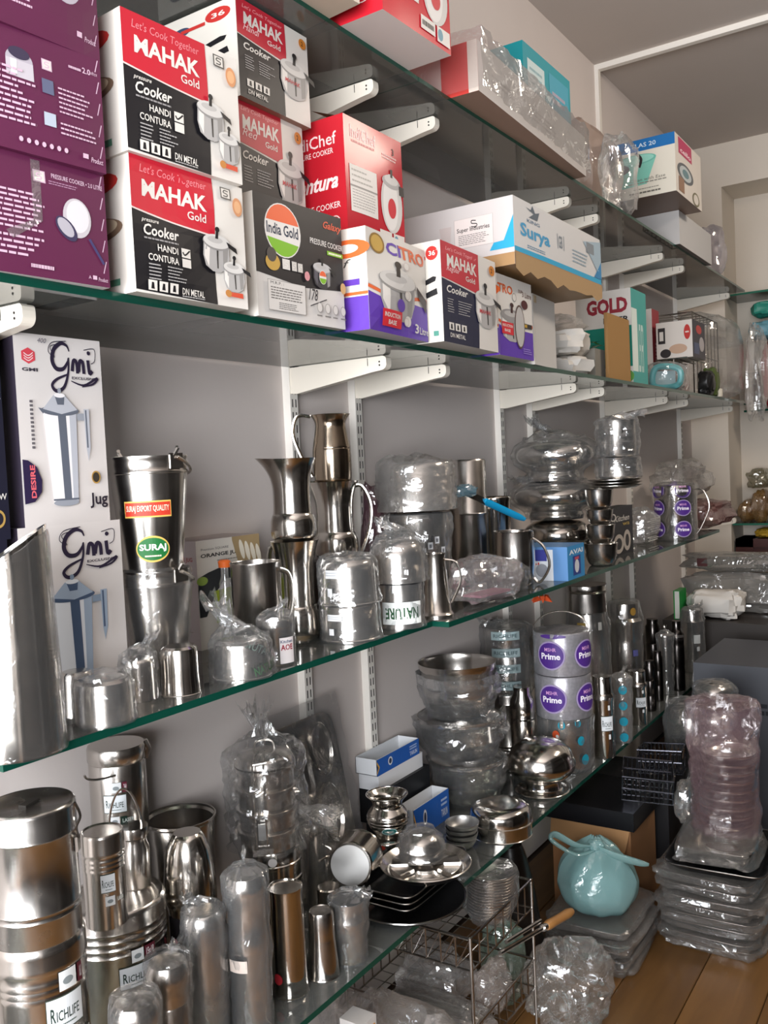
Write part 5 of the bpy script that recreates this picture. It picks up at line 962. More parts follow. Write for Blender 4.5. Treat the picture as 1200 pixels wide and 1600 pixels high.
# middle row
tn = Pot('steel_tin', 'ringed steel tin under the bagged tiffin carrier', 'tin', SX(432, 1420, 84, 1300, Z4, .15), [(.97, 0), (1, .01), (1, .62), (1.03, .63), (1.03, .66), (1, .67), (1, .80), (1.03, .81), (1.03, .84), (1, .85), (1, .97), (.95, 1)], ST2, 40)
P = tn.label(); P.ell(-tn.R*.05, tn.H*.90, tn.R*.16, tn.R*.16, '#cfcac6'); P.build('sticker', tn.root)
t = Pot('steel_mug', 'bagged steel mug with a broad lip between the tiffin and thali trays', 'mug', SX(496, 1400, 36, 1290, Z4, .155), [(.8, 0), (.84, .02), (.86, .86), (1.1, .97), (1.12, 1)], STW, opened=True); t.handle([(.9, .8), (1.5, .72), (1.5, .4), (.9, .3)], .003, 1.3); wrap(t.root, t.prof, t.R, t.H, 56, 1.06, None, .08, FILM3)
# tiffin
c = tn.c+Vector((-.0, -.012, tn.H+.001)); R = 92*fw(c)/FPX/2; H = height(c, R, 1156); th_ = thing('tiffin_carrier', 'four tier steel tiffin carrier in a large clear bag with flared corner', 'tiffin', c, facing(c))
for i in range(4):
    z0 = H*.86*i/4; z1 = H*.86*(i+1)/4; MB().lathe([(R*.90, z0), (R*.95, z0+.003), (R*.95, z1-.012), (R*1.04, z1-.010), (R*1.04, z1-.003), (R*.90, z1)], ST, 40).build('tier', th_)
MB().lathe([(R*1.02, H*.86), (R*1.02, H*.89), (R*.9, H*.95), (R*.5, H*.98), (R*.2, H), (0, H)], ST, 40).build('lid', th_)
fr = MB(); 
for s_ in (-.35, .0): fr.tube(catmull([(R*1.06, R*s_-.004, H*.10), (R*1.07, R*s_-.004, H*.9), (R*.6, R*s_*.6, H*1.03)], 5), .0025, ST, 6)
fr.tube([(R*1.06, R*-.35, H*.12), (R*1.06, 0, H*.12)], .0025, ST, 6); fr.tube([(R*1.07, -R*.4, H*.94), (R*1.05, R*.05, H*.95)], .0025, ST, 6); fr.build('clamp_frame', th_)
MB().box((R*1.065, -R*.18, H*.26), (.004, R*.30, H*.16), ALU).build('latch', th_, False)
MB().tube(catmull([(0, -R*.35, H*.98), (0, -R*.25, H*1.08), (0, R*.25, H*1.08), (0, R*.35, H*.98)], 5), .003, ST, 6).build('carry_handle', th_)
wrap(th_, [(R*1.05, 0), (R*1.05, H)], R, H*1.05, 57, 1.16, (0, -R*.2, H*.30, R*1.9), .20, FILM3, seg=48)
fl_ = MB(); rnd = random.Random(7); g = []
for i in range(7):
    for j in range(5):
        a = i/6; q = Vector((R*.7+.02*math.sin(j*2), R*(1.05+1.25*a), H*(.42-.16*a)+(j-2)*R*(.12+.16*a))); q += Vector((nz3(q, 30, 3)*.02, 0, nz3(q, 40, 4)*.012)); g.append(q)
fl_.add(g, [(i*5+j, i*5+j+1, (i+1)*5+j+1, (i+1)*5+j) for i in range(6) for j in range(4)], FILM2); fl_.build('bag_corner', th_, True, 20)
# thali trays leaning on the wall
def thali(label, y, w, h, lean, z0, wrapd):
    r = thing('thali_tray', label, 'tray', (.105, y, z0)); r.rotation_euler = (0, -lean, 0)
    # tray plane: local y across, z up, x out
    n = 12; mb = MB(); ol = []
    for k in range(40):
        t = 2*math.pi*k/40; c_, s_ = math.cos(t), math.sin(t); p = .28; ol.append((math.copysign(abs(c_)**p, c_)*w/2, h/2+math.copysign(abs(s_)**p, s_)*h/2))
    N = len(ol); vs = [(0, a, b) for a, b in ol]+[(.004, a, b) for a, b in ol]+[(.002, a*.97, h/2+(b-h/2)*.97) for a, b in ol]
    mb.add(vs, [(k, (k+1) % N, N+(k+1) % N, N+k) for k in range(N)]+[(N+k, N+(k+1) % N, 2*N+(k+1) % N, 2*N+k) for k in range(N)]+[tuple(2*N+k for k in range(N)), tuple(range(N-1, -1, -1))], STD); mb.build('plate', r)
    for kind, cy, cz, a, b in (('o', .25*w, .78*h, .14*w, .17*h), ('o', .22*w, .38*h, .15*w, .19*h), ('s', -.16*w, .70*h, .22*w, .19*h), ('s', -.16*w, .26*h, .22*w, .17*h)):
        m = MB(); rings = []
        for sc, dx in ((1.0, .0045), (.95, .006), (.80, -.004), (.4, -.008)):
            rings.append([(dx, cy+a*sc*(math.copysign(abs(math.cos(t))**(1 if kind == 'o' else .35), math.cos(t))), cz+b*sc*(math.copysign(abs(math.sin(t))**(1 if kind == 'o' else .35), math.sin(t)))) for t in [2*math.pi*k/28 for k in range(28)]])
        vs = [q for rg in rings for q in rg]; m.add([(x+.004, y_, z_) for x, y_, z_ in vs], [(i*28+k, i*28+(k+1) % 28, (i+1)*28+(k+1) % 28, (i+1)*28+k) for i in range(3) for k in range(28)]+[tuple(84+k for k in range(28))], ST2 if kind == 'o' else ST); m.build('compartment', r)
    if wrapd:
        m = MB(); g = []; nx, ny = 16, 18
        for j in range(ny+1):
            for i in range(nx+1):
                y_ = -w*.56+w*1.12*i/nx; z_ = -.0+h*1.10*j/ny; q = Vector((.012, y_, z_)); g.append((.016+.012*nz3(q, 14, 5)+.008*nz3(q, 34, 6), y_, z_))
        m.add(g, [(j*(nx+1)+i, j*(nx+1)+i+1, (j+1)*(nx+1)+i+1, (j+1)*(nx+1)+i) for j in range(ny) for i in range(nx)], FILM); m.build('plastic_wrap', r, True, 20)
    return r
pA = atx(530, 1200, .10); pT = atx(530, 1103, .06)
thali('compartment thali tray in cloudy film leaning on the wall', pA.y-.075, .28, pT.z-Z4, .19, Z4, True)
# ================================================================ lowest shelf: plates, boxes, bowls
BKT = card('#121213', .22); RIMS = steel('tray_rim', '#b9b6b2', .2)
c = atz(650, 1412, Z4); c = Vector((c.x-.02, c.y, Z4)); Rr = .135
rt = thing('round_tray', 'large round black tray with a bright rim, lowest under the square trays', 'tray', c, facing(c)); MB().lathe([(0, 0), (Rr*.86, 0), (Rr*.97, .012), (Rr, .014), (Rr*.97, .016), (Rr*.85, .005), (0, .004)], BKT, 48).build('tray_body', rt); MB().tube([(Rr*math.cos(a), Rr*math.sin(a), .015) for a in [i*2*math.pi/48 for i in range(48)]], .0022, RIMS, 6, True).build('rim', rt)
def sqtray(label, c, w, d, h, rz, group=None, flip=1, mat=None):
    r = thing('square_tray', label, 'tray', c, rz, group); ol = []
    for k in range(32):
        t = 2*math.pi*k/32; ol.append((math.copysign(abs(math.cos(t))**.25, math.cos(t)), math.copysign(abs(math.sin(t))**.25, math.sin(t))))
    rg = [(.78, 0), (.96, h*.9), (1.0, h), (1.0, h*.9), (.95, h*.75), (.76, -.0)]
    rg = [(.80, 0), (1.0, h*.92), (1.0, h), (.97, h), (.79, .003)]
    vs = [(x*w/2*s, y*d/2*s, z) for s, z in rg for x, y in ol]; n = 32
    mb = MB(); mb.add(vs, [(i*n+k, i*n+(k+1) % n, (i+1)*n+(k+1) % n, (i+1)*n+k) for i in range(4) for k in range(n)]+[tuple(range(n-1, -1, -1)), tuple(4*n+k for k in range(n))], mat or BKT); mb.build('tray_body', r)
    MB().tube([(x*w/2, y*d/2, h) for x, y in ol], .0018, RIMS, 6, True).build('rim', r); return r
ta_, tb2 = atz(632, 1424, .535), atz(748, 1346, .535); dd_ = (tb2-ta_).length; c1 = Vector(((ta_.x+tb2.x)/2-.080, (ta_.y+tb2.y)/2, 0))
for i in range(3): sqtray(['square black tray lowest of three on the round tray', 'square black tray between two others of its kind', 'topmost square black tray under the steel compartment plate'][i], (c1.x-.004*i, c1.y+.004*i, Z4+.017+.012*i), .160, dd_, .022, .02*i, 'square black trays')
# compartment plate
zc = Z4+.0725; c = atz(668, 1352, zc); cp = thing('thali_plate', 'round steel compartment plate lying on the square black trays', 'plate', (c.x-.005, c.y, zc-.008), facing(c)); R = 72*fw(c)/FPX
cp.rotation_mode = 'QUATERNION'; cp.rotation_quaternion = Matrix.Rotation(.16, 3, 'Y').to_quaternion() @ Matrix.Rotation(facing(c), 3, 'Z').to_quaternion() if False else Matrix.Rotation(facing(c), 3, 'Z').to_quaternion()
MB().lathe([(0, 0), (R*.84, 0), (R*.98, .016), (R, .016), (R*.98, .018), (R*.83, .0025), (0, .002)], ST, 48).build('plate_body', cp)
for a0, a1, r0, r1 in ((-.5, .5, .40, .82), (.72, 1.6, .36, .80), (-1.6, -.72, .36, .80), (1.9, 4.4, .2, .8)):
    m = MB(); N = 10; vs = []
    for s, z in ((1.0, .0035), (.92, .012), (.86, .013), (.80, .006)):
        for i in range(N+1):
            a = a0+(a1-a0)*((1-s)/2+s*i/N); vs.append((R*(r1-(1-s)*.2)*math.cos(a), R*(r1-(1-s)*.2)*math.sin(a), z))
        for i in range(N, -1, -1):
            a = a0+(a1-a0)*((1-s)/2+s*i/N); vs.append((R*(r0+(1-s)*.2)*math.cos(a), R*(r0+(1-s)*.2)*math.sin(a), z))
    n = 2*N+2; m.add(vs, [(j*n+k, j*n+(k+1) % n, (j+1)*n+(k+1) % n, (j+1)*n+k) for j in range(3) for k in range(n)]+[tuple(3*n+k for k in range(n))], ST); m.build('compartment', cp)
c2 = Vector((c.x-.025, c.y+.015, zc+.013)); wb = Pot('steel_bowl', 'film wrapped steel bowls upturned on the compartment plate', 'bowl', (c2, 72*fw(c2)/FPX/2, .060), [(1, 0), (1, .06), (.96, .12), (.95, .34), (1.0, .38), (.96, .46), (.88, .72), (.6, .95), (.3, 1)], STW); wrap(wb.root, wb.prof, wb.R, wb.H, 61, 1.03, None, .06, FILM3)
LOTA = smooth_prof([(.55, 0), (.62, .03), (.86, .18), (.98, .36), (.96, .52), (.80, .64), (.70, .72), (.76, .84), (.98, .97), (1.0, 1.0)])
c = atx(606, 1335, .175); pk = Pot('steel_pot', 'round lidded steel pot with a red sticker behind the saucepan', 'pot', (Vector((c.x, c.y, Z4)), .052, height(Vector((c.x, c.y, Z4)), .045, 1292)), smooth_prof([(.8, 0), (.95, .3), (1, .6), (1, .8), (1.02, .84), (.95, .93), (.6, 1)]), ST2)
P = pk.label(); P.ell(-pk.R*.35, pk.H*.8, pk.R*.25, pk.R*.12, '#c0432f'); P.build('sticker', pk.root)
c = pk.c+Vector((.0, .008, pk.H)); R = 66*fw(c)/FPX/2; lt = Pot('steel_lota', 'round steel lota with flared mouth and a teal sticker', 'lota', (c, R, height(c, R, 1228)), LOTA, ST2, opened=True)
for z in (.30, .38, .46): lt.ring(z, None, .0014)
P = lt.label(); P.ell(lt.R*.05, lt.H*.20, lt.R*.36, lt.H*.10, '#bfe0dc'); P.ell(lt.R*.05, lt.H*.20, lt.R*.32, lt.H*.08, '#1f6f6a'); P.lines(-lt.R*.2, lt.H*.16, lt.R*.3, lt.H*.24, 2, '#bfe0dc', .4, .1, 2); P.build('sticker', lt.root)
# saucepan on its side
c = atx(547, 1352, .29); rp = 36*fw(c)/FPX; d = (CAM-c); d.z = 0; d.normalize(); d = (d+Vector((-.25, -.1, .12))).normalized()
sp = thing('saucepan', 'steel saucepan lying on its side showing its round base', 'pan', c-d*.0); sp.rotation_mode = 'QUATERNION'; sp.rotation_quaternion = (-d).to_track_quat('Z', 'Y')
pf = [(rp*.94, 0), (rp, .006), (rp, .085), (rp*1.06, .09)]; MB().lathe(open_prof(pf), ST2, 40).build('pan_body', sp); MB().lathe([(0, -.0012), (rp*.86, -.0012), (rp*.88, .0005)], ALU, 40).build('base_disc', sp)
MB().tube(catmull([(rp*1.0, 0, .06), (rp*1.35, .0, .05), (rp*1.5, 0, .02)], 5), .003, ST, 6).build('handle', sp)
stp = Pot('steel_tin', 'squat steel tin holding up the saucepan lying on its side', 'tin', (Vector((c.x-.055, c.y-.01, Z4)), .026, max(.02, c.z-rp-Z4-.004)), [(.97, 0), (1, .02), (1, .97), (.9, 1)], ST2)
# boxes
zk = atx(596, 1258, .14).z
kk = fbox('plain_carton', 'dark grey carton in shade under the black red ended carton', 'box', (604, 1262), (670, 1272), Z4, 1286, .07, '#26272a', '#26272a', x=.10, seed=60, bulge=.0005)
kb = fbox('cutlery_carton', 'black carton with a red end under a white open carton', 'box', (598, 1258), (674, 1268), kk.topz(), 1238, .075, '#17191d', '#141518', x=.105, seed=61, bulge=.0005)
MB().box((kb.w+.0006, .04, kb.h*.62), (.001, .06, kb.h*.55), card('#b02a30')).build('red_end', kb.root, False)
ux = kb.root.location; 
wb_ = CBox('cutlery_carton', 'white open carton with brown end between black and blue cartons', 'box', kb.corner(.0, 1, .01), kb.corner(.92, 1, .01), .042, .064, '#d6d7da', '#cfd0d3', seed=62, bulge=.0005); MB().box((wb_.w+.0006, .032, .022), (.001, .055, .036), card('#8d5a4c')).build('brown_end', wb_.root, False)
def tray_carton(name, label, a, b, h, d, seed):
    a, b = Vector(a), Vector(b); b.z = a.z; X = (b-a).normalized(); N = Vector((X.y, -X.x, 0)); r = thing(name, label, 'box', a); r.rotation_mode = 'QUATERNION'; r.rotation_quaternion = Matrix((X, -N, Vector((0, 0, 1)))).transposed().to_quaternion(); w = (b-a).length; t = .0016
    mb = MB(); bl = card('#1f57a8', .35); wh = card('#d9dbde'); 
    for cc, dd in (((w/2, t/2, h/2), (w, t, h)), ((w/2, d-t/2, h/2), (w, t, h)), ((t/2, d/2, h/2), (t, d, h)), ((w-t/2, d/2, h/2), (t, d, h)), ((w/2, d/2, t/2), (w, d, t))): mb.box(cc, dd, wh)
    mb.build('carton', r, False); P = Print(lambda u, v, hh: Vector((u*w, -hh, v*h))); P.rect(0, 0, 1, 1, '#1f57a8'); P.poly([(0, .9), (.06, .5), (0, .1)], '#d8a23a'); P.poly([(0, .75), (.035, .5), (0, .25)], '#15294d'); P.ell(.30, .55, .05, .26, '#d9dbde', 16); P.ell(.30, .55, .032, .17, '#2c3550', 16); P.text('TARUN', .76, .18, .18, .26, '#c9d4e6', .02); P.lines(.76, .52, .94, .82, 2, '#a9bedd', .5, .1, 1); P.build('front_print', r)
    P = Print(lambda u, v, hh: Vector((w+hh, u*d, v*h))); P.rect(0, 0, 1, 1, '#1c2a52'); P.text('TARUN', .1, .35, .6, .3, '#c0504a', .02); P.build('end_print', r); return r
a_ = wb_.corner(-.02, 1, 0); b_ = wb_.corner(.93, 1, 0); tray_carton('cutlery_carton', 'bright blue open carton on top of the white open one', a_, b_, .045, .07, 1)
q1, q2 = atx(648, 1310, .17), atx(704, 1312, .17); q1.z = q2.z = Z4; tray_carton('cutlery_carton', 'small blue open carton with a yellow chevron behind the bowls', q1, q2, .085, .055, 2)
# four bowls
c, R, H = S(731, 1321, 48, 1300, Z4); c = Vector((.297, 2.05, Z4))
for i in range(4): Pot('steel_bowl', 'small matt aluminium bowl in the pile of four beside the casserole', 'bowl', (c+Vector((.002*(i % 2), .002*i, .0135*i)), R*(1+.03*i), .026), smooth_prof([(.5, 0), (.75, .2), (.95, .7), (1.0, 1.0)], 3), ALU, 32, 'pile of four bowls', opened=True)
cs = Pot('casserole', 'upturned steel casserole with a bright waist band near the shelf edge', 'casserole', S(784, 1320, 96, 1237, Z4), [(1.0, 0), (1.02, .01), (1.0, .03), (1.0, .40), (1.04, .42), (1.04, .45), (1.0, .47), (1.0, .70), (.95, .86), (.80, .97), (.55, 1.0)], ST2, 48)
DHS = S(848, 1252, 98, 1147, Z4); DHS = (DHS[0], DHS[1], height(DHS[0], DHS[1]*.45, 1147))
dh = Pot('steel_handi', 'big dome shaped steel handi upturned on a footed lid, lowest shelf', 'handi', DHS, smooth_prof([(.84, 0), (.86, .03), (.64, .07), (.60, .18), (.64, .25), (.90, .32), (1.06, .45), (1.06, .60), (.90, .81), (.56, .95), (.2, 1.0)], 4), ST2, 48)
# wrapped bowl stack
c0, R0, H0 = SX(722, 1220, 104, 1150, Z4, .130); z = Z4
for i, (wpx, vt, lab) in enumerate(((112, 1165, 'bagged flat steel dishes at the foot of the bagged bowl stack'), (128, 1100, 'bagged steel bowl in the middle of the tall bagged stack'), (118, 1022, 'bagged steel bowls topmost in the stack, rim showing'))):
    c = Vector((c0.x+(.02 if i == 0 else 0), c0.y, z)); R = wpx*fw(c)/FPX/2; H = height(c, R*.9, vt); b = Pot('steel_bowl', lab, 'bowl', (c, R, H), [(.62, 0), (.70, .05), (.86, .35), (.9, .40), (.92, .45), (.97, .85), (1.02, .9), (1.02, .96), (1.04, 1)], STD, 40, opened=True)
    wrap(b.root, b.prof, R, H*.97, 63+i, 1.04, (0, R*1.0, -H*.3, R*.9) if i == 1 else None, .10, FILM, lift=.0005) if i < 2 else wrap(b.root, b.prof, R, H*.80, 66, 1.05, None, .12, FILM, lift=-.03); z += H+.002
# bagged bowls sliding to the casserole
p = atz(775, 1228, Z4); blob('plastic_pack', 'slumped clear bag of flat steel lids beside the bagged bowl stack', 'pack', (p.x-.075, p.y+.06, Z4), (.15, .18, .085), 71, FILM2, .3, power=.7)
# richlife wrapped tower and neighbours
c0 = SX(798, 1120, 74, 1070, Z4, .10); z = Z4
rb = Pot('steel_bottle', 'ringed steel bottle under the glass beside the foil canisters', 'bottle', SX(818, 1150, 38, 1068, Z4, .20), [(.95, 0), (1, .02), (1, .60), (.95, .62), (1, .64), (.95, .66), (1, .70), (1, .84), (.7, .92), (.7, 1)], ST2)
ba = Pot('steel_canister', 'plain steel canister carrying the bagged labelled canister by the wall', 'canister', SX(795, 1130, 72, 1068, Z4, .085), can_prof(), STD)
c = ba.c+Vector((0, 0, ba.H*.99)); wl = Pot('steel_canister', 'bagged canister with four pale paper labels by the wall', 'canister', (c, 72*fw(c)/FPX/2, height(c, ba.R, 972)), [(.97, 0), (1, .02), (1, .55), (.96, .58), (.92, .85), (.95, .87), (.95, .98), (.9, 1)], ST)
P = wl.label(); P.h = .004
for v in (.08, .34, .58, .84): P.rect(-wl.R*.6, wl.H*v, wl.R*.6, wl.H*(v+.13), '#a9c0c2'); P.text('RICHLIFE', -wl.R*.5, wl.H*(v+.04), wl.R*1.0, wl.H*.055, '#2c4a4e', .01)
P.build('label', wl.root); wrap(wl.root, wl.prof, wl.R, wl.H, 73, 1.08, (0, -wl.R*.8, wl.H*.0, wl.R*1.1), .10, FILM)
gj = Pot('steel_canister', 'canister in a clear bag printed with orange and teal marks', 'canister', S(885, 1210, 84, 1104, Z4), [(.9, 0), (.95, .03), (1, .9), (1, 1)], STW); wrap(gj.root, gj.prof, gj.R, gj.H, 74, 1.05, None, .06, FILM, lift=.001)
P = gj.label(); P.h = .008; P.rect(-gj.R*1.0, gj.H*.02, gj.R*1.0, gj.H*.98, FILM3, 12); rnd = random.Random(9)
for u, v, r_, col in ((-.3, .75, .12, '#c8502a'), (-.25, .72, .05, '#e3e3e3'), (-.7, .42, .14, '#c8502a'), (.55, .62, .13, '#1f8aa0'), (.7, .25, .15, '#1f8aa0'), (-.1, .93, .12, '#1f8aa0'), (.45, .95, .1, '#1f8aa0')): P.ell(u*gj.R, v*gj.H, r_*gj.R, r_*gj.R*1.3, col)
P.build('bag_print', gj.root)
z = gj.c.z+gj.H+.002
FOILM = plaster('printed_foil', '#b9b6bc', .35, .3, 90, .2); FOILM.node_tree.nodes['Principled BSDF'].inputs['Metallic'].default_value = .55
for i in range(2):
    c = Vector((gj.c.x, gj.c.y, z)); R = 86*fw(c)/FPX/2; H = height(c, R, (1040, 976)[i]); f = Pot('foil_canister', ['silver foil canister with purple round stickers, under its twin', 'silver foil canister with purple round stickers and a wire bail'][i], 'canister', (c, R, H), [(.98, 0), (1, .02), (1, .97), (.97, 1)], FOILM, 40, 'foil canisters on the lowest shelf'); prime(f, (-.40, .95), (.50,), R*.46, .004); wrap(f.root, f.prof, R, H, 75+i, 1.01, None, .02, FILM3, lift=.0008); z += H+.003
    if i == 1:
        MB().tube([(0, R*1.0*math.sin(a), H*.95+R*.75*math.cos(a)) for a in [-1.5+k*3.0/20 for k in range(21)]], .0022, ST, 6).build('bail_handle', f.root); P = f.label(); P.h = .005; P.ell(-.3*R, H*.95, R*.46, H*.05, PRIME); P.build('cut_sticker', f.root)
DK = card('#14110f', .2)
def dark_can(label, spec, lab=True, group=None):
    p = Pot('steel_canister', label, 'canister', spec, [(.97, 0), (1, .02), (1, .70), (1.05, .72), (1.05, .75), (.9, .79), (.86, .80), (.86, .97), (.82, 1)], ST2, 32, group)
    MB().lathe([(p.R*1.055, p.H*.72), (p.R*1.055, p.H*.755), (p.R*.92, p.H*.79)], ST, 32, cap=False).build('shoulder', p.root)
    if lab: richlife(p, -p.R*.2, p.H*.34, p.R*1.15, p.H*.19, None, False)
    P = p.label(); P.rect(p.R*.45, p.H*.60, p.R*.65, p.H*.66, '#d4d6d6'); P.rect(p.R*.45, p.H*.24, p.R*.65, p.H*.30, '#d4d6d6'); P.build('tag', p.root); return p
dark_can('slim steel canister with a white label beside the foil canisters', S(945, 1186, 34, 1052, Z4))
t = Pot('steel_bottle', 'bottle in a clear bag with teal blotches behind the slim labelled canister', 'bottle', S(974, 1162, 30, 1056, Z4), TUM, STD); wrap(t.root, t.prof, t.R, t.H, 78, 1.10, (0, t.R*.4, t.H*.12, t.R), .1, FILM2)
P = t.label(); P.h = .008
for v in (.1, .35, .6, .85): P.ell(t.R*.1, t.H*v, t.R*.35, t.H*.07, '#1f8aa0')
P.build('bag_print', t.root)
dark_can('slim labelled steel canister standing below the bagged ringed canister', S(998, 1134, 30, 1044, Z4))
# back row tall
b1 = Pot('steel_canister', 'ringed steel canister in film with a yellow sticker, back row', 'canister', SX(922, 1080, 62, 952, Z4, .17), [(.95, 0), (1, .02), (1, .62), (.97, .70), (1.02, .85), (.9, .95), (.86, 1)], STD); wrap(b1.root, b1.prof, b1.R, b1.H, 80, 1.05, None, .07, FILM); P = b1.label(); P.h = .004; P.rect(-b1.R*.5, b1.H*.88, -b1.R*.1, b1.H*.93, '#c9a23a'); P.rect(b1.R*.5, b1.H*.86, b1.R*.7, b1.H*.93, '#d9d6d0'); P.build('sticker', b1.root)
c = b1.c+Vector((0, 0, b1.H+.004)); Pot('cooking_pot', 'ringed steel pot up under the glass on the yellow stickered canister', 'pot', (c, 60*fw(c)/FPX/2, height(c, b1.R, 908)), [(.97, 0), (1, .02), (1, .70), (1.03, .72), (1.0, .75), (1.03, .78), (1.0, .81), (1, .97), (1.04, 1)], STD)
b2_ = Pot('steel_canister', 'tall ringed bottle shaped canister in film with an amber dot', 'canister', SX(980, 1085, 48, 938, Z4, .24), [(.97, 0), (1, .02), (1, .22), (.97, .24), (1, .26), (1, .62), (.97, .64), (1, .66), (1, .78), (1.08, .80), (1.08, .83), (.9, .86), (.9, .97), (.86, 1)], ST); wrap(b2_.root, b2_.prof, b2_.R, b2_.H, 82, 1.06, None, .06, FILM3); P = b2_.label(); P.h = .004; P.ell(b2_.R*.55, b2_.H*.93, b2_.R*.2, b2_.R*.25, '#a97f2a'); P.rect(b2_.R*.45, b2_.H*.50, b2_.R*.8, b2_.H*.56, '#5a5a9a'); P.build('sticker', b2_.root)
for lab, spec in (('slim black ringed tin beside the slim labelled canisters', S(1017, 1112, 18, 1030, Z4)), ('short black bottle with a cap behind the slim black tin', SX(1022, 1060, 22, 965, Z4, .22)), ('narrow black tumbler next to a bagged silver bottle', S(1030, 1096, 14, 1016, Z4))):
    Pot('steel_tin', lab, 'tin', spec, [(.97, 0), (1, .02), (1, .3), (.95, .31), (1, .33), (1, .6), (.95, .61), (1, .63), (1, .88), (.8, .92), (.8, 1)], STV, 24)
t = Pot('steel_bottle', 'silver bottle in a wrinkled clear bag before the black flask', 'bottle', S(1042, 1086, 22, 990, Z4), TUM, ST, 24); wrap(t.root, t.prof, t.R, t.H, 84, 1.15, (0, 0, t.H*.1, t.R), .14, FILM)
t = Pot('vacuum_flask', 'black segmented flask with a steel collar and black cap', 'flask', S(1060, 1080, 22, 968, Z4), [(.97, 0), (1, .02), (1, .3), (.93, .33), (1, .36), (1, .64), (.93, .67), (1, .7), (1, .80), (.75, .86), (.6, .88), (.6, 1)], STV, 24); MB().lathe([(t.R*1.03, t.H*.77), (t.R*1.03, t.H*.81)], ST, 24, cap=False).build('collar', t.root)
t = Pot('steel_canister', 'plain steel canister in film with a square white tag near the shelf end', 'canister', S(1084, 1052, 32, 950, Z4), [(.97, 0), (1, .02), (1, .80), (1.05, .82), (.9, .88), (.9, 1)], ST, 28); wrap(t.root, t.prof, t.R, t.H, 86, 1.08, (0, t.R*.8, t.H*.05, t.R), .08, FILM); P = t.label(); P.h = .004; P.rect(t.R*.1, t.H*.48, t.R*.7, t.H*.62, '#cfd0cc'); P.rect(t.R*.35, t.H*.36, t.R*.6, t.H*.43, '#cfd0cc'); P.build('tag', t.root)
# black sprung rack and packs at the far end
p = atz(1082, 985, Z4); rk = thing('cup_rack', 'black coiled wire rack of cups at the far end of the lowest shelf', 'rack', (.10, atx(1078, 960, .10).y, 0)); zt_ = atx(1078, 950, .10).z
mb = MB()
for i in range(9): mb.tube([(.03*math.cos(a), -.16+i*.04, zt_+.03*math.sin(a)) for a in [k*2*math.pi/14 for k in range(14)]], .005, DK, 6, True)
mb.tube([(.0, -.18, zt_+.03), (0, .18, zt_+.06)], .005, DK, 6); mb.build('wire_coils', rk); MB().box((0, 0, (zt_-.03)/2), (.07, .30, zt_-.03), card('#2d2b2b')).build('stand', rk, False)
# ================================================================ under the lowest shelf: wire rack
zr = .412; A_ = atz(744, 1471, zr); B_2 = atz(821, 1373, zr); yn, yf = A_.y, B_2.y; xf = (A_.x+B_2.x)/2; xb = .06
rk = thing('wire_rack', 'two tier chrome wire rack standing under the lowest glass shelf', 'rack', (xf, yn, 0)); L = yf-yn; Dp = xf-xb
def tier(z, dep, h):
    mb = MB()
    def seg(a, b, r=.0022): mb.tube([a, b], r, WIRE, 6)
    for zz, rr in ((z, .0034), (z-h, .0026)):
        seg((0, 0, zz), (0, L, zz), rr); seg((-Dp, 0, zz), (-Dp, L, zz), rr); seg((0, 0, zz), (-Dp, 0, zz), rr); seg((0, L, zz), (-Dp, L, zz), rr)
    n = 8
    for i in range(n+1): seg((0, L*i/n, z), (0, L*i/n, z-h)); seg((-Dp, L*i/n, z), (-Dp, L*i/n, z-h)); seg((0, L*i/n, z-h), (-Dp, L*i/n, z-h), .0016)
    m_ = 10
    for i in range(m_+1): seg((-Dp*i/m_, 0, z), (-Dp*i/m_, 0, z-h)); seg((-Dp*i/m_, 0, z-h), (-Dp*i/m_, L, z-h), .0016)
    for i in range(m_): seg((-Dp*i/m_, 0, z), (-Dp*(i+1)/m_, 0, z-h), .0018)
    mb.build('basket', rk)
tier(zr, Dp, .075); tier(.20, Dp, .075)
for x, y in ((0, 0), (0, L), (-Dp, 0), (-Dp, L)): MB().tube([(x, y, 0), (x, y, zr+.004)], .0042, WIRE, 8).build('leg', rk)
# bagged bowls in the rack
c0 = atx(765, 1450, xf-.07); base = Vector((xf-.066, c0.y, zr-.070)); R = 40*fw(base)/FPX*1.0
for i in range(14): Pot('steel_bowl', 'small steel bowl in the bagged nest of bowls on the wire rack', 'bowl', (base+Vector((.0005*i, .0005*i, .0075*i)), R*(.92+.004*i), .030), smooth_prof([(.45, 0), (.72, .2), (.94, .7), (1.0, 1.0)], 3), ST, 28, 'bagged nest of bowls', opened=True)
hh = .0075*13+.03; bb = thing('plastic_bag', 'clear bag holding the nest of small bowls in the wire rack', 'bag', base, facing(base)); wrap(bb, [(R*.6, 0), (R*1.0, hh*.4), (R*1.02, hh)], R, hh, 91, 1.06, None, .07, FILM3)
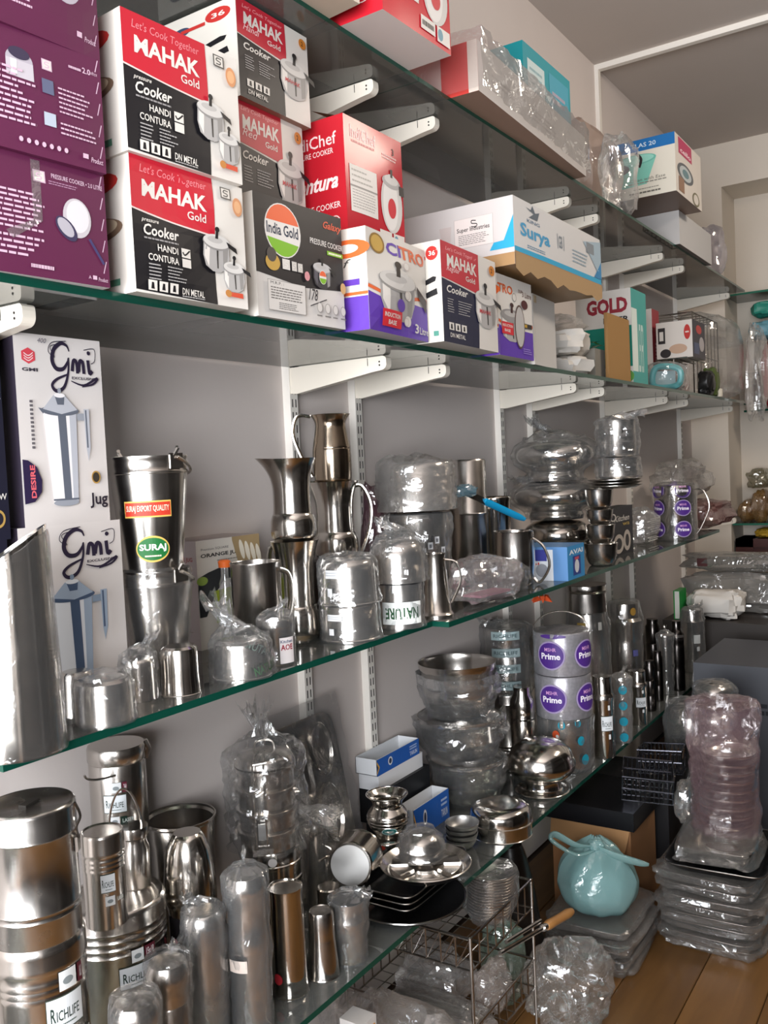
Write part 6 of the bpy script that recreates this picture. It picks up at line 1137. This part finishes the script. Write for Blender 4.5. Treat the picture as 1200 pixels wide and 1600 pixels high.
# things in the lower tier
c = Vector((xf-.10, yn+.13, .127))
wbt = thing('steel_bottle', 'long steel bottle lying in frosted bags in the lower wire tier', 'bottle', (xf-.13, yn+.05, .165)); M = Matrix.Rotation(math.pi/2, 3, 'Y') @ Matrix.Rotation(0, 3, 'Z')
mb = MB(); mb.lathe([(.032, -.12), (.036, -.115), (.036, .10), (.03, .12)], ST, 28, M=Matrix.Rotation(math.pi/2, 3, 'Y')); mb.build('body', wbt); blob('plastic_wrap', None, None, (0, 0, -.037), (.30, .11, .085), 92, FILM2, .25, parent=wbt, power=.6); MB().box((.09, -.03, .012), (.05, .02, .03), card('#b9b3b0')).build('paper_tag', wbt, False)
blob('plastic_bag', 'frosted white bag bulging in the lower wire tier', 'bag', (xf-.20, yn+.17, .127), (.20, .14, .12), 93, FILM2, .35, power=.7)
blob('plastic_bag', 'small pinkish bag hanging over the lower wire tier rim', 'bag', (xf-.045, yn+.19, .127), (.07, .14, .13), 94, film('film_pale', '#dccfc8', .25, .1), .35, power=.8)
# wrapped things on the floor beside the rack
p = atz(600, 1600, .10); blob('plastic_bag', 'big cloudy bag heaped on the floor beside the wire rack', 'bag', (.34, yn-.17, 0), (.34, .26, .30), 95, FILM2, .3, power=.7)
t = Pot('shampoo_bottle', 'pink and white plastic canister under the shelf edge', 'bottle', (Vector((.36, yn-.36, 0)), .042, .33), [(.95, 0), (1, .02), (1, .9), (.9, 1)], card('#b9a3a6', .3)); P = t.label(); P.rect(-.03, .16, .045, .26, '#8f3a4c'); P.lines(-.02, .27, .04, .30, 1, '#7a4a58', .5, 0, 1); P.build('label', t.root)
bxo = thing('snack_pack', 'small orange and white pack beside the pink canister', 'pack', (.33, yn-.27, .30)); MB().box((0, 0, .02), (.06, .05, .04), card('#cfcac6')).build('pack_body', bxo, False); MB().box((.031, .0, .018), (.001, .035, .014), card('#d08a2c')).build('orange_print', bxo, False)
# black cone shaped bag
c = atz(815, 1445, .0); kc = Vector((.27, atx(815, 1440, .30).y, 0)); H = height(kc, .03, 1312); Pot('waste_bin', 'black tapering plastic cover standing under the shelf behind the rack', 'bin', (kc, .10, H), smooth_prof([(1, 0), (.98, .1), (.72, .6), (.5, .9), (.36, 1.0)]), card('#17120f', .3), 28)
# plastic heap, ladle
p1 = atz(860, 1600, 0); blob('plastic_bag', 'heap of crumpled clear polythene over a tray on the floor', 'bag', (.505, 2.245, 0), (.20, .25, .17), 96, film('film_grey', '#dad7d2', .14, .06), .34, seg=64, rows=30, power=.6)
blob('plastic_bag', 'pale green tinted plastic bag tucked beside the wire rack', 'bag', (.33, 2.195, .0), (.12, .10, .24), 97, film('film_green', '#8fae9c', .4, .12), .35, power=.8)
a_, b_ = atx(806, 1475, .505), atx(893, 1424, .53); ld = thing('frying_ladle', 'steel skimmer with a turned wooden handle resting on the plastic heap', 'ladle', a_); d = b_-a_
MB().tube([d*.52, d*.56, d*.62, d*.75, d*.93, d*1.0], [.010, .0125, .012, .0115, .0125, .009], wood('handle_wood', '#a8703a', '#c9965a', (3, 3, 3)), 14).build('handle', ld); MB().tube([d*-.25, d*.52], .0055, ST, 8).build('shaft', ld); MB().tube([d*.46, d*.54], .009, ST, 10).build('ferrule', ld); MB().tube([d*-.15+Vector((0, 0, .018)), d*.40+Vector((0, .01, .02))], .005, ST, 8).build('hook', ld)
# near pile of bagged trays, mint bag
def pile(label, x0, x1, y0, y1, n, th, z0, seed, mat, film_m, name='tray_bundle', cat='tray', group=None):
    rnd = random.Random(seed)
    for i in range(n):
        cx, cy = (x0+x1)/2+rnd.uniform(-.012, .012), (y0+y1)/2+rnd.uniform(-.012, .012); r = thing(name, label, cat, (cx, cy, z0+i*th), rnd.uniform(-.06, .06), group); w, d = x1-x0, y1-y0
        ol = [(math.copysign(abs(math.cos(t))**.25, math.cos(t)), math.copysign(abs(math.sin(t))**.25, math.sin(t))) for t in [2*math.pi*k/24 for k in range(24)]]
        m = MB(); rg = [(.86, .001), (1.0, th*.55), (1.0, th*.62), (.97, th*.62), (.84, .004)]; vs = [(x*w/2*s*.95, y*d/2*s*.95, z) for s, z in rg for x, y in ol]
        m.add(vs, [(a*24+k, a*24+(k+1) % 24, (a+1)*24+(k+1) % 24, (a+1)*24+k) for a in range(4) for k in range(24)]+[tuple(range(23, -1, -1)), tuple(96+k for k in range(24))], mat); m.build('tray_body', r)
        f = MB(); N = 56; vs = []
        for s, z in ((.7, .0008), (1.0, .001), (1.04, th*.35), (1.04, th*.75), (.96, th*.95), (.6, th*.98), (.2, th*.9)):
            for k in range(N):
                t = 2*math.pi*k/N; x = math.copysign(abs(math.cos(t))**.3, math.cos(t))*w/2*s; y = math.copysign(abs(math.sin(t))**.3, math.sin(t))*d/2*s; q = Vector((x, y, z+i*.1)); o = 1+.07*nz3(q, 22, seed)+.05*nz3(q, 60, seed+1); vs.append((x*o, y*o, min(th*1.0, max(.0006, z+th*.3*nz3(q, 30, seed+2) if z > .002 else z))))
        f.add(vs, [(a*N+k, a*N+(k+1) % N, (a+1)*N+(k+1) % N, (a+1)*N+k) for a in range(6) for k in range(N)]+[tuple(6*N+k for k in range(N))], film_m); f.build('plastic_wrap', r, True, 22)
FPILE = film('film_pile', '#dcd7d1', .12, .08, .4, 22)
pile('film wrapped steel tray in the low pile under the mint bag', .335, .595, 2.46, 2.78, 5, .026, 0, 11, STD, FPILE, group='low pile of wrapped trays')
# mint bag
p = atx(940, 1460, .50); mbag = thing('carrier_bag', 'knotted mint green carrier bag resting on the low tray pile', 'bag', (.46, 2.60, .130), facing((.46, 2.6, 0)))
MINT = film('film_mint', '#a9d6d6', .55, .05, .5, 24)
n1, n2 = 44, 24; vs = []; fs = []
for j in range(n2+1):
    t = j/n2
    if t < .72: s = t/.72; rr = .115*math.sin(math.pi*(.14+.80*s))**.7; zz = .20*(s**1.2)
    else: s = (t-.72)/.28; rr = .115*math.sin(math.pi*.94)**.7*(1-s)+.012*s; zz = .20+.02*s
    for k in range(n1):
        a = 2*math.pi*k/n1; pl = 1+(.02+.16*t*t)*math.sin(9*a+4*nz3((math.cos(a), math.sin(a), t*2), 1.5, 3))+.08*nz3((math.cos(a)*2, math.sin(a)*2, t*3), 1.6, 5); vs.append((rr*pl*math.cos(a), rr*pl*1.05*math.sin(a), zz+.012*nz3((math.cos(a)*2, math.sin(a)*2, t), 1.5, 8)*(1 if j else 0)))
for j in range(n2):
    for k in range(n1): fs.append((j*n1+k, j*n1+(k+1) % n1, (j+1)*n1+(k+1) % n1, (j+1)*n1+k))
m = MB(); m.add(vs, fs+[tuple(range(n1-1, -1, -1))], MINT); m.build('bag_body', mbag, True, 40)
blob('contents', None, None, (0, 0, .004), (.17, .17, .16), 99, card('#7f9a9a', .6), .1, parent=mbag, power=.8)
blob('knot', None, None, (.03, 0, .185), (.035, .045, .035), 98, MINT, .3, parent=mbag, flatbase=False)
def strap(pts, w, name='tie_handle'):
    mb = MB(); P = catmull(pts, 6); mb.tube(P, [w*(.5+.7*math.sin(math.pi*i/(len(P)-1))) for i in range(len(P))], MINT, 10, False, .35); mb.build(name, mbag)
strap([(.03, 0, .20), (.06, -.06, .215), (.06, -.12, .245), (.07, -.13, .23), (.07, -.06, .19), (.035, 0, .195)], .016); strap([(.03, .0, .20), (.05, .05, .185), (.05, .12, .165), (.05, .15, .160)], .020)
# brown carton, black bin tops
bc = CBox('brown_carton', 'open brown corrugated carton on the floor behind the mint bag', 'box', Vector((.50, 2.80, 0)), Vector((.50, 3.06, 0)), .30, .27, card('#8a6240', .8), card('#8a6240', .8), seed=71, bulge=.002)
fl2 = MB(); fl2.add([(-.004, .0, .30), (-.004, bc.d, .30), (-.03, bc.d*.98, .235), (-.03, .01, .235), (-.007, 0, .30), (-.007, bc.d, .30), (-.033, bc.d*.98, .235), (-.033, .01, .235)], [(0, 1, 2, 3), (7, 6, 5, 4), (3, 2, 6, 7)], card('#96714b', .8)); fl2.build('flap', bc.root, False)
Q = bc.ps(); Q.rect(.32, .52, .62, .70, '#8f8a80'); Q.lines(.35, .55, .59, .68, 3, '#4a4744', .4, .2, 3); Q.build('side_label', bc.root)
bt = CBox('black_tub', 'low black plastic tub on top of the brown carton', 'tub', Vector((.515, 2.79, .301)), Vector((.515, 3.10, .301)), .06, .32, card('#141417', .3), card('#141417', .3), seed=72, bulge=.004)
def cutlery_rack(label, loc, rz, tilt, w=.20, d=.14, h=.11):
    r = thing('wire_caddy', label, 'caddy', loc, rz); r.rotation_euler = (tilt, tilt*.5, rz); mb = MB(); NV = steel('gunmetal_wire', '#5f6068', .2); n = 11
    for i in range(n+1):
        x = -w/2+w*i/n; mb.tube([(x, -d/2, h), (x, -d/2, 0), (x, d/2, 0), (x, d/2, h)], .0024, NV, 6)
    for j in range(5):
        y = -d/2+d*j/4; mb.tube([(-w/2, y, h), (-w/2, y, 0), (w/2, y, 0), (w/2, y, h)], .0024, NV, 6)
    for z in (h*.5, h): mb.tube([(-w/2, -d/2, z), (w/2, -d/2, z), (w/2, d/2, z), (-w/2, d/2, z)], .003, NV, 6, True)
    mb.build('wire_grid', r); sp = MB(); rnd = random.Random(int(loc[1]*100))
    for i in range(7): x = -w/2+w*(i+.5)/7; sp.tube([(x, -d*.2, .01), (x+rnd.uniform(-.02, .02), -d*.3, h*1.08)], .003, ST, 6)
    sp.build('cutlery', r); return r
cutlery_rack('dark wire cutlery caddy of forks on the black tub', (.515, 2.94, .386), .3, .12, .16, .15, .08); cutlery_rack('dark wire cutlery caddy leaning behind the caddy of forks', (.49, 3.21, .374), .15, -.10, .15, .14, .08); 
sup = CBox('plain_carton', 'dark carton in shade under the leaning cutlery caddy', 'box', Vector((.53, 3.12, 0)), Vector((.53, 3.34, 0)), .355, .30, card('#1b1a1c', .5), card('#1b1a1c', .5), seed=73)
# main pile of trays
pile('film wrapped steel tray in the broad floor pile', .60, .90, 2.72, 3.10, 8, .0285, 0, 12, STD, FPILE, group='broad floor pile of wrapped trays')
zt = 8*.0285+.003; bt2 = sqtray('large black serving tray with bright rim on the broad tray pile', (.765, 2.90, zt), .30, .38, .03, .05)
it = sqtray('steel compartment tray in film inside the black serving tray', (.755, 2.91, zt+.012), .22, .28, .05, .05, None, 1, STD); blob('plastic_wrap', None, None, (0, 0, 0), (.25, .31, .065), 101, FPILE, .2, parent=it, power=.4)
P = Print(lambda u, v, h: Vector((u, v, .0035+h))); P.ell(0, .02, .05, .03, '#7d5a50'); P.build('sticker', it)
# bagged plates and pots above
def bagged_column(label, base, R, n, step, seed, prof, mat, filmm, lean=(0, 0), name='steel_bowl', cat='bowl', baglab='', tuft=None, group=None):
    for i in range(n): Pot(name, label, cat, (Vector(base)+Vector((lean[0]*i, lean[1]*i, step*i)), R, step*1.25), prof, mat, 28, group, opened=True)
    H = step*(n+.3); g = thing('plastic_bag', baglab, 'bag', base, facing(base)); wrap(g, [(R, 0), (R*1.02, H*.98), (R*1.12, H+.16)], R, H+.16, seed, 1.10, tuft, .12, filmm); return g
bz = zt+.070
bagged_column('steel plate edge seen through the pink topped bag', (.76, 2.96, bz), .088, 9, .026, 103, [(.6, 0), (.9, .5), (1, .9), (1, 1)], STD, film('film_rose', '#cfabb3', .18, .06), (0, .006), 'steel_plate', 'plate', 'tall cloudy bag of plates with a dull pink top beside the dark carton', None, 'plates in the pink topped bag')
for i, (px, py, rr, hh_, z0) in enumerate(((.62, 3.16, .055, .10, .0), )): 
    Pot('steel_canister', 'dull steel drum on the floor carrying bagged pots', 'canister', (Vector((px+.04, py+.12, 0)), .08, .40), can_prof(), STD)
c = Vector((.66, 3.28, .401))
for i in range(3):
    q = Pot('steel_handi', ['lowest bagged steel handi on the dull drum', 'middle bagged steel handi above the dull drum', 'topmost bagged steel handi above the dull drum'][i], 'handi', (c+Vector((0, 0, i*.098)), .068, .096), HANDI, STD, 32); wrap(q.root, q.prof, q.R, q.H, 105+i, 1.06, None, .10, FILM, lift=.0005)
c = atx(955, 1195, .42); sb2 = Pot('steel_ball_pot', 'rounded steel pot in a clear bag behind the cutlery caddies', 'pot', (Vector((.52, 3.49, 0)), .09, .55), smooth_prof([(.8, 0), (.8, .6), (.9, .7), (1.0, .82), (.8, .96), (.3, 1.0)]), STD); wrap(sb2.root, sb2.prof, sb2.R, sb2.H, 108, 1.1, None, .10, FILM)
blob('plastic_bag', 'grey slumped bag with a rolled glass like neck beside the tray pile', 'bag', (.610, 3.045, .262), (.060, .11, .15), 109, film('film_slate', '#d8d6d2', .18, .08), .3, power=.8)
# ================================================================ far end: dark carton, packs, alcove
DC = CBox('dark_carton', 'large dark grey carton beyond the bagged plates', 'box', Vector((1.02, 3.62, 0)), Vector((1.02, 4.15, 0)), .68, .52, card('#4a4c52', .5), card('#4a4c52', .5), seed=81, bulge=.003)
Q = DC.ps(); Q.lines(.30, .72, .7, .80, 2, '#24262b', .6, 0, 4); Q.build('side_print', DC.root)
blob('carrier_bag', 'teal plastic bag beside the large dark carton', 'bag', (1.16, 3.55, 0), (.24, .30, .66), 111, card('#0f6f86', .35), .25, power=.7)
zt = .681
def pack(label, c, dims, seed, m, rz=0, name='plastic_pack'): return blob(name, label, 'pack', c, dims, seed, m, .28, group=None, power=.55, rz=rz)
p = atz(1118, 1030, .74)
CT2 = CBox('counter_unit', 'low dark counter across the far end holding silver packs', 'counter', Vector((1.9, 4.42, 0)), Vector((1.9, 5.0, 0)), .70, 1.75, card('#2c2826', .5), card('#332e2b', .5), seed=82, bulge=0)
pack('white folded cloth pack with a green edge on the far counter', (.38, 4.56, .702), (.26, .20, .14), 113, PAPER)
gp2 = thing('green_folder', 'bright green slim folder beside the white cloth pack', 'folder', (.215, 4.50, .702)); MB().box((0, 0, .07), (.03, .12, .14), card('#1c8a3c', .35)).build('cover', gp2, False); MB().box((.002, 0, .07), (.022, .122, .134), card('#d9d9d2')).build('pages', gp2, False)
SILV = steel('silver_film', '#cfcdc9', .22, .6, 14)
pack('crinkled silver foil packet lying behind the white cloth pack', (.42, 4.78, .702), (.50, .24, .20), 114, film('film_silver', '#b9b7b2', .55, .2)); 
rc = pack('long clear packet with a red square label on the silver packet', (.44, 4.80, .905), (.60, .22, .09), 115, film('film_silver2', '#a9a8a4', .5, .2)); MB().box((-.16, -.112, .05), (.05, .004, .04), card('#4a1f20')).build('label', rc, False)
pack('reddish clear bag of small goods on the far counter', (.86, 4.62, .702), (.36, .26, .24), 116, film('film_rust', '#7a4a46', .6, .14)); 
pack('dark steel coloured parcel beside the reddish bag', (1.24, 4.66, .702), (.30, .24, .12), 117, card('#242225', .4))
# alcove: shelves and shrine
y0 = 5.66
for z, lab in ((2.50, 'green edged glass pane high in the alcove'), (1.36, 'glass pane in the alcove carrying golden bags')):
    zz = aty(1180, 458, 5.75).z if z > 2 else aty(1180, 816, 5.75).z
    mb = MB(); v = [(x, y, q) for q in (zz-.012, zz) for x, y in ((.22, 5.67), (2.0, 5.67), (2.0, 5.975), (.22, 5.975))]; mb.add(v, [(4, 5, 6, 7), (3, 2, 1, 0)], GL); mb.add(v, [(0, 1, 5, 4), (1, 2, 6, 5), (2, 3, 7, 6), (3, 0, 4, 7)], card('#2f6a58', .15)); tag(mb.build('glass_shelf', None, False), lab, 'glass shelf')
    if z > 2: zA = zz
    else: zB = zz
for x in (.56, .95):
    o = copy_tree(br0); o.location = (x, 5.975, zA-.014); o.rotation_euler = (0, 0, -math.pi/2); o['label'] = 'white bracket under the alcove glass pane'; o['group'] = 'alcove brackets'
# lower alcove pane for red bag
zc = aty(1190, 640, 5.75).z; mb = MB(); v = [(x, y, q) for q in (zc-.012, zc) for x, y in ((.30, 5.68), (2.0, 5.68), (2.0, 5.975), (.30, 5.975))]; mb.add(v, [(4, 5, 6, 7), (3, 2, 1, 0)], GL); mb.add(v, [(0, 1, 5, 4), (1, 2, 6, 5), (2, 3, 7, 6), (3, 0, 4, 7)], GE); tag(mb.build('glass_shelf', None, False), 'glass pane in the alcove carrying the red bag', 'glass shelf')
def abag(label, px, py, z, dims, seed, m, name='plastic_bag', cat='bag'):
    p = aty(px, py, 5.78); return blob(name, label, cat, (p.x, 5.80, z), dims, seed, m, .3, power=.7)
abag('crimson plastic bag on the alcove glass', 1209, 600, zc, (.13, .22, .40), 121, card('#a02a38', .3)); abag('clear crumpled bag with dark goods beside the crimson bag', 1175, 620, zc, (.09, .2, .22), 122, FILM2)
abag('pale blue tub in film above the crimson bag', 1198, 525, zc+.41, (.18, .2, .12), 123, card('#6fa3b3', .4)); abag('sea green plastic basin on the alcove glass', 1198, 492, zc+.54, (.16, .2, .095), 124, card('#2f8a78', .4), 'plastic_basin', 'basin')
GOLD = film('film_gold', '#b8862f', .55, .2)
for i, (px, z, dm, lab) in enumerate(((1166, zB, (.08, .16, .13), 'golden bag of orange sweets on the alcove pane'), (1188, zB, (.085, .16, .2), 'tall crinkled golden bag on the alcove pane'), (1210, zB, (.08, .16, .22), 'golden bag at the alcove pane end'), (1186, zB+.205, (.13, .16, .12), 'gold and blue wrapped jar bag stacked on golden bags'))): abag(lab, px, 790, z, dm, 131+i, GOLD if i < 3 else film('film_goldblue', '#8f8a60', .5, .2))
yb = aty(1180, 838, 5.7)
WD = wood('shrine_wood', '#3a130c', '#57231a', (4, 4, 1)); x0 = aty(1150, 870, 5.70).x; ztop = aty(1160, 842, 5.70).z; zbot = aty(1160, 965, 5.7).z
shr = thing('wooden_shrine', 'dark red wooden shrine cabinet with an arched niche in the alcove', 'shrine', (x0, 5.70, 0))
Wd = .75; Ht = ztop; mb = MB()
for lo, hi in (((0, 0, 0), (Wd, .26, zbot)), ((0, 0, zbot), (.10, .26, Ht)), ((Wd-.10, 0, zbot), (Wd, .26, Ht)), ((0, .23, zbot), (Wd, .26, Ht)), ((0, 0, Ht-.05), (Wd, .26, Ht))):
    lo, hi = Vector(lo), Vector(hi); mb.box((lo+hi)/2, hi-lo, WD)
mb.build('cabinet', shr, False)
ar = MB(); pts = [(.10, Ht-.05), (.10, Ht-.22)]+[(.10+.06*i/6, Ht-.22+.12*math.sin(i/6*1.57)) for i in range(1, 7)]+[(.40, Ht-.05)]
ar.add([(a, .012, b) for a, b in pts]+[(a, .03, b) for a, b in pts], [tuple(range(len(pts)))]+[(k, k+1, len(pts)+k+1, len(pts)+k) for k in range(len(pts)-1)], WD); ar.build('arch', shr, False)
BR = steel('brass', '#b98a3a', .25)
idl = Pot('brass_figure', 'small brass ornament in the shrine niche', 'ornament', (Vector((x0+.30, 5.82, zbot)), .055, .26), smooth_prof([(.9, 0), (1, .1), (.5, .25), (.7, .5), (.5, .7), (.45, .85), (.15, 1)]), BR, 20)
for dx, lab in ((.15, 'little brass cup beside the brass ornament'), (.20, 'little steel cup next to the brass cup in the shrine')): Pot('brass_cup', lab, 'cup', (Vector((x0+dx, 5.76, zbot)), .02, .07), TUM, BR if dx < .18 else ST, 16, opened=True)
yl = blob('marigold_cloth', 'yellow cloth heap on top of the wooden shrine', 'cloth', (x0+.16, 5.80, Ht), (.12, .16, .06), 141, card('#b8922c', .7), .25)
# odds at the end of the jug shelf and by the wall
p = atx(598, 850, .07); blob('plastic_bag', 'dusky violet and red bag wedged by the wall behind the bagged pots', 'bag', (.06, p.y, Z3), (.085, .12, .30), 151, film('film_violetred', '#7a4a60', .6, .12), .3, power=.7)
p = atx(845, 930, .30); ft = thing('rag_flower', 'small orange and green artificial flower hanging under the jug shelf glass', 'flower', (.36, atx(846, 925, .36).y, 1.134))
for k in range(6):
    a = k*1.047; MB().add([(0, 0, -.045), (.02*math.cos(a-.4), .02*math.sin(a-.4), -.03), (.034*math.cos(a), .034*math.sin(a), -.05), (.02*math.cos(a+.4), .02*math.sin(a+.4), -.03)], [(0, 1, 2, 3), (3, 2, 1, 0)], card('#c8502a')).build('petal', ft, False)
MB().tube([(0, 0, -.045), (0, 0, 0)], .002, card('#3a5a2a'), 6).build('stem', ft)
